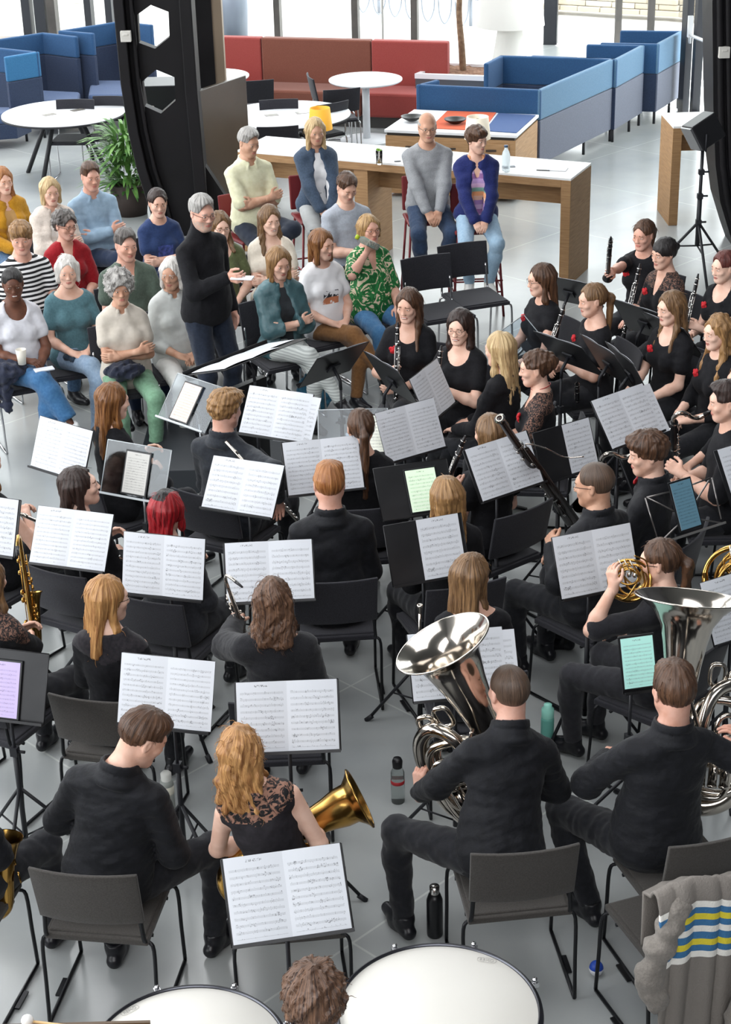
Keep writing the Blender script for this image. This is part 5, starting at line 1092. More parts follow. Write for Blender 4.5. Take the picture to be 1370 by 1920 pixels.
def music_stand(X, Y, z, yaw, T_, kind, lb, w=0.48, h=0.34, legs=0.6, up=0.0):
    q_ = (CAM_H-z-up)/(CAM_H-z); X *= q_; Y *= q_; z += up; w *= q_; h *= q_      # raised a little along the same sight line
    yaw = R(yaw); T_ = R(T_); t = empty('music_stand', (X, Y, 0), yaw, lb, 'music stand', 'music stands')
    M = Matrix(((1, 0, 0), (0, math.sin(T_), -math.cos(T_)), (0, math.cos(T_), math.sin(T_)))); C_ = Vector((0, 0, z)); lo = -h/2
    def q(x, y, n): return C_+M @ Vector((x, y, n))
    f = MB()
    if kind == 'wire':
        f.tube([q(-w/2, lo+0.02, -.01), q(-w/2-0.01, lo+h, -.01)], 0.005, 6); f.tube([q(w/2, lo+0.02, -.01), q(w/2+0.01, lo+h, -.01)], 0.005, 6); f.tube([q(-w/2, lo+h, -.01), q(-w*0.1, lo+h*0.97, -.01)], 0.005, 6); f.tube([q(w/2, lo+h, -.01), q(w*0.1, lo+h*0.97, -.01)], 0.005, 6)
        f.tube([q(-w/2, lo+h, -.01), q(0, lo+h*0.35, -.012), q(w/2, lo+h, -.01)], 0.0045, 6); f.tube([q(-w/2, lo, -.01), q(0, lo+h*0.35, -.012), q(w/2, lo, -.01)], 0.0045, 6)
        f.build('desk_frame', mat('8a8684', 0.3, metal=0.9), t)
    else:
        f.box(q(0, 0, -0.004), (w, h, 0.0035), M=M); dk_ = f.build('desk', m_clear if kind == 'clear' else m_desk, t)
        f = MB(); r = 0.003
        for a, b in (((-w/2, -h/2), (w/2, -h/2)), ((w/2, -h/2), (w/2, h/2)), ((w/2, h/2), (-w/2, h/2)), ((-w/2, h/2), (-w/2, -h/2))): f.tube([q(a[0], a[1], -0.004), q(b[0], b[1], -0.004)], r, 5)
        f.build('edge_rim', m_edge if kind == 'clear' else m_desk, dk_)
    f = MB(); f.box(q(0, -h/2-0.003, 0.010), (w*1.0, 0.005, 0.030), M=M); f.box(q(0, -h/2+0.002, 0.024), (w*1.0, 0.010, 0.004), M=M); f.build('ledge', m_edge if kind == 'clear' else (mat('a8a6a2', 0.3, metal=0.8) if kind == 'wire' else m_desk), t)
    pm = m_leg if kind != 'clear' else mat('9a9c9e', 0.3, metal=0.9)
    f = MB(); f.tube([q(0, -0.02, -0.012), (0, 0.06, z-0.10), (0, 0.065, z-0.16)], 0.011, 8); f.box(q(0, -0.02, -0.016), (0.09, 0.06, 0.012), M=M); f.build('bracket', pm, t)
    f = MB(); f.tube([(0, 0.065, 0.45), (0, 0.065, z-0.14)], 0.0085, 8); f.build('upper_tube', pm, t)
    f = MB(); f.tube([(0, 0.065, 0.10), (0, 0.065, 0.60)], 0.013, 8); f.build('lower_tube', m_leg, t)
    f = MB(); f.box((0, 0.065, 0.60), (0.035, 0.035, 0.045)); f.tube([(0.015, 0.065, 0.60), (0.05, 0.065, 0.60)], 0.008, 6); f.build('clamp', m_leg, t)
    for i in range(3):
        a = legs+i*2.0944; d = Vector((math.cos(a), math.sin(a), 0)); o = Vector((0, 0.065, 0)); f = MB(); f.tube([o+Vector((0, 0, 0.40)), o+d*0.30+Vector((0, 0, 0.012))], 0.009, 6); f.tube([o+d*0.28+Vector((0, 0, 0.03)), o+d*0.315+Vector((0, 0, 0.0))], 0.014, 6)
        f.tube([o+Vector((0, 0, 0.13)), o+d*0.17+Vector((0, 0, 0.18))], 0.005, 5); f.build('leg', m_leg, t)
    t['_m'] = 0; del t['_m']
    return t, M, C_
def sheets(st, lb, k=0, w=0.42, h=0.297, off=(0, 0), single=0, gap=0.0, extra=None):
    t, M, C_ = st; s = empty('sheet_music', t.location, t.rotation_euler[2], lb, 'sheet music', 'printed music on the stands')
    Q = Matrix.Translation(C_) @ M.to_4x4() @ Matrix.Translation((off[0], off[1], 0.003)); a, b = SMATS[k % len(SMATS)]
    if single: page('page', -w/2, w/2, h, 0.003, a, s, Q)
    else: page('page', -w/2, -gap, h, 0.006, a, s, Q); page('page', gap, w/2, h, 0.006, b, s, Q)
    if extra: page('page', extra[0], extra[1], h, 0.002, b, s, Q @ Matrix.Translation((0, extra[2], 0)), dz=-0.0015)
    return s
def tablet(st, lb, off, w, h, paper, emit=0.5, rows=10, rot=0.0, lift=0.008):
    t, M, C_ = st; s = empty('tablet', t.location, t.rotation_euler[2], lb, 'tablet', 'tablets showing music')
    Q = Matrix.Translation(C_) @ M.to_4x4() @ Matrix.Translation((off[0], off[1], lift)) @ Matrix.Rotation(rot, 4, 'Z'); Q3 = Q.to_3x3()
    f = MB(); f.box(Q @ Vector((0, 0, -0.003)), (w+0.02, h+0.02, 0.007), M=Q3); f.build('case', mat('16171a', 0.35), s, bevel=0.003)
    page('screen', -w/2, w/2, h, 0.0, score_mat(rows, rows+w*10, paper=paper, emit=emit), s, Q, dz=0.0022); return s
# ------------------------------------------------------------------ instruments
m_silver = mat('c6beb4', 0.13, metal=1.0, key='silver plate'); m_gold = mat('bd9450', 0.2, metal=1.0, key='lacquered brass'); m_ebony = mat('141316', 0.3, key='ebony'); m_key = mat('d6d4d0', 0.2, metal=1.0, key='keywork')
def axes_to(a, b):       # matrix whose local z runs from a to b
    a, b = Vector(a), Vector(b); z = (b-a).normalized(); x = z.orthogonal().normalized() if abs(z.z) > 0.99 else Vector((0, 0, 1)).cross(z).normalized(); y = z.cross(x)
    return Matrix.Translation(a) @ Matrix((x, y, z)).transposed().to_4x4()
def mtx_empty(name, M, lb, cat, group=None):
    o = bpy.data.objects.new(name, None); COL.objects.link(o); o.matrix_world = M; return tag(o, lb, cat, group)
def clarinet(a, b, lb, L=None, name='clarinet', group='clarinets'):     # a: bell, b: mouthpiece tip
    a, b = Vector(a), Vector(b); L = L or 0.66; b = a+(b-a).normalized()*L; t = mtx_empty(name, axes_to(a, b), lb, name.replace('_', ' '), group)
    f = MB(); f.lathe([(0.0, 0.004), (0.022, 0.002), (0.038, 0), (0.040, 0.003), (0.028, 0.035), (0.019, 0.085), (0.015, 0.12)], seg=18); f.build('bell', m_ebony, t)
    f = MB(); f.tube([(0, 0, 0.11), (0, 0, L-0.08)], 0.0145, 12); f.build('body', m_ebony, t); f = MB(); f.tube([(0, 0, L-0.085), (0, 0, L-0.055), (0, 0, L)], [0.0145, 0.013, 0.006], 10); f.build('mouthpiece', m_ebony, t)
    f = MB()
    for z in (0.0, 0.12, 0.34, L-0.145, L-0.08, L-0.04): f.lathe([(0.0145 if z > 0.05 else 0.038, z), (0.0175 if z > 0.05 else 0.041, z+0.003), (0.0145 if z > 0.05 else 0.038, z+0.007)], seg=14)
    rg = random.Random(3)
    for i in range(17): z = 0.13+0.42*i/17*(L/0.66); a_ = (1.2+rg.random()*1.4)*(1 if i % 2 else 1.15); f.ell((0.017*math.cos(a_), 0.017*math.sin(a_), z), (0.0075, 0.006, 0.008), None, 8)
    for a_ in (0.9, 2.3, 3.0): f.tube([(0.019*math.cos(a_), 0.019*math.sin(a_), 0.14), (0.019*math.cos(a_), 0.019*math.sin(a_), L*0.75)], 0.0022, 5)
    f.build('keywork', m_key, t); return t
def horn_path(f, pts, r0, r1, seg=14, n=8, power=1.0):
    p = smoothpath(pts, n); k = len(p); f.tube(p, [r0+(r1-r0)*(i/(k-1))**power for i in range(k)], seg, cap=False)
def flare(f, c, d, prof, seg=40):     # prof: (radius, distance along d)
    d = Vector(d).normalized(); x = d.orthogonal().normalized(); y = d.cross(x); M = Matrix((x, y, d)).transposed(); f.lathe(prof, c, M, seg)
def bell_prof(r0, R_, L, n=14, e=4.2, th=0.0):
    return [(r0+(R_-r0)*(0.28*(i/n)+0.72*(i/n)**e), L*i/n) for i in range(n+1)]
def saxophone(M, lb, m=None, s=1.0, group=None):      # local: body tube from z=0 (bow) up; bell faces +y
    m = m or m_gold; t = mtx_empty('saxophone', M, lb, 'saxophone', group)
    f = MB(); horn_path(f, [(0, -0.05*s, 0.62*s), (0, -0.045*s, 0.3*s), (0, -0.04*s, 0.08*s), (0, -0.03*s, 0.02*s), (0, 0.0, -0.02*s), (0, 0.04*s, -0.01*s), (0, 0.06*s, 0.04*s), (0, 0.075*s, 0.12*s)], 0.012*s, 0.036*s); f.build('body', m, t)
    f = MB(); pr = bell_prof(0.036*s, 0.062*s, 0.17*s); flare(f, (0, 0.073*s, 0.115*s), (0, 0.28, 1), pr, 28); flare(f, (0, 0.073*s, 0.115*s), (0, 0.28, 1), [(0.064*s, 0.172*s), (0.0655*s, 0.168*s), (0.062*s, 0.165*s)], 28); f.build('bell', m, t)
    f = MB(); f.tube(smoothpath([(0, -0.05*s, 0.61*s), (0, -0.055*s, 0.68*s), (0, -0.09*s, 0.715*s), (0, -0.15*s, 0.70*s), (0, -0.19*s, 0.68*s)]), [0.0125*s]*13+[0.011*s]*12, 10); f.build('neck', m, t)
    f = MB(); f.tube([(0, -0.185*s, 0.683*s), (0, -0.25*s, 0.65*s)], [0.013*s, 0.007*s], 10); f.build('mouthpiece', m_ebony, t)
    f = MB(); rg = random.Random(5)
    for i in range(20): z = (0.07+0.5*i/20)*s; a = rg.choice((0.2, 1.1, 1.9, 2.8)); r = (0.016+0.012*(1-i/20))*s; f.lathe([(0, 0.007*s), (r*0.75, 0.007*s), (r*0.8, 0.0), (r*0.7, -0.003)], (math.cos(a)*(r+0.012*s), -0.045*s+math.sin(a)*(r+0.010*s), z), Matrix.Rotation(a-math.pi/2, 3, 'Z') @ Matrix.Rotation(-math.pi/2, 3, 'X'), 10)
    for a in (0.4, 1.5, 2.7): f.tube([(math.cos(a)*0.034*s, -0.045*s+math.sin(a)*0.034*s, 0.06*s), (math.cos(a)*0.024*s, -0.045*s+math.sin(a)*0.024*s, 0.58*s)], 0.0028*s, 5)
    for z in (0.10, 0.18): f.lathe([(0, 0.006*s), (0.024*s, 0.006*s), (0.025*s, 0)], (0.0, 0.125*s, z*s), Matrix.Rotation(-math.pi/2, 3, 'X'), 14)
    f.build('keywork', m, t); return t
def loop_tube(f, c, ax, ay, w, h, r, n=36, m=0):    # rounded rectangle of tubing
    c, ax, ay = Vector(c), Vector(ax), Vector(ay); pts = []
    for i in range(n):
        a = 2*math.pi*i/n; ca, sa = math.cos(a), math.sin(a); e = 0.62; pts.append(c+ax*(w/2*math.copysign(abs(ca)**e, ca))+ay*(h/2*math.copysign(abs(sa)**e, sa)))
    f.tube(pts, r, 10, True)
def tuba(M, lb, m=None, s=1.0, name='tuba', R_=0.2, valves=4, flip=1):    # local z toward the bell, x to the valve side, y toward the player
    m = m or m_silver; t = mtx_empty(name, M, lb, name, None)
    f = MB(); pr = [(0.050*s, 0.0), (0.055*s, 0.10*s), (0.062*s, 0.2*s), (0.073*s, 0.30*s), (0.088*s, 0.39*s), (0.105*s, 0.46*s), (R_*0.66, 0.515*s), (R_*0.83, 0.545*s), (R_*0.96, 0.562*s), (R_, 0.568*s)]
    f.lathe(pr, (-0.09*s*flip, 0, 0.06*s), None, 56); f.lathe([(a-0.003, b+0.003) for a, b in pr][::-1], (-0.09*s*flip, 0, 0.06*s), None, 56)
    f.build('bell', m, t)
    f = MB(); f.tube([Vector((-0.09*s*flip+R_*math.cos(a), R_*math.sin(a), 0.06*s+0.569*s)) for a in [2*math.pi*i/56 for i in range(56)]], 0.0045, 6, True); f.build('rim', m, t)
    f = MB(); horn_path(f, [(x*s*flip, y*s, z*s) for x, y, z in ((-0.09, 0, 0.08), (-0.09, 0, -0.07), (-0.05, 0, -0.17), (0.04, 0, -0.205), (0.14, 0, -0.16), (0.205, 0, -0.03), (0.215, 0, 0.14), (0.185, 0.0, 0.25), (0.11, 0.015, 0.30), (0.035, 0.04, 0.25), (0.0, 0.06, 0.1), (0.0, 0.06, -0.08))], 0.050*s, 0.021*s, 18, 8); f.build('outer_branch', m, t)
    f = MB(); loop_tube(f, (0.075*s*flip, 0.035*s, 0.05*s), (1, 0, 0), (0, 0, 1), 0.22*s, 0.38*s, 0.0185*s); loop_tube(f, (0.06*s*flip, 0.012*s, 0.10*s), (1, 0, 0), (0, 0, 1), 0.18*s, 0.26*s, 0.015*s); f.build('inner_branch', m, t)
    f = MB(); loop_tube(f, (0.06*s*flip, 0.075*s, -0.03*s), (1, 0, 0), (0, 0.15, 1), 0.13*s, 0.25*s, 0.0125*s); loop_tube(f, (0.11*s*flip, 0.06*s, 0.07*s), (1, 0.2, 0), (0, 0.1, 1), 0.11*s, 0.24*s, 0.011*s); loop_tube(f, (0.13*s*flip, -0.01*s, 0.31*s), (1, 0, 0), (0, 0.1, 1), 0.06*s, 0.08*s, 0.010*s); loop_tube(f, (0.05*s*flip, 0.0, 0.33*s), (1, 0, 0), (0, 0.1, 1), 0.06*s, 0.09*s, 0.009*s); f.build('tuning_slide', m, t)
    for i in range(valves):
        x = (-0.03+0.045*i)*s*flip; f = MB(); f.tube([(x, 0.09*s, -0.09*s), (x, 0.09*s, 0.07*s)], 0.0185*s, 14); f.tube([(x, 0.09*s, 0.07*s), (x, 0.09*s, 0.082*s)], 0.020*s, 14);  f.tube([(x, 0.09*s, -0.10*s), (x, 0.09*s, -0.09*s)], 0.020*s, 14)
        f.tube(smoothpath([(x, 0.105*s, -0.05*s), (x, 0.14*s, -0.055*s), (x, 0.15*s, -0.035*s), (x, 0.14*s, -0.01*s), (x, 0.105*s, -0.01*s)], 4), 0.0085*s, 8); vv_ = f.build('valve', m, t); f = MB(); f.tube([(x, 0.09*s, 0.08*s), (x, 0.09*s, 0.11*s)], 0.004*s, 6); f.tube([(x, 0.09*s, 0.11*s), (x, 0.09*s, 0.116*s)], 0.012*s, 12); f.build('finger_button', m, vv_)
    f = MB(); f.tube(smoothpath([(0.02*s*flip, 0.07*s, 0.05*s), (-0.04*s*flip, 0.10*s, 0.20*s), (-0.09*s*flip, 0.12*s, 0.31*s), (-0.10*s*flip, 0.17*s, 0.33*s)]), 0.0085*s, 8); f.lathe([(0.006, 0), (0.011, 0.05*s), (0.017, 0.06*s), (0.017, 0.066*s), (0.009, 0.06*s)], (-0.10*s*flip, 0.165*s, 0.33*s), Matrix.Rotation(-math.pi/2, 3, 'X'), 16); f.build('leadpipe', m, t)
    return t
def french_horn(M, lb, m=None, s=1.0):      # local: bell faces +y, coil in the x-z plane
    m = m or m_gold; t = mtx_empty('french_horn', M, lb, 'french horn', 'french horns')
    f = MB(); f.tube([Vector((0.15*s*math.cos(a), 0.012*math.sin(3*a), 0.15*s*math.sin(a))) for a in [2*math.pi*i/40 for i in range(40)]], 0.012*s, 8, True)
    f.tube([Vector((0.01+0.11*s*math.cos(a), 0.02, 0.11*s*math.sin(a))) for a in [2*math.pi*i/40 for i in range(40)]], 0.0085*s, 8, True); f.tube([Vector((-0.01+0.075*s*math.cos(a), -0.012, 0.02+0.06*s*math.sin(a))) for a in [2*math.pi*i/40 for i in range(40)]], 0.008*s, 8, True); f.build('tubing', m, t)
    f = MB(); horn_path(f, [(-0.15*s, 0, 0.02*s), (-0.12*s, 0.0, -0.10*s), (-0.02*s, 0.02*s, -0.14*s), (0.06*s, 0.06*s, -0.12*s), (0.10*s, 0.10*s, -0.09*s)], 0.013*s, 0.05*s, 16, 8, 1.4); flare(f, (0.098*s, 0.098*s, -0.092*s), (0.55, 0.75, 0.25), bell_prof(0.05*s, 0.15*s, 0.14*s), 36); f.build('bell', m, t)
    f = MB(); loop_tube(f, (0.03*s, 0.03*s, 0.02*s), (1, 0, 0.3), (-.3, 0, 1), 0.13*s, 0.17*s, 0.008*s); loop_tube(f, (-0.03*s, -0.02*s, -0.03*s), (1, 0.2, -0.5), (.5, 0, 1), 0.12*s, 0.20*s, 0.0075*s); loop_tube(f, (0.0, 0.01, 0.05*s), (.7, 0.1, .7), (-.7, 0, .7), 0.10*s, 0.16*s, 0.007*s); f.build('slides', m, t)
    for i in range(3): f = MB(); f.tube([(-0.03+0.04*i*s, -0.03, 0.03), (-0.03+0.04*i*s, 0.03, 0.03)], 0.017*s, 12); f.tube([(-0.03+0.04*i*s, -0.02, 0.05), (-0.06+0.04*i*s, -0.02, 0.15*s)], 0.004*s, 6); f.build('valve', mat('cfc9bd', 0.15, metal=1.0), t)
    f = MB(); f.tube(smoothpath([(0.13*s, 0, 0.07*s), (0.10*s, -0.04*s, 0.16*s), (0.02*s, -0.12*s, 0.20*s)]), 0.006*s, 8); f.build('leadpipe', m, t); return t
def bass_clarinet(a, b, lb, nd_):       # a: bell end, b: top of the body, nd_: direction toward the player
    a, b = Vector(a), Vector(b); M = axes_to(a, b); t = mtx_empty('bass_clarinet', M, lb, 'bass clarinet', 'bass clarinets'); L = (b-a).length; d = (M.to_3x3().transposed() @ Vector(nd_)); d.z = 0; d.normalize()
    f = MB(); f.tube([(0, 0, 0), (0, 0, L)], 0.021, 14); f.build('body', m_ebony, t)
    f = MB(); f.tube(smoothpath([(0, 0, L-0.01), Vector((0, 0, L+0.05)), d*0.03+Vector((0, 0, L+0.085)), d*0.075+Vector((0, 0, L+0.06)), d*0.11+Vector((0, 0, L+0.0)), d*0.15+Vector((0, 0, L-0.03)), d*0.19+Vector((0, 0, L-0.01))]), 0.014, 10); f.build('neck', m_silver, t)
    f = MB(); f.tube([d*0.185+Vector((0, 0, L-0.012)), d*0.25+Vector((0, 0, L+0.04))], [0.015, 0.008], 10); f.build('mouthpiece', m_ebony, t)
    f = MB(); horn_path(f, [(0, 0, 0.02), (0, 0, -0.05), -d*0.05+Vector((0, 0, -0.09)), -d*0.11+Vector((0, 0, -0.05)), -d*0.14+Vector((0, 0, 0.03))], 0.022, 0.045, 14); f.build('bell', m_silver, t)
    f = MB(); rg = random.Random(7)
    for i in range(20): a_ = rg.random()*2.5; z = 0.05+(L-0.1)*i/20; f.ell((0.026*math.cos(a_), 0.026*math.sin(a_), z), (0.013, 0.011, 0.013), None, 8)
    for z in (0.0, L*0.5, L-0.02): f.lathe([(0.021, z), (0.026, z+0.004), (0.021, z+0.012)], seg=14)
    for a_ in (0.3, 1.4, 2.4): f.tube([(0.027*math.cos(a_), 0.027*math.sin(a_), 0.05), (0.027*math.cos(a_), 0.027*math.sin(a_), L-0.05)], 0.003, 5)
    f.build('keywork', m_key, t); return t
def bassoon(a, b, lb, d):
    a, b = Vector(a), Vector(b); M = axes_to(a, b); t = mtx_empty('bassoon', M, lb, 'bassoon'); L = (b-a).length; mw = mat('1d1412', 0.25, col2='2c1a14', nscale=8); dv = M.to_3x3().transposed() @ Vector(d); dv.z = 0; dv.normalize()
    f = MB(); f.tube([(0, 0, 0), (0, 0, L*0.4), (0, 0, L-0.04), (0, 0, L)], [0.03, 0.024, 0.020, 0.023], 14); f.build('long_joint', mw, t); f = MB(); f.tube([dv*0.035+Vector((0, 0, 0)), dv*0.033+Vector((0, 0, L*0.72))], [0.026, 0.013], 12); f.build('wing_joint', mw, t)
    f = MB(); f.tube(smoothpath([dv*0.033+Vector((0, 0, L*0.71)), dv*0.05+Vector((0, 0, L*0.76)), dv*0.13+Vector((0, 0, L*0.70)), dv*0.2+Vector((0, 0, L*0.60)), dv*0.30+Vector((0, 0, L*0.58))]), [0.004]*25, 8); f.build('bocal', m_silver, t)
    f = MB(); rg = random.Random(9)
    for i in range(24): a_ = rg.random()*6.28; z = 0.03+(L-0.35)*i/24; f.ell((0.029*math.cos(a_), 0.029*math.sin(a_), z), (0.011, 0.009, 0.012), None, 8)
    for z in (0.0, 0.25*L, 0.48*L, 0.75*L, L-0.01): f.lathe([(0.022, z), (0.031, z+0.003), (0.022, z+0.014)], seg=14)
    f.tube([(0.03, 0, 0.1), (0.026, 0, L*0.8)], 0.003, 5); f.tube([(0, 0.03, 0.1), (0, 0.027, L*0.6)], 0.003, 5); f.build('keywork', m_key, t)
    f = MB(); f.lathe([(0.016, L-0.012), (0.024, L-0.004), (0.024, L), (0.015, L+0.002)], seg=16); f.build('bell_ring', mat('e9e4d8', 0.4), t); return t
def flute(a, b, lb):
    M = axes_to(a, b); t = mtx_empty('flute', M, lb, 'flute'); L = 0.66; f = MB(); f.tube([(0, 0, 0), (0, 0, L)], 0.0095, 12); f.build('tube', m_silver, t); f = MB()
    for i in range(14): f.lathe([(0, 0.006), (0.009, 0.006), (0.009, 0)], (0, 0.009, 0.03+i*0.028), Matrix.Rotation(-math.pi/2, 3, 'X'), 10)
    f.tube([(0.011, 0.004, 0.02), (0.011, 0.004, 0.42)], 0.0025, 5); f.build('keywork', m_key, t); f = MB(); f.ell((0, 0.006, L-0.09), (0.012, 0.007, 0.018)); f.build('lip_plate', m_silver, t); return t
def timpani(px, py, z, r, lb, logo):
    c = P(px, py, z); t = empty('timpani', (c.x, c.y, 0), 0, lb, 'timpani', None)
    f = MB(); f.lathe([(0, z-0.004), (r-0.022, z-0.004), (r-0.018, z-0.008)], seg=96); dh_ = f.build('drumhead', mat('dcd9d2', 0.45, col2='d7d4cc', nscale=2), t)
    f = MB(); f.lathe([(r-0.020, z-0.010), (r-0.018, z+0.004), (r-0.013, z+0.004), (r-0.012, z-0.008), (r-0.002, z-0.008), (r, z-0.02), (r-0.004, z-0.04), (r-0.02, z-0.04)], seg=96); f.build('counter_hoop', mat('55565c', 0.3, metal=0.9), t)
    f = MB(); f.lathe([(r-0.0185, z-0.002), (r-0.0175, z+0.006), (r-0.0135, z+0.006), (r-0.0125, z-0.002)], seg=96); f.build('rim', mat('1c1c22', 0.4), t)
    f = MB(); pr = [(r-0.03, z-0.03)]+[((r-0.035)*math.cos(a), z-0.05-0.42*math.sin(a)) for a in [math.pi/2*i/12 for i in range(13)]]; f.lathe(pr, seg=64); f.build('bowl', mat('b0683e', 0.25, metal=1.0), t)
    for i in range(8):
        a = 2*math.pi*i/8+0.39; d = Vector((math.cos(a), math.sin(a), 0)); f = MB(); f.tube([d*(r+0.012)+Vector((0, 0, z-0.12)), d*(r+0.012)+Vector((0, 0, z-0.01))], 0.006, 8); f.box(d*(r+0.008)+Vector((0, 0, z-0.02)), (0.03, 0.022, 0.02), rz=a); f.tube([d*(r+0.012)+Vector((0, 0, z-0.012)), d*(r+0.012)+Vector((0, 0, z+0.004))], 0.009, 8); f.build('tension_rod', m_chrome, t)
    for i in range(3):
        a = 0.5+2.094*i; d = Vector((math.cos(a), math.sin(a), 0)); f = MB(); f.tube([d*(r-0.02)+Vector((0, 0, z-0.12)), d*(r-0.05)+Vector((0, 0, 0.10)), d*(r-0.1)+Vector((0, 0, 0.06))], 0.016, 8); f.lathe([(0, -0.02), (0.05, -0.02), (0.05, 0.02), (0, 0.02)], d*(r-0.08)+Vector((0, 0, 0.05)), Matrix.Rotation(a, 3, 'Z') @ Matrix.Rotation(math.pi/2, 3, 'X'), 16); f.build('leg', mat('2a2a2e', 0.4), t)
    # printed maker's oval on the drumhead
    lp_ = P(*logo[:2], z); lo = Vector((lp_.x-c.x, lp_.y-c.y, z-0.0025)); ang = logo[2]; ml = mat('a8a6a2', 0.6, key='printed mark'); f = MB(); hw, hh_ = 0.034, 0.012
    Mz = Matrix.Rotation(ang, 3, 'Z'); pts = []
    for i in range(28):
        a = 2*math.pi*i/28; pts.append(lo+Mz @ Vector((hw*math.copysign(abs(math.cos(a))**0.6, math.cos(a)), hh_*math.copysign(abs(math.sin(a))**0.6, math.sin(a)), 0)))
    f.tube(pts, 0.0007, 4, True); f.build('printed_oval', ml, dh_)
    cu = bpy.data.curves.new('printed_text', 'FONT'); cu.body = 'REMO'; cu.size = 0.019; cu.align_x = 'CENTER'; cu.align_y = 'CENTER'; cu.extrude = 0.0003; cu.materials.append(ml); o0 = bpy.data.objects.new('tmp', cu); COL.objects.link(o0); bpy.context.view_layer.update(); me = bpy.data.meshes.new_from_object(o0.evaluated_get(bpy.context.evaluated_depsgraph_get())); bpy.data.objects.remove(o0); me.materials.clear(); me.materials.append(ml); o = bpy.data.objects.new('printed_text', me); COL.objects.link(o); o.parent = dh_; o.location = lo; o.rotation_euler = (0, 0, ang); return t
# ------------------------------------------------------------------ music stands with their printed music
DK = 'black'
STANDS = [  # X, Y, z, yaw, tilt, desk kind, desk size, what lies on it, label of the stand's player
    (-1.788, 9.604, .944, -37, 23, DK, (.44, .31), 0, 'at the far left, before the auburn haired player'),
    (-.533, 10.02, .962, -25, 35, DK, (.44, .31), 1, 'in front of the curly blond flute player'),
    (-.233, 9.18, .976, 11.6, 30, DK, (.45, .31), 2, 'in front of the ginger haired man'),
    (-.681, 8.947, .962, -23, 38, DK, (.44, .31), 3, 'in front of the red haired player'),
    (.283, 9.757, .94, 33, 24, DK, (.42, .31), 4, 'right of the clear stand with the ponytailed player'),
    (.793, 9.102, .978, 35, 31.6, DK, (.47, .31), 5, 'behind the top of the bassoon'),
    (1.591, 9.81, .973, 38, 36.6, DK, (.44, .32), 1, 'behind the young man in a red bow tie'),
    (2.177, 8.948, .993, 31, 31.5, DK, (.48, .32), 2, 'cut off by the right edge, above the tablet on a wire stand'),
    (1.156, 7.917, .965, 20, 23.7, DK, (.44, .32), 3, 'in front of the raised french horn'),
    (1.80, 7.439, .961, 28.8, 26, DK, (.44, .31), 4, 'at the right edge behind the right tuba'),
    (-2.067, 8.545, .969, -21, 23, DK, (.46, .31), 5, 'cut off by the left edge above the golden saxophone'),
    (-1.552, 8.343, .961, -18.3, 32.4, DK, (.44, .31), 0, 'right of the golden saxophone at left'),
    (-1.032, 7.976, .972, -15.5, 17.1, DK, (.44, .32), 2, 'just below the red haired player'),
    (-.49, 7.882, .973, 3, 35.4, DK, (.45, .31), 3, 'in front of the curly brown haired saxophonist'),
    (-.907, 6.75, .961, -13.7, 23.7, DK, (.43, .32), 4, 'in front of the man bending forward'),
    (-.361, 6.532, .955, 1.6, 30.2, DK, (.45, .31), 5, 'in front of the blonde euphonium player'),
    (-.324, 5.257, .98, 10.7, 42.4, DK, (.45, .32), 2, 'nearest us between the two kettledrums'),
    (.402, 6.947, .951, 7.2, 32.9, DK, (.44, .31), 1, 'behind the bell of the left silver tuba'),
    (.443, 10.332, .964, 63, 24.8, DK, (.40, .31), 0, 'standing steeply before the smiling clarinettist in glasses'),
]
for X, Y, z, yw, tl, kd, (w, h), k, wh in STANDS:
    st = music_stand(X, Y, z, yw, tl, kd, 'black music stand ' + wh, w, h, legs=0.3+X, up=.13 if 'bassoon' in wh else .065)
    sheets(st, 'open printed music ' + wh, k, w=min(w, .43), h=h-.012, off=(0, .004), extra=((0.02, .27, -.015) if k == 1 else None))
s2 = music_stand(-1.322, 9.316, .914, -26, 23.8, 'clear', 'clear acrylic music stand holding a grey tablet, above the dark haired woman at left', .43, .31, up=.06); tablet(s2, 'tablet with grey page on the clear stand above the dark haired woman', (.01, -.01), .15, .235, 'b9b8b4', .12, 14)
s3 = music_stand(-1.084, 10.349, .924, -42.5, 38.5, 'clear', 'clear acrylic music stand beside the auburn haired player, tablet on it', .43, .31, up=.06); tablet(s3, 'tablet with pinkish page on the clear stand beside the auburn haired player', (-.03, -.01), .15, .24, 'dcc3b8', .15, 12)
s8 = music_stand(-.061, 9.769, .927, 0, 49, 'clear', 'clear acrylic music stand behind the ponytailed player', .42, .33, up=.06); tablet(s8, 'tablet half hidden by the ponytail on the clear stand', (.13, -.01), .12, .24, 'e6e8dc', .2, 10)
s9 = music_stand(.279, 8.953, .918, 15.5, 35.4, 'black', 'black music stand holding a pale green tablet', .43, .30, up=.06); tablet(s9, 'tablet with pale green music page on a black stand', (.045, -.01), .17, .235, 'd2e6cc', .42, 10)
s10 = music_stand(.316, 8.177, .926, 18.4, 25, 'black', 'black music stand with one single page at its right half', .43, .32, up=.13); sheets(s10, 'single page of music on the right half of a black stand', 3, w=.225, h=.305, off=(.075, .004), single=1)
s12 = music_stand(1.179, 9.408, .936, 32.9, 21.4, 'black', 'black music stand with one page, right of the bassoon', .42, .30, up=.06); sheets(s12, 'single page of music right of the bassoon', 1, w=.20, h=.285, off=(.10, .004), single=1)
s16 = music_stand(1.70, 8.44, .99, 31, 26, 'wire', 'folding wire music stand holding a dark blue tablet', .44, .25, up=.06); tablet(s16, 'tall tablet with dim blue music page on a wire stand', (.0, .03), .135, .25, '5f8496', .08, 13)
s18 = music_stand(1.21, 6.879, .975, 12, 21.9, 'black', 'narrow black stand holding a turquoise tablet before the right tuba', .16, .26, up=.06); tablet(s18, 'tablet with turquoise music page left of the right tuba', (0, .005), .15, .225, 'a9dcd4', .35, 12)
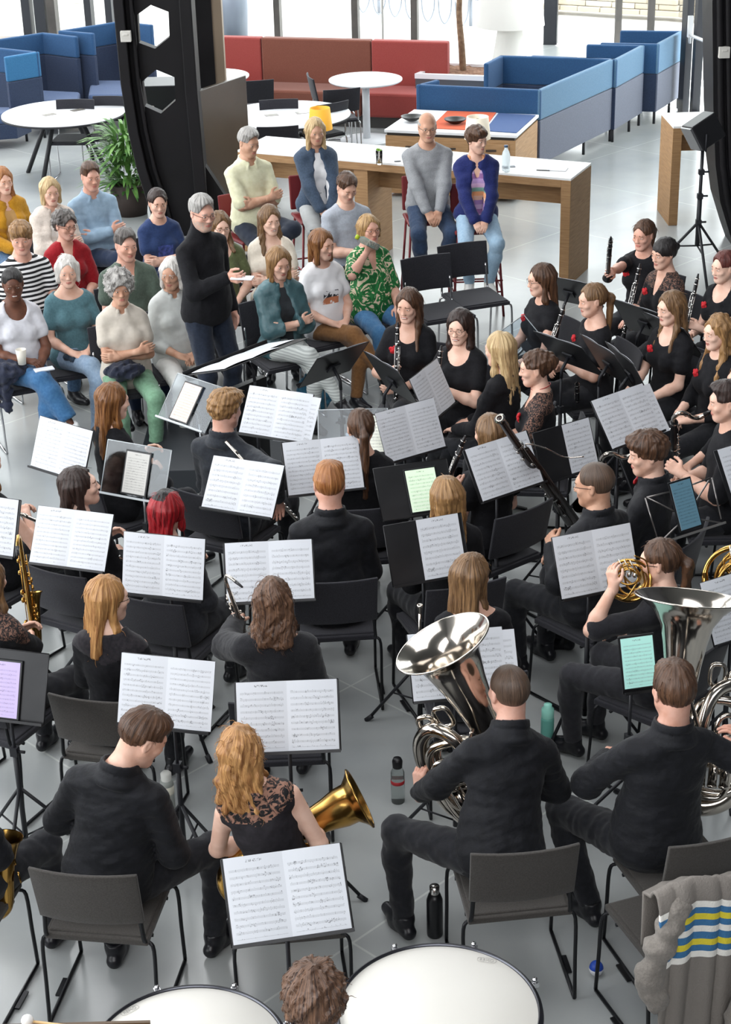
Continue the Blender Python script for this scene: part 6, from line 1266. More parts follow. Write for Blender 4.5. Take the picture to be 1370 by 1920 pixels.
s23 = music_stand(-1.681, 6.909, .935, -14.8, 23.9, 'black', 'black music stand at the left edge with a lilac tablet', .46, .32, up=.06); tablet(s23, 'tablet with lilac page at the left edge', (.0, -.02), .20, .25, 'b8a8d4', .12, 12)
# conductor's stand and the stands seen from behind
cs = P(462, 668, 1.03); st = music_stand(cs.x, cs.y, 1.03, 228, 72, 'black', 'large nearly flat black conducting stand in front of the conductor', .78, .40)
sheets(st, 'open score lying on the conductor\'s flat stand', 2, w=.50, h=.33, off=(.10, 0)); sheets(st, 'loose white pages at the near end of the conductor\'s stand', 4, w=.30, h=.25, off=(-.22, -.04), single=1)
f = MB(); f.box((0, 0, .45), (.30, .05, .80)); tag(f.build('stand_skirt', m_desk, st[0]), None, None)
BACKS = [(625, 683, .98, 222, 38, 'black stand below the woman with crossed grey trousers'), (735, 710, .95, 118, 30, 'black stand seen edge on before the smiling clarinettist in the front'), (1066, 662, .98, 128, 40, 'black stand seen from behind below the half tied brown hair'),
         (1140, 678, .96, 112, 32, 'black stand seen edge on, nearest the clarinettist in profile'), (1180, 697, .96, 105, 28, 'black stand seen edge on beside the long haired girl with rose'), (1207, 602, .98, 128, 35, 'black stand seen from behind between the rear clarinets'),
         (1262, 628, .96, 120, 38, 'black stand seen from behind at the wavy haired girl'), (1066, 545, .98, 140, 40, 'black stand seen from behind at the rear, beside the hair clip')]
for px, py, z, yw, tl, lb in BACKS:
    c = P(px, py, z); st = music_stand(c.x, c.y, z, yw, tl, 'black', lb, .45, .32, legs=px*.01)
    sheets(st, 'music pages on the ' + lb, 3, w=.42, h=.30, off=(0, .004))
c = P(985, 642, .95); music_stand(c.x, c.y, .95, 60, 45, 'clear', 'clear acrylic stand behind the straight blonde hair', .44, .32)
# ------------------------------------------------------------------ the audience and the players
BK = fab('141417', '1a1a1e', sheen=.03); BKs = mat('131418', 0.7, col2='1a1b20', nscale=30, bump=0.2, bscale=90, spec=0.3, sheen=0.05, key='black cotton')
LACE = lace_mat(); PB = ('1b1c20', '222328'); JEANS = ('46607e', '5a7696'); 
def seat_chair(p, lb, kind='black', back=0.0, rot=0.0, g=None):
    o = p['org']; y = p['yaw']+rot; fx, fy = -math.sin(y), math.cos(y)
    return chair(o.x-fx*back, o.y-fy*back, y, lb, kind, g)
FF = dict(top=(BK, 'short', 'scoop', -.10))
def aud(px, py, yaw, desc, ch=True, **k):
    p = person(px, py, yaw, desc, **k)
    if ch: seat_chair(p, 'black chair under the ' + desc, 'chrome')
    return p
a1 = aud(6, 338, 212, 'woman in mustard cardigan with long red blonde hair', hair=('long', 'ginger', .28), top=(fab('b8905c'), 'long', 'scoop', -.1), jacket=(fab('ad7a18', 'b98622'), 'long', 'crew', -.1), arms='clasp', pants=JEANS)
a2 = aud(94, 358, 205, 'woman with blonde bob in beige jacket, arms crossed', hair=('bob', 'paleblonde', .10), top=(fab('e8e0d8'), 'long', 'crew', -.1), jacket=(fab('cfc2b6', 'dacec3'), 'long', 'collar', -.12), arms='crossed', pants=('e2dcd4', None))
a3 = aud(170, 330, 207, 'man in light blue shirt with crossed arms', sex='m', hair=('short', 'brown'), skin='pink', top=(fab('8fa8be', '9ab3c8', ns=30), 'long', 'collar', -.1, ('loose',)), arms='crossed', pants=('26324a', None), legs='cross')
a4 = aud(40, 445, 215, 'young blond man in striped t-shirt', sex='m', hair=('mop', 'sandy'), skin='pink', top=(stripes_mat('f0f0f0', '16171a', .034), 'short', 'crew', -.1, ('loose',)), arms='lap', pants=JEANS, hy=-28, hp=-10)
a5 = aud(122, 422, 200, 'woman in red top with dark grey hair and glasses', hair=('tousled', 'dkgrey'), skin='pink', top=(fab('8e141c', '9a1a24'), 'half', 'v', -.1), arms='clasp', hy=25, extras=('glasses', 'smile'), wisps=160)
a6 = aud(126, 508, 200, 'white haired woman in teal t-shirt', hair=('bob', 'white', .07), top=(fab('4d6f78', '587b84'), 'short', 'wide', -.1), arms='clasp', hy=-8, hp=-6, pants=('7d93ab', '8ea2b8'), legs='cross')
a7 = aud(24, 532, 205, 'woman in white t-shirt and blue jeans at far left', hair=('afro', 'black'), skin='dark', top=(fab('cfcfd6', 'd8d8de', ns=30), 'short', 'scoop', -.1, ('loose',)), arms={1: (('T', .02, .26, .16), (-.5, .6, 0), (0, -.3, -1), 35, (.8, -.5, -.6)), -1: (('T', -.06, .30, .09), (.6, .7, -.2), (0, -.2, -1), 45, (-.8, -.5, -.6))}, pants=('37638f', '44719c', .02, .06), legs='cross', shoes='f0f0f0', hy=-12, extras=('smile',))
a8 = aud(236, 458, 200, 'man with dark hair in grey green polo shirt', sex='m', hair=('short', 'dkgrey'), skin='pink', top=(fab('4e5a50', '58655a'), 'short', 'v', -.1, ('loose',)), arms='lap', hy=8, pants=('26324a', None))
a9 = aud(224, 540, 196, 'woman with curly grey hair in cream blouse and green trousers', hair=('curly', 'grey'), skin='tan', top=(fab('c4bbae', 'd0c7bb', ns=20), 'short', 'collar', -.12, ('loose',)), arms='crossed', pants=('6e9478', '7ba286', .0, .06), legs='flat', hy=0, hp=-4)
a10 = aud(322, 512, 205, 'white haired woman in white shirt half hidden by the conductor', hair=('bob', 'white', .10), skin='tan', top=(fab('c2c5c2', 'cdd0cd', ns=20), '3q', 'collar', -.12, ('loose',)), arms='clasp', pants=('e2e2de', None), hy=-40)
a11 = aud(296, 380, 205, 'young woman with pulled back dark hair in navy printed t-shirt', hair=('bun', 'dkbrown'), top=([fab('27385f', '2c3f69'), fab('4a58a0', '27385f', ns=40)], 'short', 'crew', -.1, ('print', 'loose')), arms='crossed', hy=-8, pants=JEANS)
a12 = aud(413, 424, 195, 'woman in glasses and olive top right of the conductor', hair=('long', 'ltbrown', .22), skin='pale', top=(fab('59603f', '646b49'), 'short', 'scoop', -.1), arms='clasp', extras=('glasses', 'front'), hy=5)
a13 = aud(506, 412, 190, 'smiling woman with very long light brown hair in cream t-shirt', hair=('long', 'ltbrown', .40), skin='pale', top=(fab('e8dccb', 'efe5d6'), 'short', 'scoop', -.1), arms='crossed', extras=('smile', 'front'), hy=14)
a14 = aud(523, 492, 207, 'blonde woman in teal leather jacket with crossed grey trousers', hair=('bob', 'sandy', .13), top=(fab('2e3236'), 'short', 'crew', -.1), jacket=(mat('3c5a60', 0.4, col2='4a6a70', nscale=12, bump=.5, bscale=25, key='teal leather'), 'long', 'collar', -.05), arms='crossed', pants=(stripes_mat('c9cdca', 'a9aeac', .022), None), legs='cross', hp=-14, shoes='2b2b2e')
a15 = aud(604, 458, 210, 'woman in white t-shirt with brown trousers', hair=('bob', 'auburn', .14), skin='light', top=([fab('efeef0'), fab('e8e8ea', '2c3034', ns=24, lo=.5, hi=.53), fab('efeef0', 'c87f5c', ns=18, lo=.42, hi=.46)], 'short', 'crew', -.1, ('print', 'loose')), arms='clasp', pants=('7a5432', '86603c'), legs='cross', hy=16)
a16 = aud(650, 350, 205, 'young man in grey t-shirt looking down at a phone', sex='m', hair=('short', 'brown'), top=(fab('a3a9b3', 'aeb4be'), 'short', 'crew', -.1, ('loose',)), arms={1: (('T', .0, .26, .20), (-.4, .7, .2), (0, .2, -1), 40, (.8, -.5, -.6)), -1: (('T', .02, .28, .17), (.5, .7, .1), (0, .3, 1), 40, (-.8, -.5, -.6))}, hp=-28, pants=JEANS)
a17 = aud(692, 430, 207, 'woman in green leaf blouse drinking from a bottle', hair=('bob', 'blonde', .05), skin='pink', top=(leaf_mat(), 'half', 'v', -.12, ('loose',)), arms={1: (('T', .10, .17, .57), (-.3, .3, 1), (0, 1, .2), 60, (1, .3, -.9)), -1: 'lap'}, pants=('4676a4', '5484b0'), legs='flat', extras=('glasses',), fat=1.12, hp=2)
for p, px, py, yw, lb in ((None, 800, 486, 202, 'empty black chair right of the woman in the green blouse'), (None, 868, 462, 200, 'empty black chair nearest the bar table')):
    c = P(px, py, .82); chair(c.x-math.sin(R(yw))*.24, c.y+math.cos(R(yw))*.24, R(yw), lb, 'chrome', 'empty audience chairs')
def stooled(px, py, yaw, desc, **k):
    p = person(px, py, yaw, desc, hs=.765, **k); o = p['org']; bar_stool(o.x, o.y, p['yaw'], 'dark red bar stool under the ' + desc); return p
b1 = stooled(466, 266, 212, 'grey haired man in cream shirt on a bar stool', sex='m', hair=('short', 'grey'), skin='tan', top=(fab('d8d6b4', 'e2e0c2', ns=30), 'half', 'collar', -.1, ('loose',)), arms='crossed', legs='stoolcross', pants=('232a38', None), hp=-16, hy=8)
b2 = stooled(591, 246, 196, 'blonde woman in denim jacket on a bar stool', hair=('bob', 'paleblonde', .17), skin='tan', top=(fab('e6e6e8'), 'long', 'crew', -.1), jacket=(fab('3c4a5c', '46556a'), 'long', 'collar', -.05), arms='between', legs='stool', pants=('b2b4b4', None))
b3 = stooled(801, 238, 186, 'bald man in grey sweater on a bar stool', sex='m', hair=('bald', 'grey'), skin='tan', top=(fab('8d8f92', '9a9c9f', ns=120), 'long', 'crew', -.1, ('loose',)), arms='between', legs='stool', pants=('2a3a54', '33455f'), extras=('glasses',))
b4 = stooled(893, 262, 183, 'woman in blue cardigan on a bar stool', hair=('mop', 'brown'), skin='light', top=(band_mat(['8a5f90', 'b79ac0', '9b79b0', 'd8b0a0', 'd89a70', '7ba59a', 'c9a6c8', 'a98ab8'], .30), 'long', 'v', -.08), jacket=(fab('1b2458', '222b64', ns=90), 'long', 'crew', -.02), arms='between', legs='stool', pants=('93b0c8', 'a0bbd0'), shoes='e8e6e0', hy=38, hp=-6)
# conductor
cond = person(379, 398, 228, 'conductor in black turtleneck with grey hair and glasses, arm stretched out', sex='m', hair=('short', 'grey'), skin='pink', top=(BK, 'long', 'turtle', -.08, ('loose',)), stand=True, base=.18, legs='stand', pants=('1e2533', '252d3c'), arms={1: (('p', 427, 520, 1.42), (0, 1, .1), (-1, 0, .2), 55, (.9, -.3, -.8)), -1: 'down'}, hy=-14, hp=-10, extras=('glasses', 'stubble'), s=1.0)
w = cond['W'](cond['wr'][1]); f = MB(); f.box((0, 0, 0), (.15, .075, .012), rz=-.2); tag(f.build('mobile_phone', mat('e8e8ea', .3), bevel=.004, loc=w+Vector((.10, -.05, .01))), 'white phone held out in the conductor\'s hand', 'phone')
f = MB(); c = cond['org']; f.box((c.x+.05, c.y-.05, .09), (1.1, 1.1, .18)); tag(f.build('podium', mat('2a2e33', .5), bevel=.008), 'low dark podium under the conductor', 'podium')
# clarinet section to the right
def mus(px, py, yaw, desc, ch=True, kind='black', **k):
    p = person(px, py, yaw, desc, **k)
    if ch: seat_chair(p, 'black chair under the ' + desc, kind)
    return p
FB = (BK, 'short', 'scoop', -.12); HOLD = 'play'
m1 = mus(765, 572, 165, 'smiling clarinettist with long brown hair and crossed legs', hair=('long', 'brown', .34), top=FB, arms={1: (('T', .07, .27, .24), (-.2, .4, .9), (-1, 0, .2), 50, (.7, -.3, -.9)), -1: (('T', .04, .22, .12), (1, .2, 0), (0, -1, 0), 30, (-.8, -.3, -.8))}, legs='cross', pants=PB, extras=('smile', 'front'), hy=-10, rose='r')
m2 = mus(861, 612, 148, 'laughing clarinettist in glasses with dark brown hair', hair=('long', 'dkbrown', .34), skin='pale', top=FB, arms={1: (('T', .08, .26, .20), (-.4, .5, .6), (-1, 0, 0), 50, (.7, -.3, -.9)), -1: (('T', .0, .26, .32), (.3, .5, .8), (1, 0, 0), 50, (-.8, -.3, -.8))}, legs='flat', pants=PB, extras=('smile', 'glasses'), hy=8)
m3 = mus(936, 655, 55, 'player with straight pale blonde hair, back turned', hair=('long', 'paleblonde', .34), top=(BK, 'long', 'scoop', -.12, ('loose',)), arms='lap', pants=PB, wisps=60)
m4 = mus(1003, 690, 82, 'player with brown updo and lace sleeves in profile', hair=('updo', 'brown'), top=([BK, LACE], 'half', 'scoop', -.12, ('lacesleeve',)), arms='lap', pants=PB, extras=('choker',), rose='l', hy=6)
m5 = mus(1014, 524, 112, 'clarinettist in glasses with half tied brown hair', hair=('halfup', 'brown', .27), top=([BK, LACE], 'cap', 'crew', -.12), arms='lap', extras=('glasses',), rose='r', pants=PB, hy=-8)
m6 = mus(1110, 562, 105, 'clarinettist in profile with tied back light brown hair', hair=('pony', 'ltbrown', .26), top=(BK, 'short', 'wide', -.12), arms='play', rose='r', pants=PB, legs='cross')
m7 = mus(1206, 440, 140, 'clarinettist holding a clarinet out before the bar table', hair=('pony', 'brown', .18), skin='pink', top=(BK, 'short', 'crew', -.12), arms={1: (('p', 1145, 510, 1.05), None, (0, 1, 0), 50, (.6, -.5, -.9)), -1: 'lap'}, rose='r', pants=PB)
m8 = mus(1244, 475, 122, 'clarinettist with black fringe and lace sleeves', hair=('bangs', 'black'), top=([BK, LACE], 'half', 'v', -.12, ('lacesleeve',)), arms='play', rose='r', pants=PB)
m9 = mus(1257, 577, 122, 'girl with long light brown hair wearing a red rose', hair=('long', 'ltbrown', .34), skin='pale', top=FB, arms='lap', rose='r', pants=PB, extras=('front',), hy=-5)
m10 = mus(1345, 622, 112, 'girl with long wavy blonde hair at the right edge', hair=('wavy', 'sandy', .36), skin='pale', top=(BK, '3q', 'crew', -.12), arms='clasp', rose='r', pants=PB, extras=('front',))
m11 = mus(1357, 500, 118, 'red brown haired clarinettist cut by the right edge', hair=('bun', 'redbrown'), skin='pale', top=(BK, 'cap', 'scoop', -.12), arms='play', rose='r', pants=PB)
m12 = mus(1392, 712, 100, 'player cut by the right edge, hand and knee showing', hair=('long', 'brown', .3), top=(BK, '3q', 'crew', -.12), arms='lap', pants=PB)
m13 = mus(1362, 752, 88, 'dark haired bass clarinettist in profile at the right edge', sex='m', hair=('short', 'dkbrown'), top=(BK, 'half', 'crew', -.12), arms='play', pants=PB)
m14 = mus(1214, 850, 62, 'young man with brown hair and red bow tie', sex='m', hair=('mop', 'brown'), skin='light', top=(BKs, 'long', 'stand', -.1, ('loose',)), arms='play', pants=PB, extras=('bow',), hy=30, wisps=200)
m15 = mus(1113, 908, 40, 'bassoonist with shaved head and glasses', sex='m', hair=('crop', 'shaved'), skin='tan', top=(BKs, 'long', 'stand', -.1, ('loose',)), arms='play', pants=PB, extras=('glasses',), hy=28)
m16 = mus(918, 812, 38, 'player with long brown hair behind the bassoon top', hair=('long', 'ltbrown', .3), top=FB, arms='play', pants=PB)
m17 = mus(676, 802, 8, 'player with long dark ponytail before the clear stand', hair=('pony', 'brown', .40), top=(BK, 'long', 'crew', -.12), arms='play', pants=PB)
m18 = mus(836, 932, 18, 'player with blonde half up hair', hair=('halfup', 'sandy', .32), top=(BK, 'long', 'crew', -.12), arms='play', pants=PB, legs='flat')
m19 = mus(884, 1080, 5, 'player with very long brown hair looking right', hair=('long', 'ltbrown', .42), top=(BK, 'long', 'wide', -.12, ('loose',)), arms='play', pants=PB, hy=-42)
m20 = mus(617, 908, 4, 'ginger haired man with short hair seen from behind', sex='m', hair=('short', 'ginger'), skin='pink', top=(BKs, 'long', 'stand', -.1, ('loose',)), arms='play', pants=PB, extras=('choker',), wisps=0, seat=None)
m21 = mus(422, 768, -28, 'curly blond flute player seen from behind', sex='m', hair=('mop', 'sandy'), skin='pink', top=(fab('23262c', '2b2f36'), 'long', 'stand', -.1, ('loose',)), arms={1: (('p', 520, 935, .78), None, (0, 0, -1), 40, (1, -.3, -.8)), -1: 'play'}, pants=PB, hy=-8, wisps=160)
m22 = mus(212, 752, -50, 'auburn haired player at the far left', hair=('long', 'auburn', .34), skin='pale', top=(BK, 'long', 'crew', -.12), arms='play', pants=PB, hy=-12)
m23 = mus(150, 912, -30, 'pale dark haired woman looking up to the right', hair=('long', 'dkbrown', .26), skin='pale', top=(BK, 'long', 'crew', -.12), arms='play', pants=PB, hy=-48, hp=8, hr=0)
m24 = mus(314, 958, -24, 'player with bright red hair', hair=('bob', 'red', .09), skin='pale', top=(fab('26272c', '2e2f35'), '3q', 'crew', -.12, ('loose',)), arms='play', pants=PB, wisps=260)
m25 = mus(203, 1122, -14, 'woman in glasses with straight gold brown hair looking right', hair=('long', 'honey', .27), skin='pale', top=([BK, fab('1d1b20', '2c282c', ns=60)], 'half', 'crew', -.12, ('yoke',)), arms='play', pants=PB, hy=-48, hp=-6, extras=('glasses',), kind='brown')
m26 = mus(511, 1125, 2, 'saxophonist with curly brown hair', hair=('wavy', 'midbrown', .19), skin='light', top=(fab('1d1d20', '26262a', ns=200, rough=.95), 'long', 'wide', -.12, ('puff', 'loose')), arms={-1: (('p', 441, 1165, .86), None, (0, 0, -1), 45, (-1, -.2, -.8)), 1: 'play'}, pants=PB)
m27 = mus(1236, 1052, 48, 'french horn player in profile with tied back brown hair', hair=('pony', 'brown', .22), skin='light', top=(fab('1c1c20', '232328'), 'half', 'crew', -.12, ('loose',)), arms={-1: (('p', 1150, 1100, 1.10), (0, .2, 1), (1, 0, 0), 45, (-.6, .2, -1)), 1: 'play'}, pants=('2a2a2e', '313136'), extras=('glasses',), hy=22, legs='flat', feet={1: (0, 1), -1: (0, 1)})
# ------------------------------------------------------------------ the front row
def chair_from_back(pxl, pyl, pxr, pyr, dyaw=0.0):
    a, b = P(pxl, pyl, .835), P(pxr, pyr, .835); u = (b-a).normalized(); yw = math.atan2(u.y, u.x)+R(dyaw); c = (a+b)/2
    return c.x-math.sin(yw)*.275, c.y+math.cos(yw)*.275, yw
V3 = Vector
def frame_m(o, z, x, flip=False):     # matrix with local z, x hint, origin o
    z = V3(z).normalized(); x = V3(x); x = (x-z*x.dot(z)).normalized(); y = z.cross(x); return Matrix.Translation(o) @ Matrix((x, y, z)).transposed().to_4x4()
def place(M3, local, world): return Matrix.Translation(V3(world)-M3.to_3x3() @ V3(local)) @ M3
M = frame_m((0, 0, 0), (-.42, .04, .90), (-1, .25, 0)); TM1 = place(M, (-.09*1.15, 0, .629*1.15), P(829, 1206, 1.36)); tuba(TM1, 'silver tuba with wide bell held by the cropped haired player', s=1.15, R_=.212)
M = frame_m((0, 0, 0), (.10, .30, .94), (-1, .1, 0)); TM2 = place(M, (.09*1.1, 0, .629*1.1), P(1292, 1121, 1.38)); tuba(TM2, 'silver tuba standing upright at the right edge', s=1.10, R_=.235, flip=-1)
x, y, yw = chair_from_back(57, 1628, 250, 1642, 0); chair(x, y, yw, 'grey brown chair under the man bending forward at lower left', 'brown')
n30 = person(234, 1378, math.degrees(yw)-6, 'man in black shirt bending forward to the right', sex='m', hair=('short', 'brown'), skin='light', top=(BKs, 'long', 'stand', -.1, ('loose',)), arms={1: (('T', .12, .26, .14), (-.2, .8, -.4), (-1, 0, -.4), 35, (.6, -.6, -.6)), -1: (('T', -.10, .24, .12), None, None, 30, (-1.0, -.5, -.5))}, pants=PB, seat=(x-.01, y+.06, 0), hoff=(.055, .03, -.03), legs={1: (.34, .30, .09), -1: (-.06, .14, .09)}, hy=-50, hp=-34, wisps=220)
x, y, yw = chair_from_back(887, 1602, 1083, 1583); chair(x, y, yw, 'grey brown chair under the tuba player with cropped hair', 'brown')
n28 = person(957, 1298, math.degrees(yw)+10, 'tuba player with cropped dark hair seen from behind', sex='m', hair=('crop', 'shaved'), skin='pink', top=(BKs, 'long', 'stand', -.1, ('loose',)), seat=(x-.04, y+.08, 0), arms={-1: (('w', *(TM1 @ V3((.30, .075, .09)))), (.05, .25, .95), (1, .35, -.1), 38, (-.9, -.3, -1)), 1: (('T', .12, .30, .22), None, None, 45, (1.2, -.5, -.6))}, pants=PB, legs={1: (.26, .36, .09), -1: (-.33, .30, .09)}, hy=8)
x, y, yw = chair_from_back(1256, 1590, 1440, 1548); chair(x, y, yw, 'grey brown chair at the lower right under the brown haired tuba player', 'brown')
n29 = person(1266, 1300, 14, 'brown haired tuba player at the right edge seen from behind', sex='m', hair=('short', 'brown'), skin='pink', top=(BKs, 'long', 'stand', -.1, ('loose',)), seat=(x-.10, y+.12, 0), arms={1: (('w', *(TM2 @ V3((-.20, .16, .10)))), (-.5, .5, .7), (-.6, .5, -.5), 40, (1, -.4, -.6)), -1: (('T', -.10, .32, .20), None, None, 45, (-1.2, -.4, -.6))}, pants=PB, legs={1: (.24, .34, .09), -1: (-.18, .22, .09)}, wisps=160, s=1.04)
c = P(536, 1795, .0); x, y = -.36, 5.86
ch31 = chair(x, y, R(6), 'grey brown chair behind the nearest music stand', 'brown')
n31 = person(450, 1412, 4, 'euphonium player with long blonde hair and lace back', hair=('wavy', 'honey', .22), skin='pale', top=([mat('1b181c', .8, col2='242026', nscale=60), lace_mat(sc=24, kk=.6, edge=.56)], 'none', 'crew', -.14, ('yoke',)), seat=(x, y+.03, 0), arms={1: (('T', .14, .24, .15), None, None, 40, (.5, -.6, -.8)), -1: (('T', -.09, .26, .10), None, None, 45, (-1.2, -.4, -.6))}, pants=PB, legs='flat')
n32 = person(588, 1868, 5, 'curly brown haired percussionist at the bottom edge', hair=('tousled', 'midbrown'), skin='light', top=(BK, 'long', 'crew', -.1), stand=True, legs='stand', arms='down', pants=PB, z=1.56, wisps=700, s=.95)
n33 = person(-22, 1088, -28, 'lace sleeved saxophonist at the left edge', hair=('long', 'ltbrown', .26), skin='light', top=([BK, LACE], 'long', 'crew', -.12, ('lacesleeve',)), arms={1: (('p', 60, 1205, .68), None, (-1, 0, 0), 50, (1, -.2, -.8)), -1: 'play'}, pants=PB); seat_chair(n33, 'black chair under the lace sleeved saxophonist at the left edge')
n34 = person(-28, 868, -35, 'woman in sleeveless black top cut by the left edge', hair=('long', 'auburn', .2), skin='light', top=(BK, 'none', 'scoop', -.12), arms={1: (('p', 50, 968, .86), None, (0, 0, -1), 45, (1, -.2, -.8)), -1: 'play'}, pants=PB); seat_chair(n34, 'black chair under the sleeveless woman at the left edge')
n35 = person(-130, 1395, -12, 'player at the lower left edge of whom a knee shows', sex='m', hair=('short', 'brown'), top=(BKs, 'long', 'crew', -.1), arms='play', pants=PB, legs={1: (.26, .40, .09), -1: (-.2, .36, .09)}); seat_chair(n35, 'grey brown chair cut by the lower left edge', 'brown')
# ------------------------------------------------------------------ instruments in place
bl = P(674, 1497, .82); dz = (bl-P(470, 1600, .62)); M = frame_m((0, 0, 0), (dz.x, dz.y, dz.z), (0, -.2, -1)); M = place(M, (-.09*.8, 0, .629*.8), bl); tuba(M, 'golden euphonium lying across the blonde player\'s lap', m=m_gold, s=.80, name='euphonium', R_=.130, valves=3)
M = frame_m(P(68, 1205, .56), (-.05, .10, 1), (.7, .7, 0)); M = Matrix.Translation(M.translation) @ (M.to_3x3() @ Matrix.Rotation(R(-40), 3, 'Z')).to_4x4(); saxophone(M, 'golden saxophone held upright at the left edge', s=.86)
M = frame_m(P(-14, 1706, .42), (-.15, .1, 1), (.3, -1, 0)); saxophone(M, 'golden saxophone bell at the lower left edge', s=1.1)
M = frame_m(P(474, 1252, .62), (-.28, .12, 1), (.8, .6, 0)); saxophone(M, 'silver saxophone of the curly haired player', m=m_silver, group=None, s=.72)
M = frame_m(P(1180, 1088, 1.12), (.1, .3, 1), (1, -.2, 0)); french_horn(M, 'brass french horn raised by the player in profile', s=.66)
M = frame_m(P(1385, 1088, 1.05), (.1, .3, 1), (1, -.2, 0)); french_horn(M, 'brass french horn cut by the right edge', s=1.1)
def cl(p0, z0, p1, z1, lb, L=.62): clarinet(P(*p0, z0), P(*p1, z1), lb, L)
def held(p, lo, hi, lb): a, b = p['W'](p['T'](*lo)), p['W'](p['T'](*hi)); clarinet(a, b, lb, .64)
held(m1, (.02, .38, -.02), (.02, .27, .6), 'clarinet of the smiling player with crossed legs'); held(m2, (.02, .42, -.03), (.02, .25, .6), 'clarinet of the laughing player in glasses'); held(m6, (.0, .44, .04), (.0, .26, .6), 'clarinet held upright by the player in profile')
cl((1139, 522), .98, (1146, 430), 1.5, 'clarinet held out upright before the bar table'); held(m8, (.0, .42, .0), (.0, .27, .6), 'clarinet of the player with black fringe and lace sleeves'); held(m11, (.0, .40, .02), (.0, .28, .6), 'clarinet resting upright beside the tripod')
held(m16, (-.06, .46, .0), (-.03, .22, .6), 'clarinet left of the long haired player behind the bassoon'); cl((1083, 790), .30, (1081, 700), .85, 'clarinet standing upright beside the updo player')
bass_clarinet(P(1263, 890, .45), P(1263, 790, 1.0), 'bass clarinet with curved silver neck at the right', (1, .2, 0)); bass_clarinet(P(1128, 940, .45), P(1128, 866, .88), 'bass clarinet behind the bassoonist\'s head', (1, .3, 0))
bassoon(P(1068, 978, .50), P(936, 784, 1.50), 'long dark bassoon leaning up to the left', (.8, -.3, .3)); flute(P(560, 980, .60), P(470, 880, .95), 'silver flute in the curly blond man\'s hand'); flute(P(232, 1050, .80), P(120, 1000, .95), 'silver flute showing beside the second row sheet music')
c = P(787, 1134, 1.12); tp_ = mtx_empty('trumpet', frame_m(c, (.02, -.05, 1), (1, 0, 0)), 'silver mouthpiece and pipe sticking up left of the tuba bell', 'trumpet'); f = MB(); f.tube([(0, 0, -.42), (0, 0, -.01)], .0065, 10); f.lathe([(.006, -.05), (.012, -.012), (.014, 0), (.009, 0), (.004, -.012)], seg=16); f.build('mouthpiece', m_silver, tp_); f = MB(); f.tube(smoothpath([(0, 0, -.42), (.03, 0, -.46), (.07, 0, -.42), (.07, 0, -.2), (.04, 0, -.17)]), .0075, 8); f.build('tubing', m_silver, tp_)
# ------------------------------------------------------------------ kettledrums, bottles and small things
timpani(822, 1893, .86, .362, 'large kettledrum with white head at the bottom right of centre', (912, 1799, R(-14))); timpani(352, 1972, .86, .345, 'kettledrum at the bottom left, partly below the frame', (243, 1893, R(38)))
def bottle(px, py, prof, m, cap, lb, extra=None, s=1.0):
    c = P(px, py, 0); t = empty('bottle', c, 0, lb, 'bottle', 'bottles on the floor'); f = MB(); f.lathe([(r*s, z*s) for r, z in prof], seg=22); f.build('body', m, t); f = MB(); f.lathe([(r*s, z*s) for r, z in cap[0]], seg=18); f.build('cap', cap[1], t)
    if extra: f = MB(); f.lathe([(r*s, z*s) for r, z in extra[0]], seg=22); f.build(extra[2] if len(extra) > 2 else 'label_band', extra[1], t)
bottle(1025, 1398, [(0, 0), (.034, 0), (.036, .01), (.036, .17), (.033, .185), (0, .185)], mat('7ccabb', .35, trans=.2), ([(.034, .185), (.034, .235), (.022, .245), (.022, .262), (0, .264)], mat('a4ecda', .5)), 'turquoise drinking bottle on the floor behind the left tuba player', s=.95)
bottle(746, 1502, [(0, 0), (.033, 0), (.034, .01), (.034, .17), (.022, .20), (.022, .21), (0, .21)], mat('cfd6d4', .08, trans=.85, ior=1.2), ([(.024, .20), (.026, .235), (.020, .25), (0, .25)], mat('17171a', .4)), 'clear bottle with black cap on the floor left of the tuba player', ([(.0345, .11), (.035, .13), (.0345, .13)], mat('a5252c', .5)))
bottle(317, 1524, [(0, 0), (.033, 0), (.034, .01), (.034, .17), (.030, .195), (0, .195)], mat('c3c8c2', .3, trans=.4), ([(.026, .19), (.027, .23), (.018, .24), (0, .24)], mat('e6e6e0', .5)), 'milky white bottle on the floor beside the bending man', ([(.0345, .12), (.0348, .165), (.0345, .165)], mat('dcd9c8', .5)))
bottle(815, 1752, [(0, 0), (.034, 0), (.036, .01), (.036, .19), (.024, .225), (0, .225)], mat('131417', .35), ([(.021, .22), (.022, .262), (0, .264)], mat('c8c6c2', .25, metal=1.0)), 'black thermos bottle with steel cap behind the large kettledrum')
c = P(1117, 1828, .0); t = empty('egg_shaker', c, 0, 'small blue and white ball on the floor at lower right', 'ball'); f = MB(); f.lathe([(.0001, 0)]+[(.030*math.cos(a), .036+.036*math.sin(a)) for a in [-1.3+1.35*i/8 for i in range(9)]], seg=20); f.build('white_half', mat('dfe0e4', .4), t); f = MB(); f.lathe([(.0305*math.cos(a), .036+.0365*math.sin(a)) for a in [.05+1.5*i/8 for i in range(9)]], seg=20); f.build('blue_half', mat('2348a8', .4), t); f = MB(); f.lathe([(.031, .032), (.0315, .036), (.031, .041)], seg=20); f.build('band', mat('e8e8ee', .4), t)
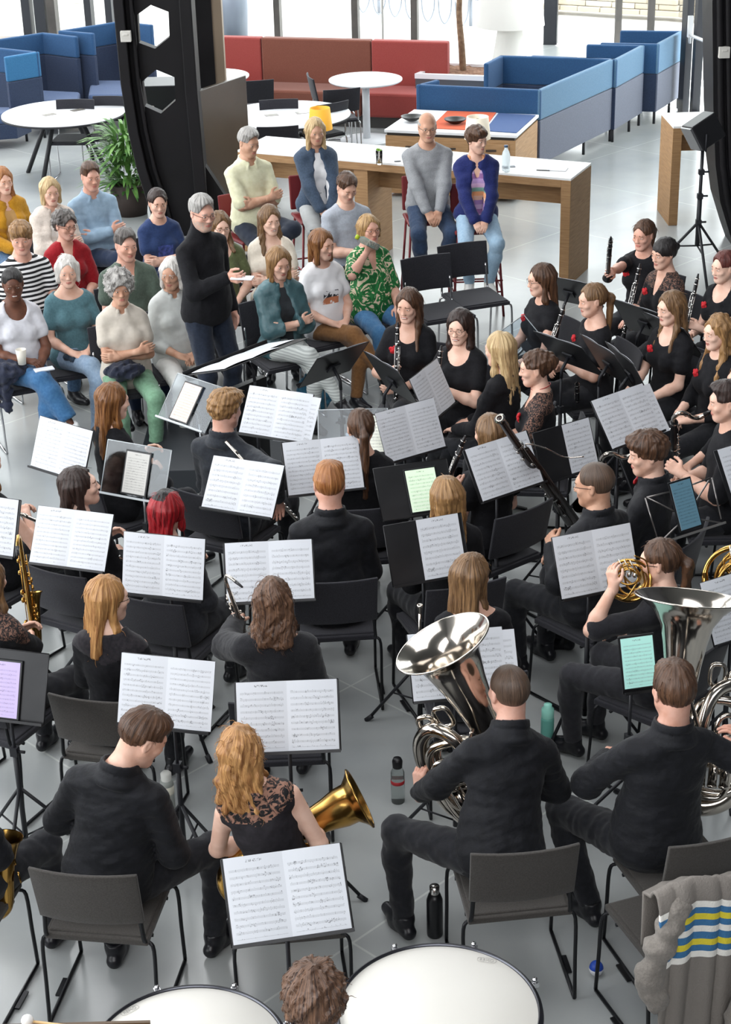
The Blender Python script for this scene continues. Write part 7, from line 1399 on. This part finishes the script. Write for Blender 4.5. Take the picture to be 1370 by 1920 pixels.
c = P(592, 770, 0); bg = empty('backpack', c, .3, 'small teal backpack on the floor behind the front music stands', 'bag'); g = SDF((-.2, -.15, 0), (.2, .15, .4), .009); g.ell((0, 0, .16), (.14, .09, .16), None, .03); g.ell((0, -.08, .11), (.10, .05, .09), None, .02); g.clip((0, 0, -1), 0, .01); g.noise(.006, .07, 4); V, Q = g.mesh(); np_obj('bag_body', [(V, Q, 0)], [fab('2f6580', '3a7590')], bg); f = MB(); f.tube(smoothpath([(-.04, 0, .31), (-.02, 0, .37), (.02, 0, .37), (.04, 0, .31)]), .008, 6); f.build('handle', fab('1d2a33'), bg)
def cloth_lump(name, parent_pt, r, col, lb, cat, seed=2, drop=None):
    t = empty(name, parent_pt, 0, lb, cat); g = SDF((-r[0]-.1, -r[1]-.1, -r[2]-(drop or 0)-.1), (r[0]+.1, r[1]+.1, r[2]+.1), .011); g.ell((0, 0, 0), r, None, .03)
    if drop: g.cone((-r[0]*.5, -r[1]*.3, 0), (-r[0]*.8, -r[1]*.4, -drop), r[2]*.9, r[2]*.6, .06); g.cone((0, -r[1]*.6, 0), (.0, -r[1]*.7, -drop*.7), r[2]*.8, r[2]*.6, .06)
    g.noise(.012, .09, seed); g.noise(.004, .04, seed+1); V, Q = g.mesh(); np_obj('cloth', [(V, Q, 0)], [fab(*col)], t); return t
w = a9['W'](a9['T'](.05, .22, .10)); cloth_lump('folded_jacket', w+V3((0, 0, .02)), (.14, .11, .06), ('1d2130', '262b3b'), 'navy jacket folded on the lap of the curly grey haired woman', 'jacket', 3)
w = a7['W'](a7['T'](.10, .16, .06)); cloth_lump('draped_jacket', w+V3((-.04, -.05, .03)), (.16, .14, .06), ('262a3a', '2f3446'), 'dark navy jacket hanging from the lap of the woman in white t-shirt', 'jacket', 5, .38)
w = a6['W'](a6['T'](.02, .22, .07)); cloth_lump('folded_scarf', w, (.11, .08, .04), ('22303f', '2c3c4c'), 'dark blue scarf on the lap of the white haired woman in teal', 'scarf', 6)
# cup, phones and the drinking bottle in the audience
w = a7['W'](a7['wr'][1]); f = MB(); f.lathe([(0, -.05), (.028, -.05), (.038, .06), (.036, .06), (.026, -.04), (0, -.04)], seg=16); tag(f.build('paper_cup', mat('e6e0d4', .6), loc=w+V3((-.02, -.06, .05))), 'white paper cup in the hand of the woman in white t-shirt', 'cup')
w = a7['W'](a7['wr'][-1]); f = MB(); f.box((0, 0, 0), (.14, .07, .01), rz=.4); tag(f.build('mobile_phone', mat('dfe2e8', .3), bevel=.003, loc=w+V3((.05, -.08, .03))), 'white phone on the lap of the woman in white t-shirt', 'phone')
w = a16['W'](a16['wr'][-1]); f = MB(); f.box((0, 0, 0), (.07, .012, .14)); tag(f.build('mobile_phone', mat('1e2024', .3), bevel=.003, loc=w+V3((.04, -.07, .06))), 'black phone in the hands of the young man in grey', 'phone')
w = a17['W'](a17['wr'][1]); t = mtx_empty('drinking_bottle', frame_m(w+V3((-.02, -.06, .10)), (-.75, -.1, .45), (0, 1, 0)), 'small green capped bottle at the mouth of the woman in green', 'bottle'); f = MB(); f.lathe([(0, -.12), (.026, -.12), (.028, .02), (.012, .05), (0, .05)], seg=16); f.build('body', mat('bcd4d0', .1, trans=.7, ior=1.2), t); f = MB(); f.lathe([(0, .05), (.018, .05), (.018, .075), (0, .078)], seg=14); f.build('cap', mat('b5c92a', .5), t)
# striped grey sweater thrown over the chair at the bottom right
c = P(1345, 1655, .84); yw = R(20); x, y = c.x-math.sin(yw)*.26, c.y+math.cos(yw)*.26; chair(x, y, yw, 'chair under the striped grey sweater at the lower right corner', 'brown')
def sweater_mat():
    m = bpy.data.materials.new('striped knit'); m.use_nodes = True; t = m.node_tree; b = t.nodes['Principled BSDF']; b.inputs['Roughness'].default_value = .95
    uv = nd(t, 'ShaderNodeUVMap'); sp = nd(t, 'ShaderNodeSeparateXYZ'); t.links.new(uv.outputs[0], sp.inputs[0]); r = nd(t, 'ShaderNodeValToRGB'); r.color_ramp.interpolation = 'CONSTANT'
    cols = [(0, '7c7670'), (0.36, 'e9e6df'), (0.384, '3a6f9c'), (0.408, 'dccb3a'), (0.432, '3a6f9c'), (0.456, 'e9e6df'), (0.48, '3a6f9c'), (0.504, 'dccb3a'), (0.528, '3a6f9c'), (0.552, 'e9e6df'), (0.576, '7c7670')]
    while len(r.color_ramp.elements) < len(cols): r.color_ramp.elements.new(.99)
    for e, (p_, c_) in zip(r.color_ramp.elements, cols): e.position = p_; e.color = (*lin(c_), 1)
    t.links.new(sp.outputs[1], r.inputs[0]); n = nd(t, 'ShaderNodeTexNoise'); n.inputs['Scale'].default_value = 130; tc = nd(t, 'ShaderNodeTexCoord'); t.links.new(tc.outputs['Object'], n.inputs['Vector']); bp = nd(t, 'ShaderNodeBump'); bp.inputs['Strength'].default_value = .5; bp.inputs['Distance'].default_value = .006
    t.links.new(n.outputs['Fac'], bp.inputs['Height']); t.links.new(bp.outputs[0], b.inputs['Normal']); t.links.new(r.outputs[0], b.inputs['Base Color']); return m
def drape(name, W_, H_, fn, m, parent, nx=50, ny=60):
    me = bpy.data.meshes.new(name); vs = [fn(i/nx, j/ny) for j in range(ny+1) for i in range(nx+1)]; fs = [(j*(nx+1)+i, j*(nx+1)+i+1, (j+1)*(nx+1)+i+1, (j+1)*(nx+1)+i) for j in range(ny) for i in range(nx)]
    me.from_pydata(vs, [], fs); u = me.uv_layers.new(name='UVMap')
    for p in me.polygons:
        p.use_smooth = True
        for li in p.loop_indices: v = me.loops[li].vertex_index; u.data[li].uv = ((v % (nx+1))/nx, (v//(nx+1))/ny)
    me.materials.append(m); o = bpy.data.objects.new(name, me); COL.objects.link(o); o.parent = parent; s_ = o.modifiers.new('s', 'SOLIDIFY'); s_.thickness = .012; return o
sw = empty('sweater', (x, y, 0), yw, 'grey sweater with blue, yellow and white stripes over a chair back', 'sweater')
def body_fn(u, v):       # v runs from the seat side over the back and down the rear
    s_ = v*1.15; X_ = (u-.5)*.46*(1+.12*v)-.04; fold = .020*math.sin(u*15+v*3)*(.3+v)+.010*math.sin(u*33+1+v*7)*v
    if s_ < .28: yy, zz = -.17, .56+s_*.95
    elif s_ < .40: a = (s_-.28)/.12*math.pi; yy, zz = -.225-.05*(1-math.cos(a))*.55+.0, .826+.045*math.sin(a)
    else: yy, zz = -.29-(s_-.40)*.10, .826-(s_-.40)*.97
    return (X_, yy-abs(fold)-.01, zz+.02*math.sin(u*6))
drape('knit_body', 1, 1, body_fn, sweater_mat(), sw)
m_knit = fab('7c7670', '88827b', ns=90, bump=.5, bs=130)
for k, (p_, nm) in enumerate([([(-.20, -.30, .80), (-.27, -.32, .66), (-.31, -.31, .52), (-.28, -.34, .42)], 'sleeve'), ([(.18, -.32, .74), (.16, -.40, .55), (.05, -.44, .38), (-.02, -.44, .22)], 'sleeve')]):
    g = SDF((-.5, -.65, .1), (.45, -.1, .95), .011); 
    for a_, b_ in zip(p_[:-1], p_[1:]): g.cone(a_, b_, .052, .045, .03)
    g.noise(.007, .11, 12+k, (.6, .6, 1.2)); g.noise(.002, .04, 15+k); V, Q = g.mesh(); np_obj(nm, [(V, Q, 0)], [m_knit], sw)
c = P(120, 1975, .92); f = MB(); f.box((0, 0, 0), (.62, .34, .02)); f.box((0, .17, .012), (.62, .012, .03), mi=1); pt = empty('percussion_table', (P(80, 1985, .92).x, P(80, 1985, .92).y, 0), 0, 'wood framed percussion table at the bottom left corner', 'table')
f = MB(); f.box((0, 0, .91), (.68, .30, .02)); f.build('tabletop', mat('b98a48', .5, col2='8a6230', nscale=6), pt, bevel=.003); f = MB(); f.box((0, .152, .915), (.68, .012, .035)); f.build('frame_rail', mat('5c4a38', .5), pt)
for sx in (-1, 1):
    for sy in (-1, 1): f = MB(); f.tube([(sx*.31, sy*.13, 0), (sx*.31, sy*.13, .9)], .012, 8); f.build('leg', m_leg, pt)
ml = empty('mallet', P(52, 1918, .95), .2, 'white felt mallet lying on the percussion table', 'mallet'); f = MB(); f.ell((0, 0, .01), (.022, .022, .022)); f.build('felt_head', mat('f0efec', .9), ml); f = MB(); f.tube([(.02, -.01, .01), (.30, -.12, .0)], .005, 6); f.build('shaft', mat('c9a878', .5), ml)
for (t_, M_, C_), off, col_, lb in (((None, None, None), 0, 'c8281e', 'red pencil on the ledge of the stand below the red haired player'),):
    Mz = Matrix(((1, 0, 0), (0, math.sin(R(17.1)), -math.cos(R(17.1))), (0, math.cos(R(17.1)), math.sin(R(17.1))))); p_ = V3((-1.032, 7.976, .972))+Matrix.Rotation(R(-15.5), 3, 'Z') @ (Mz @ V3((.06, -.162, .022))); f = MB(); f.tube([(-.085, 0, 0), (.085, 0, 0)], .004, 6); tag(f.build('pencil', mat(col_, .4), loc=p_, rz=R(-15.5)), lb, 'pencil')
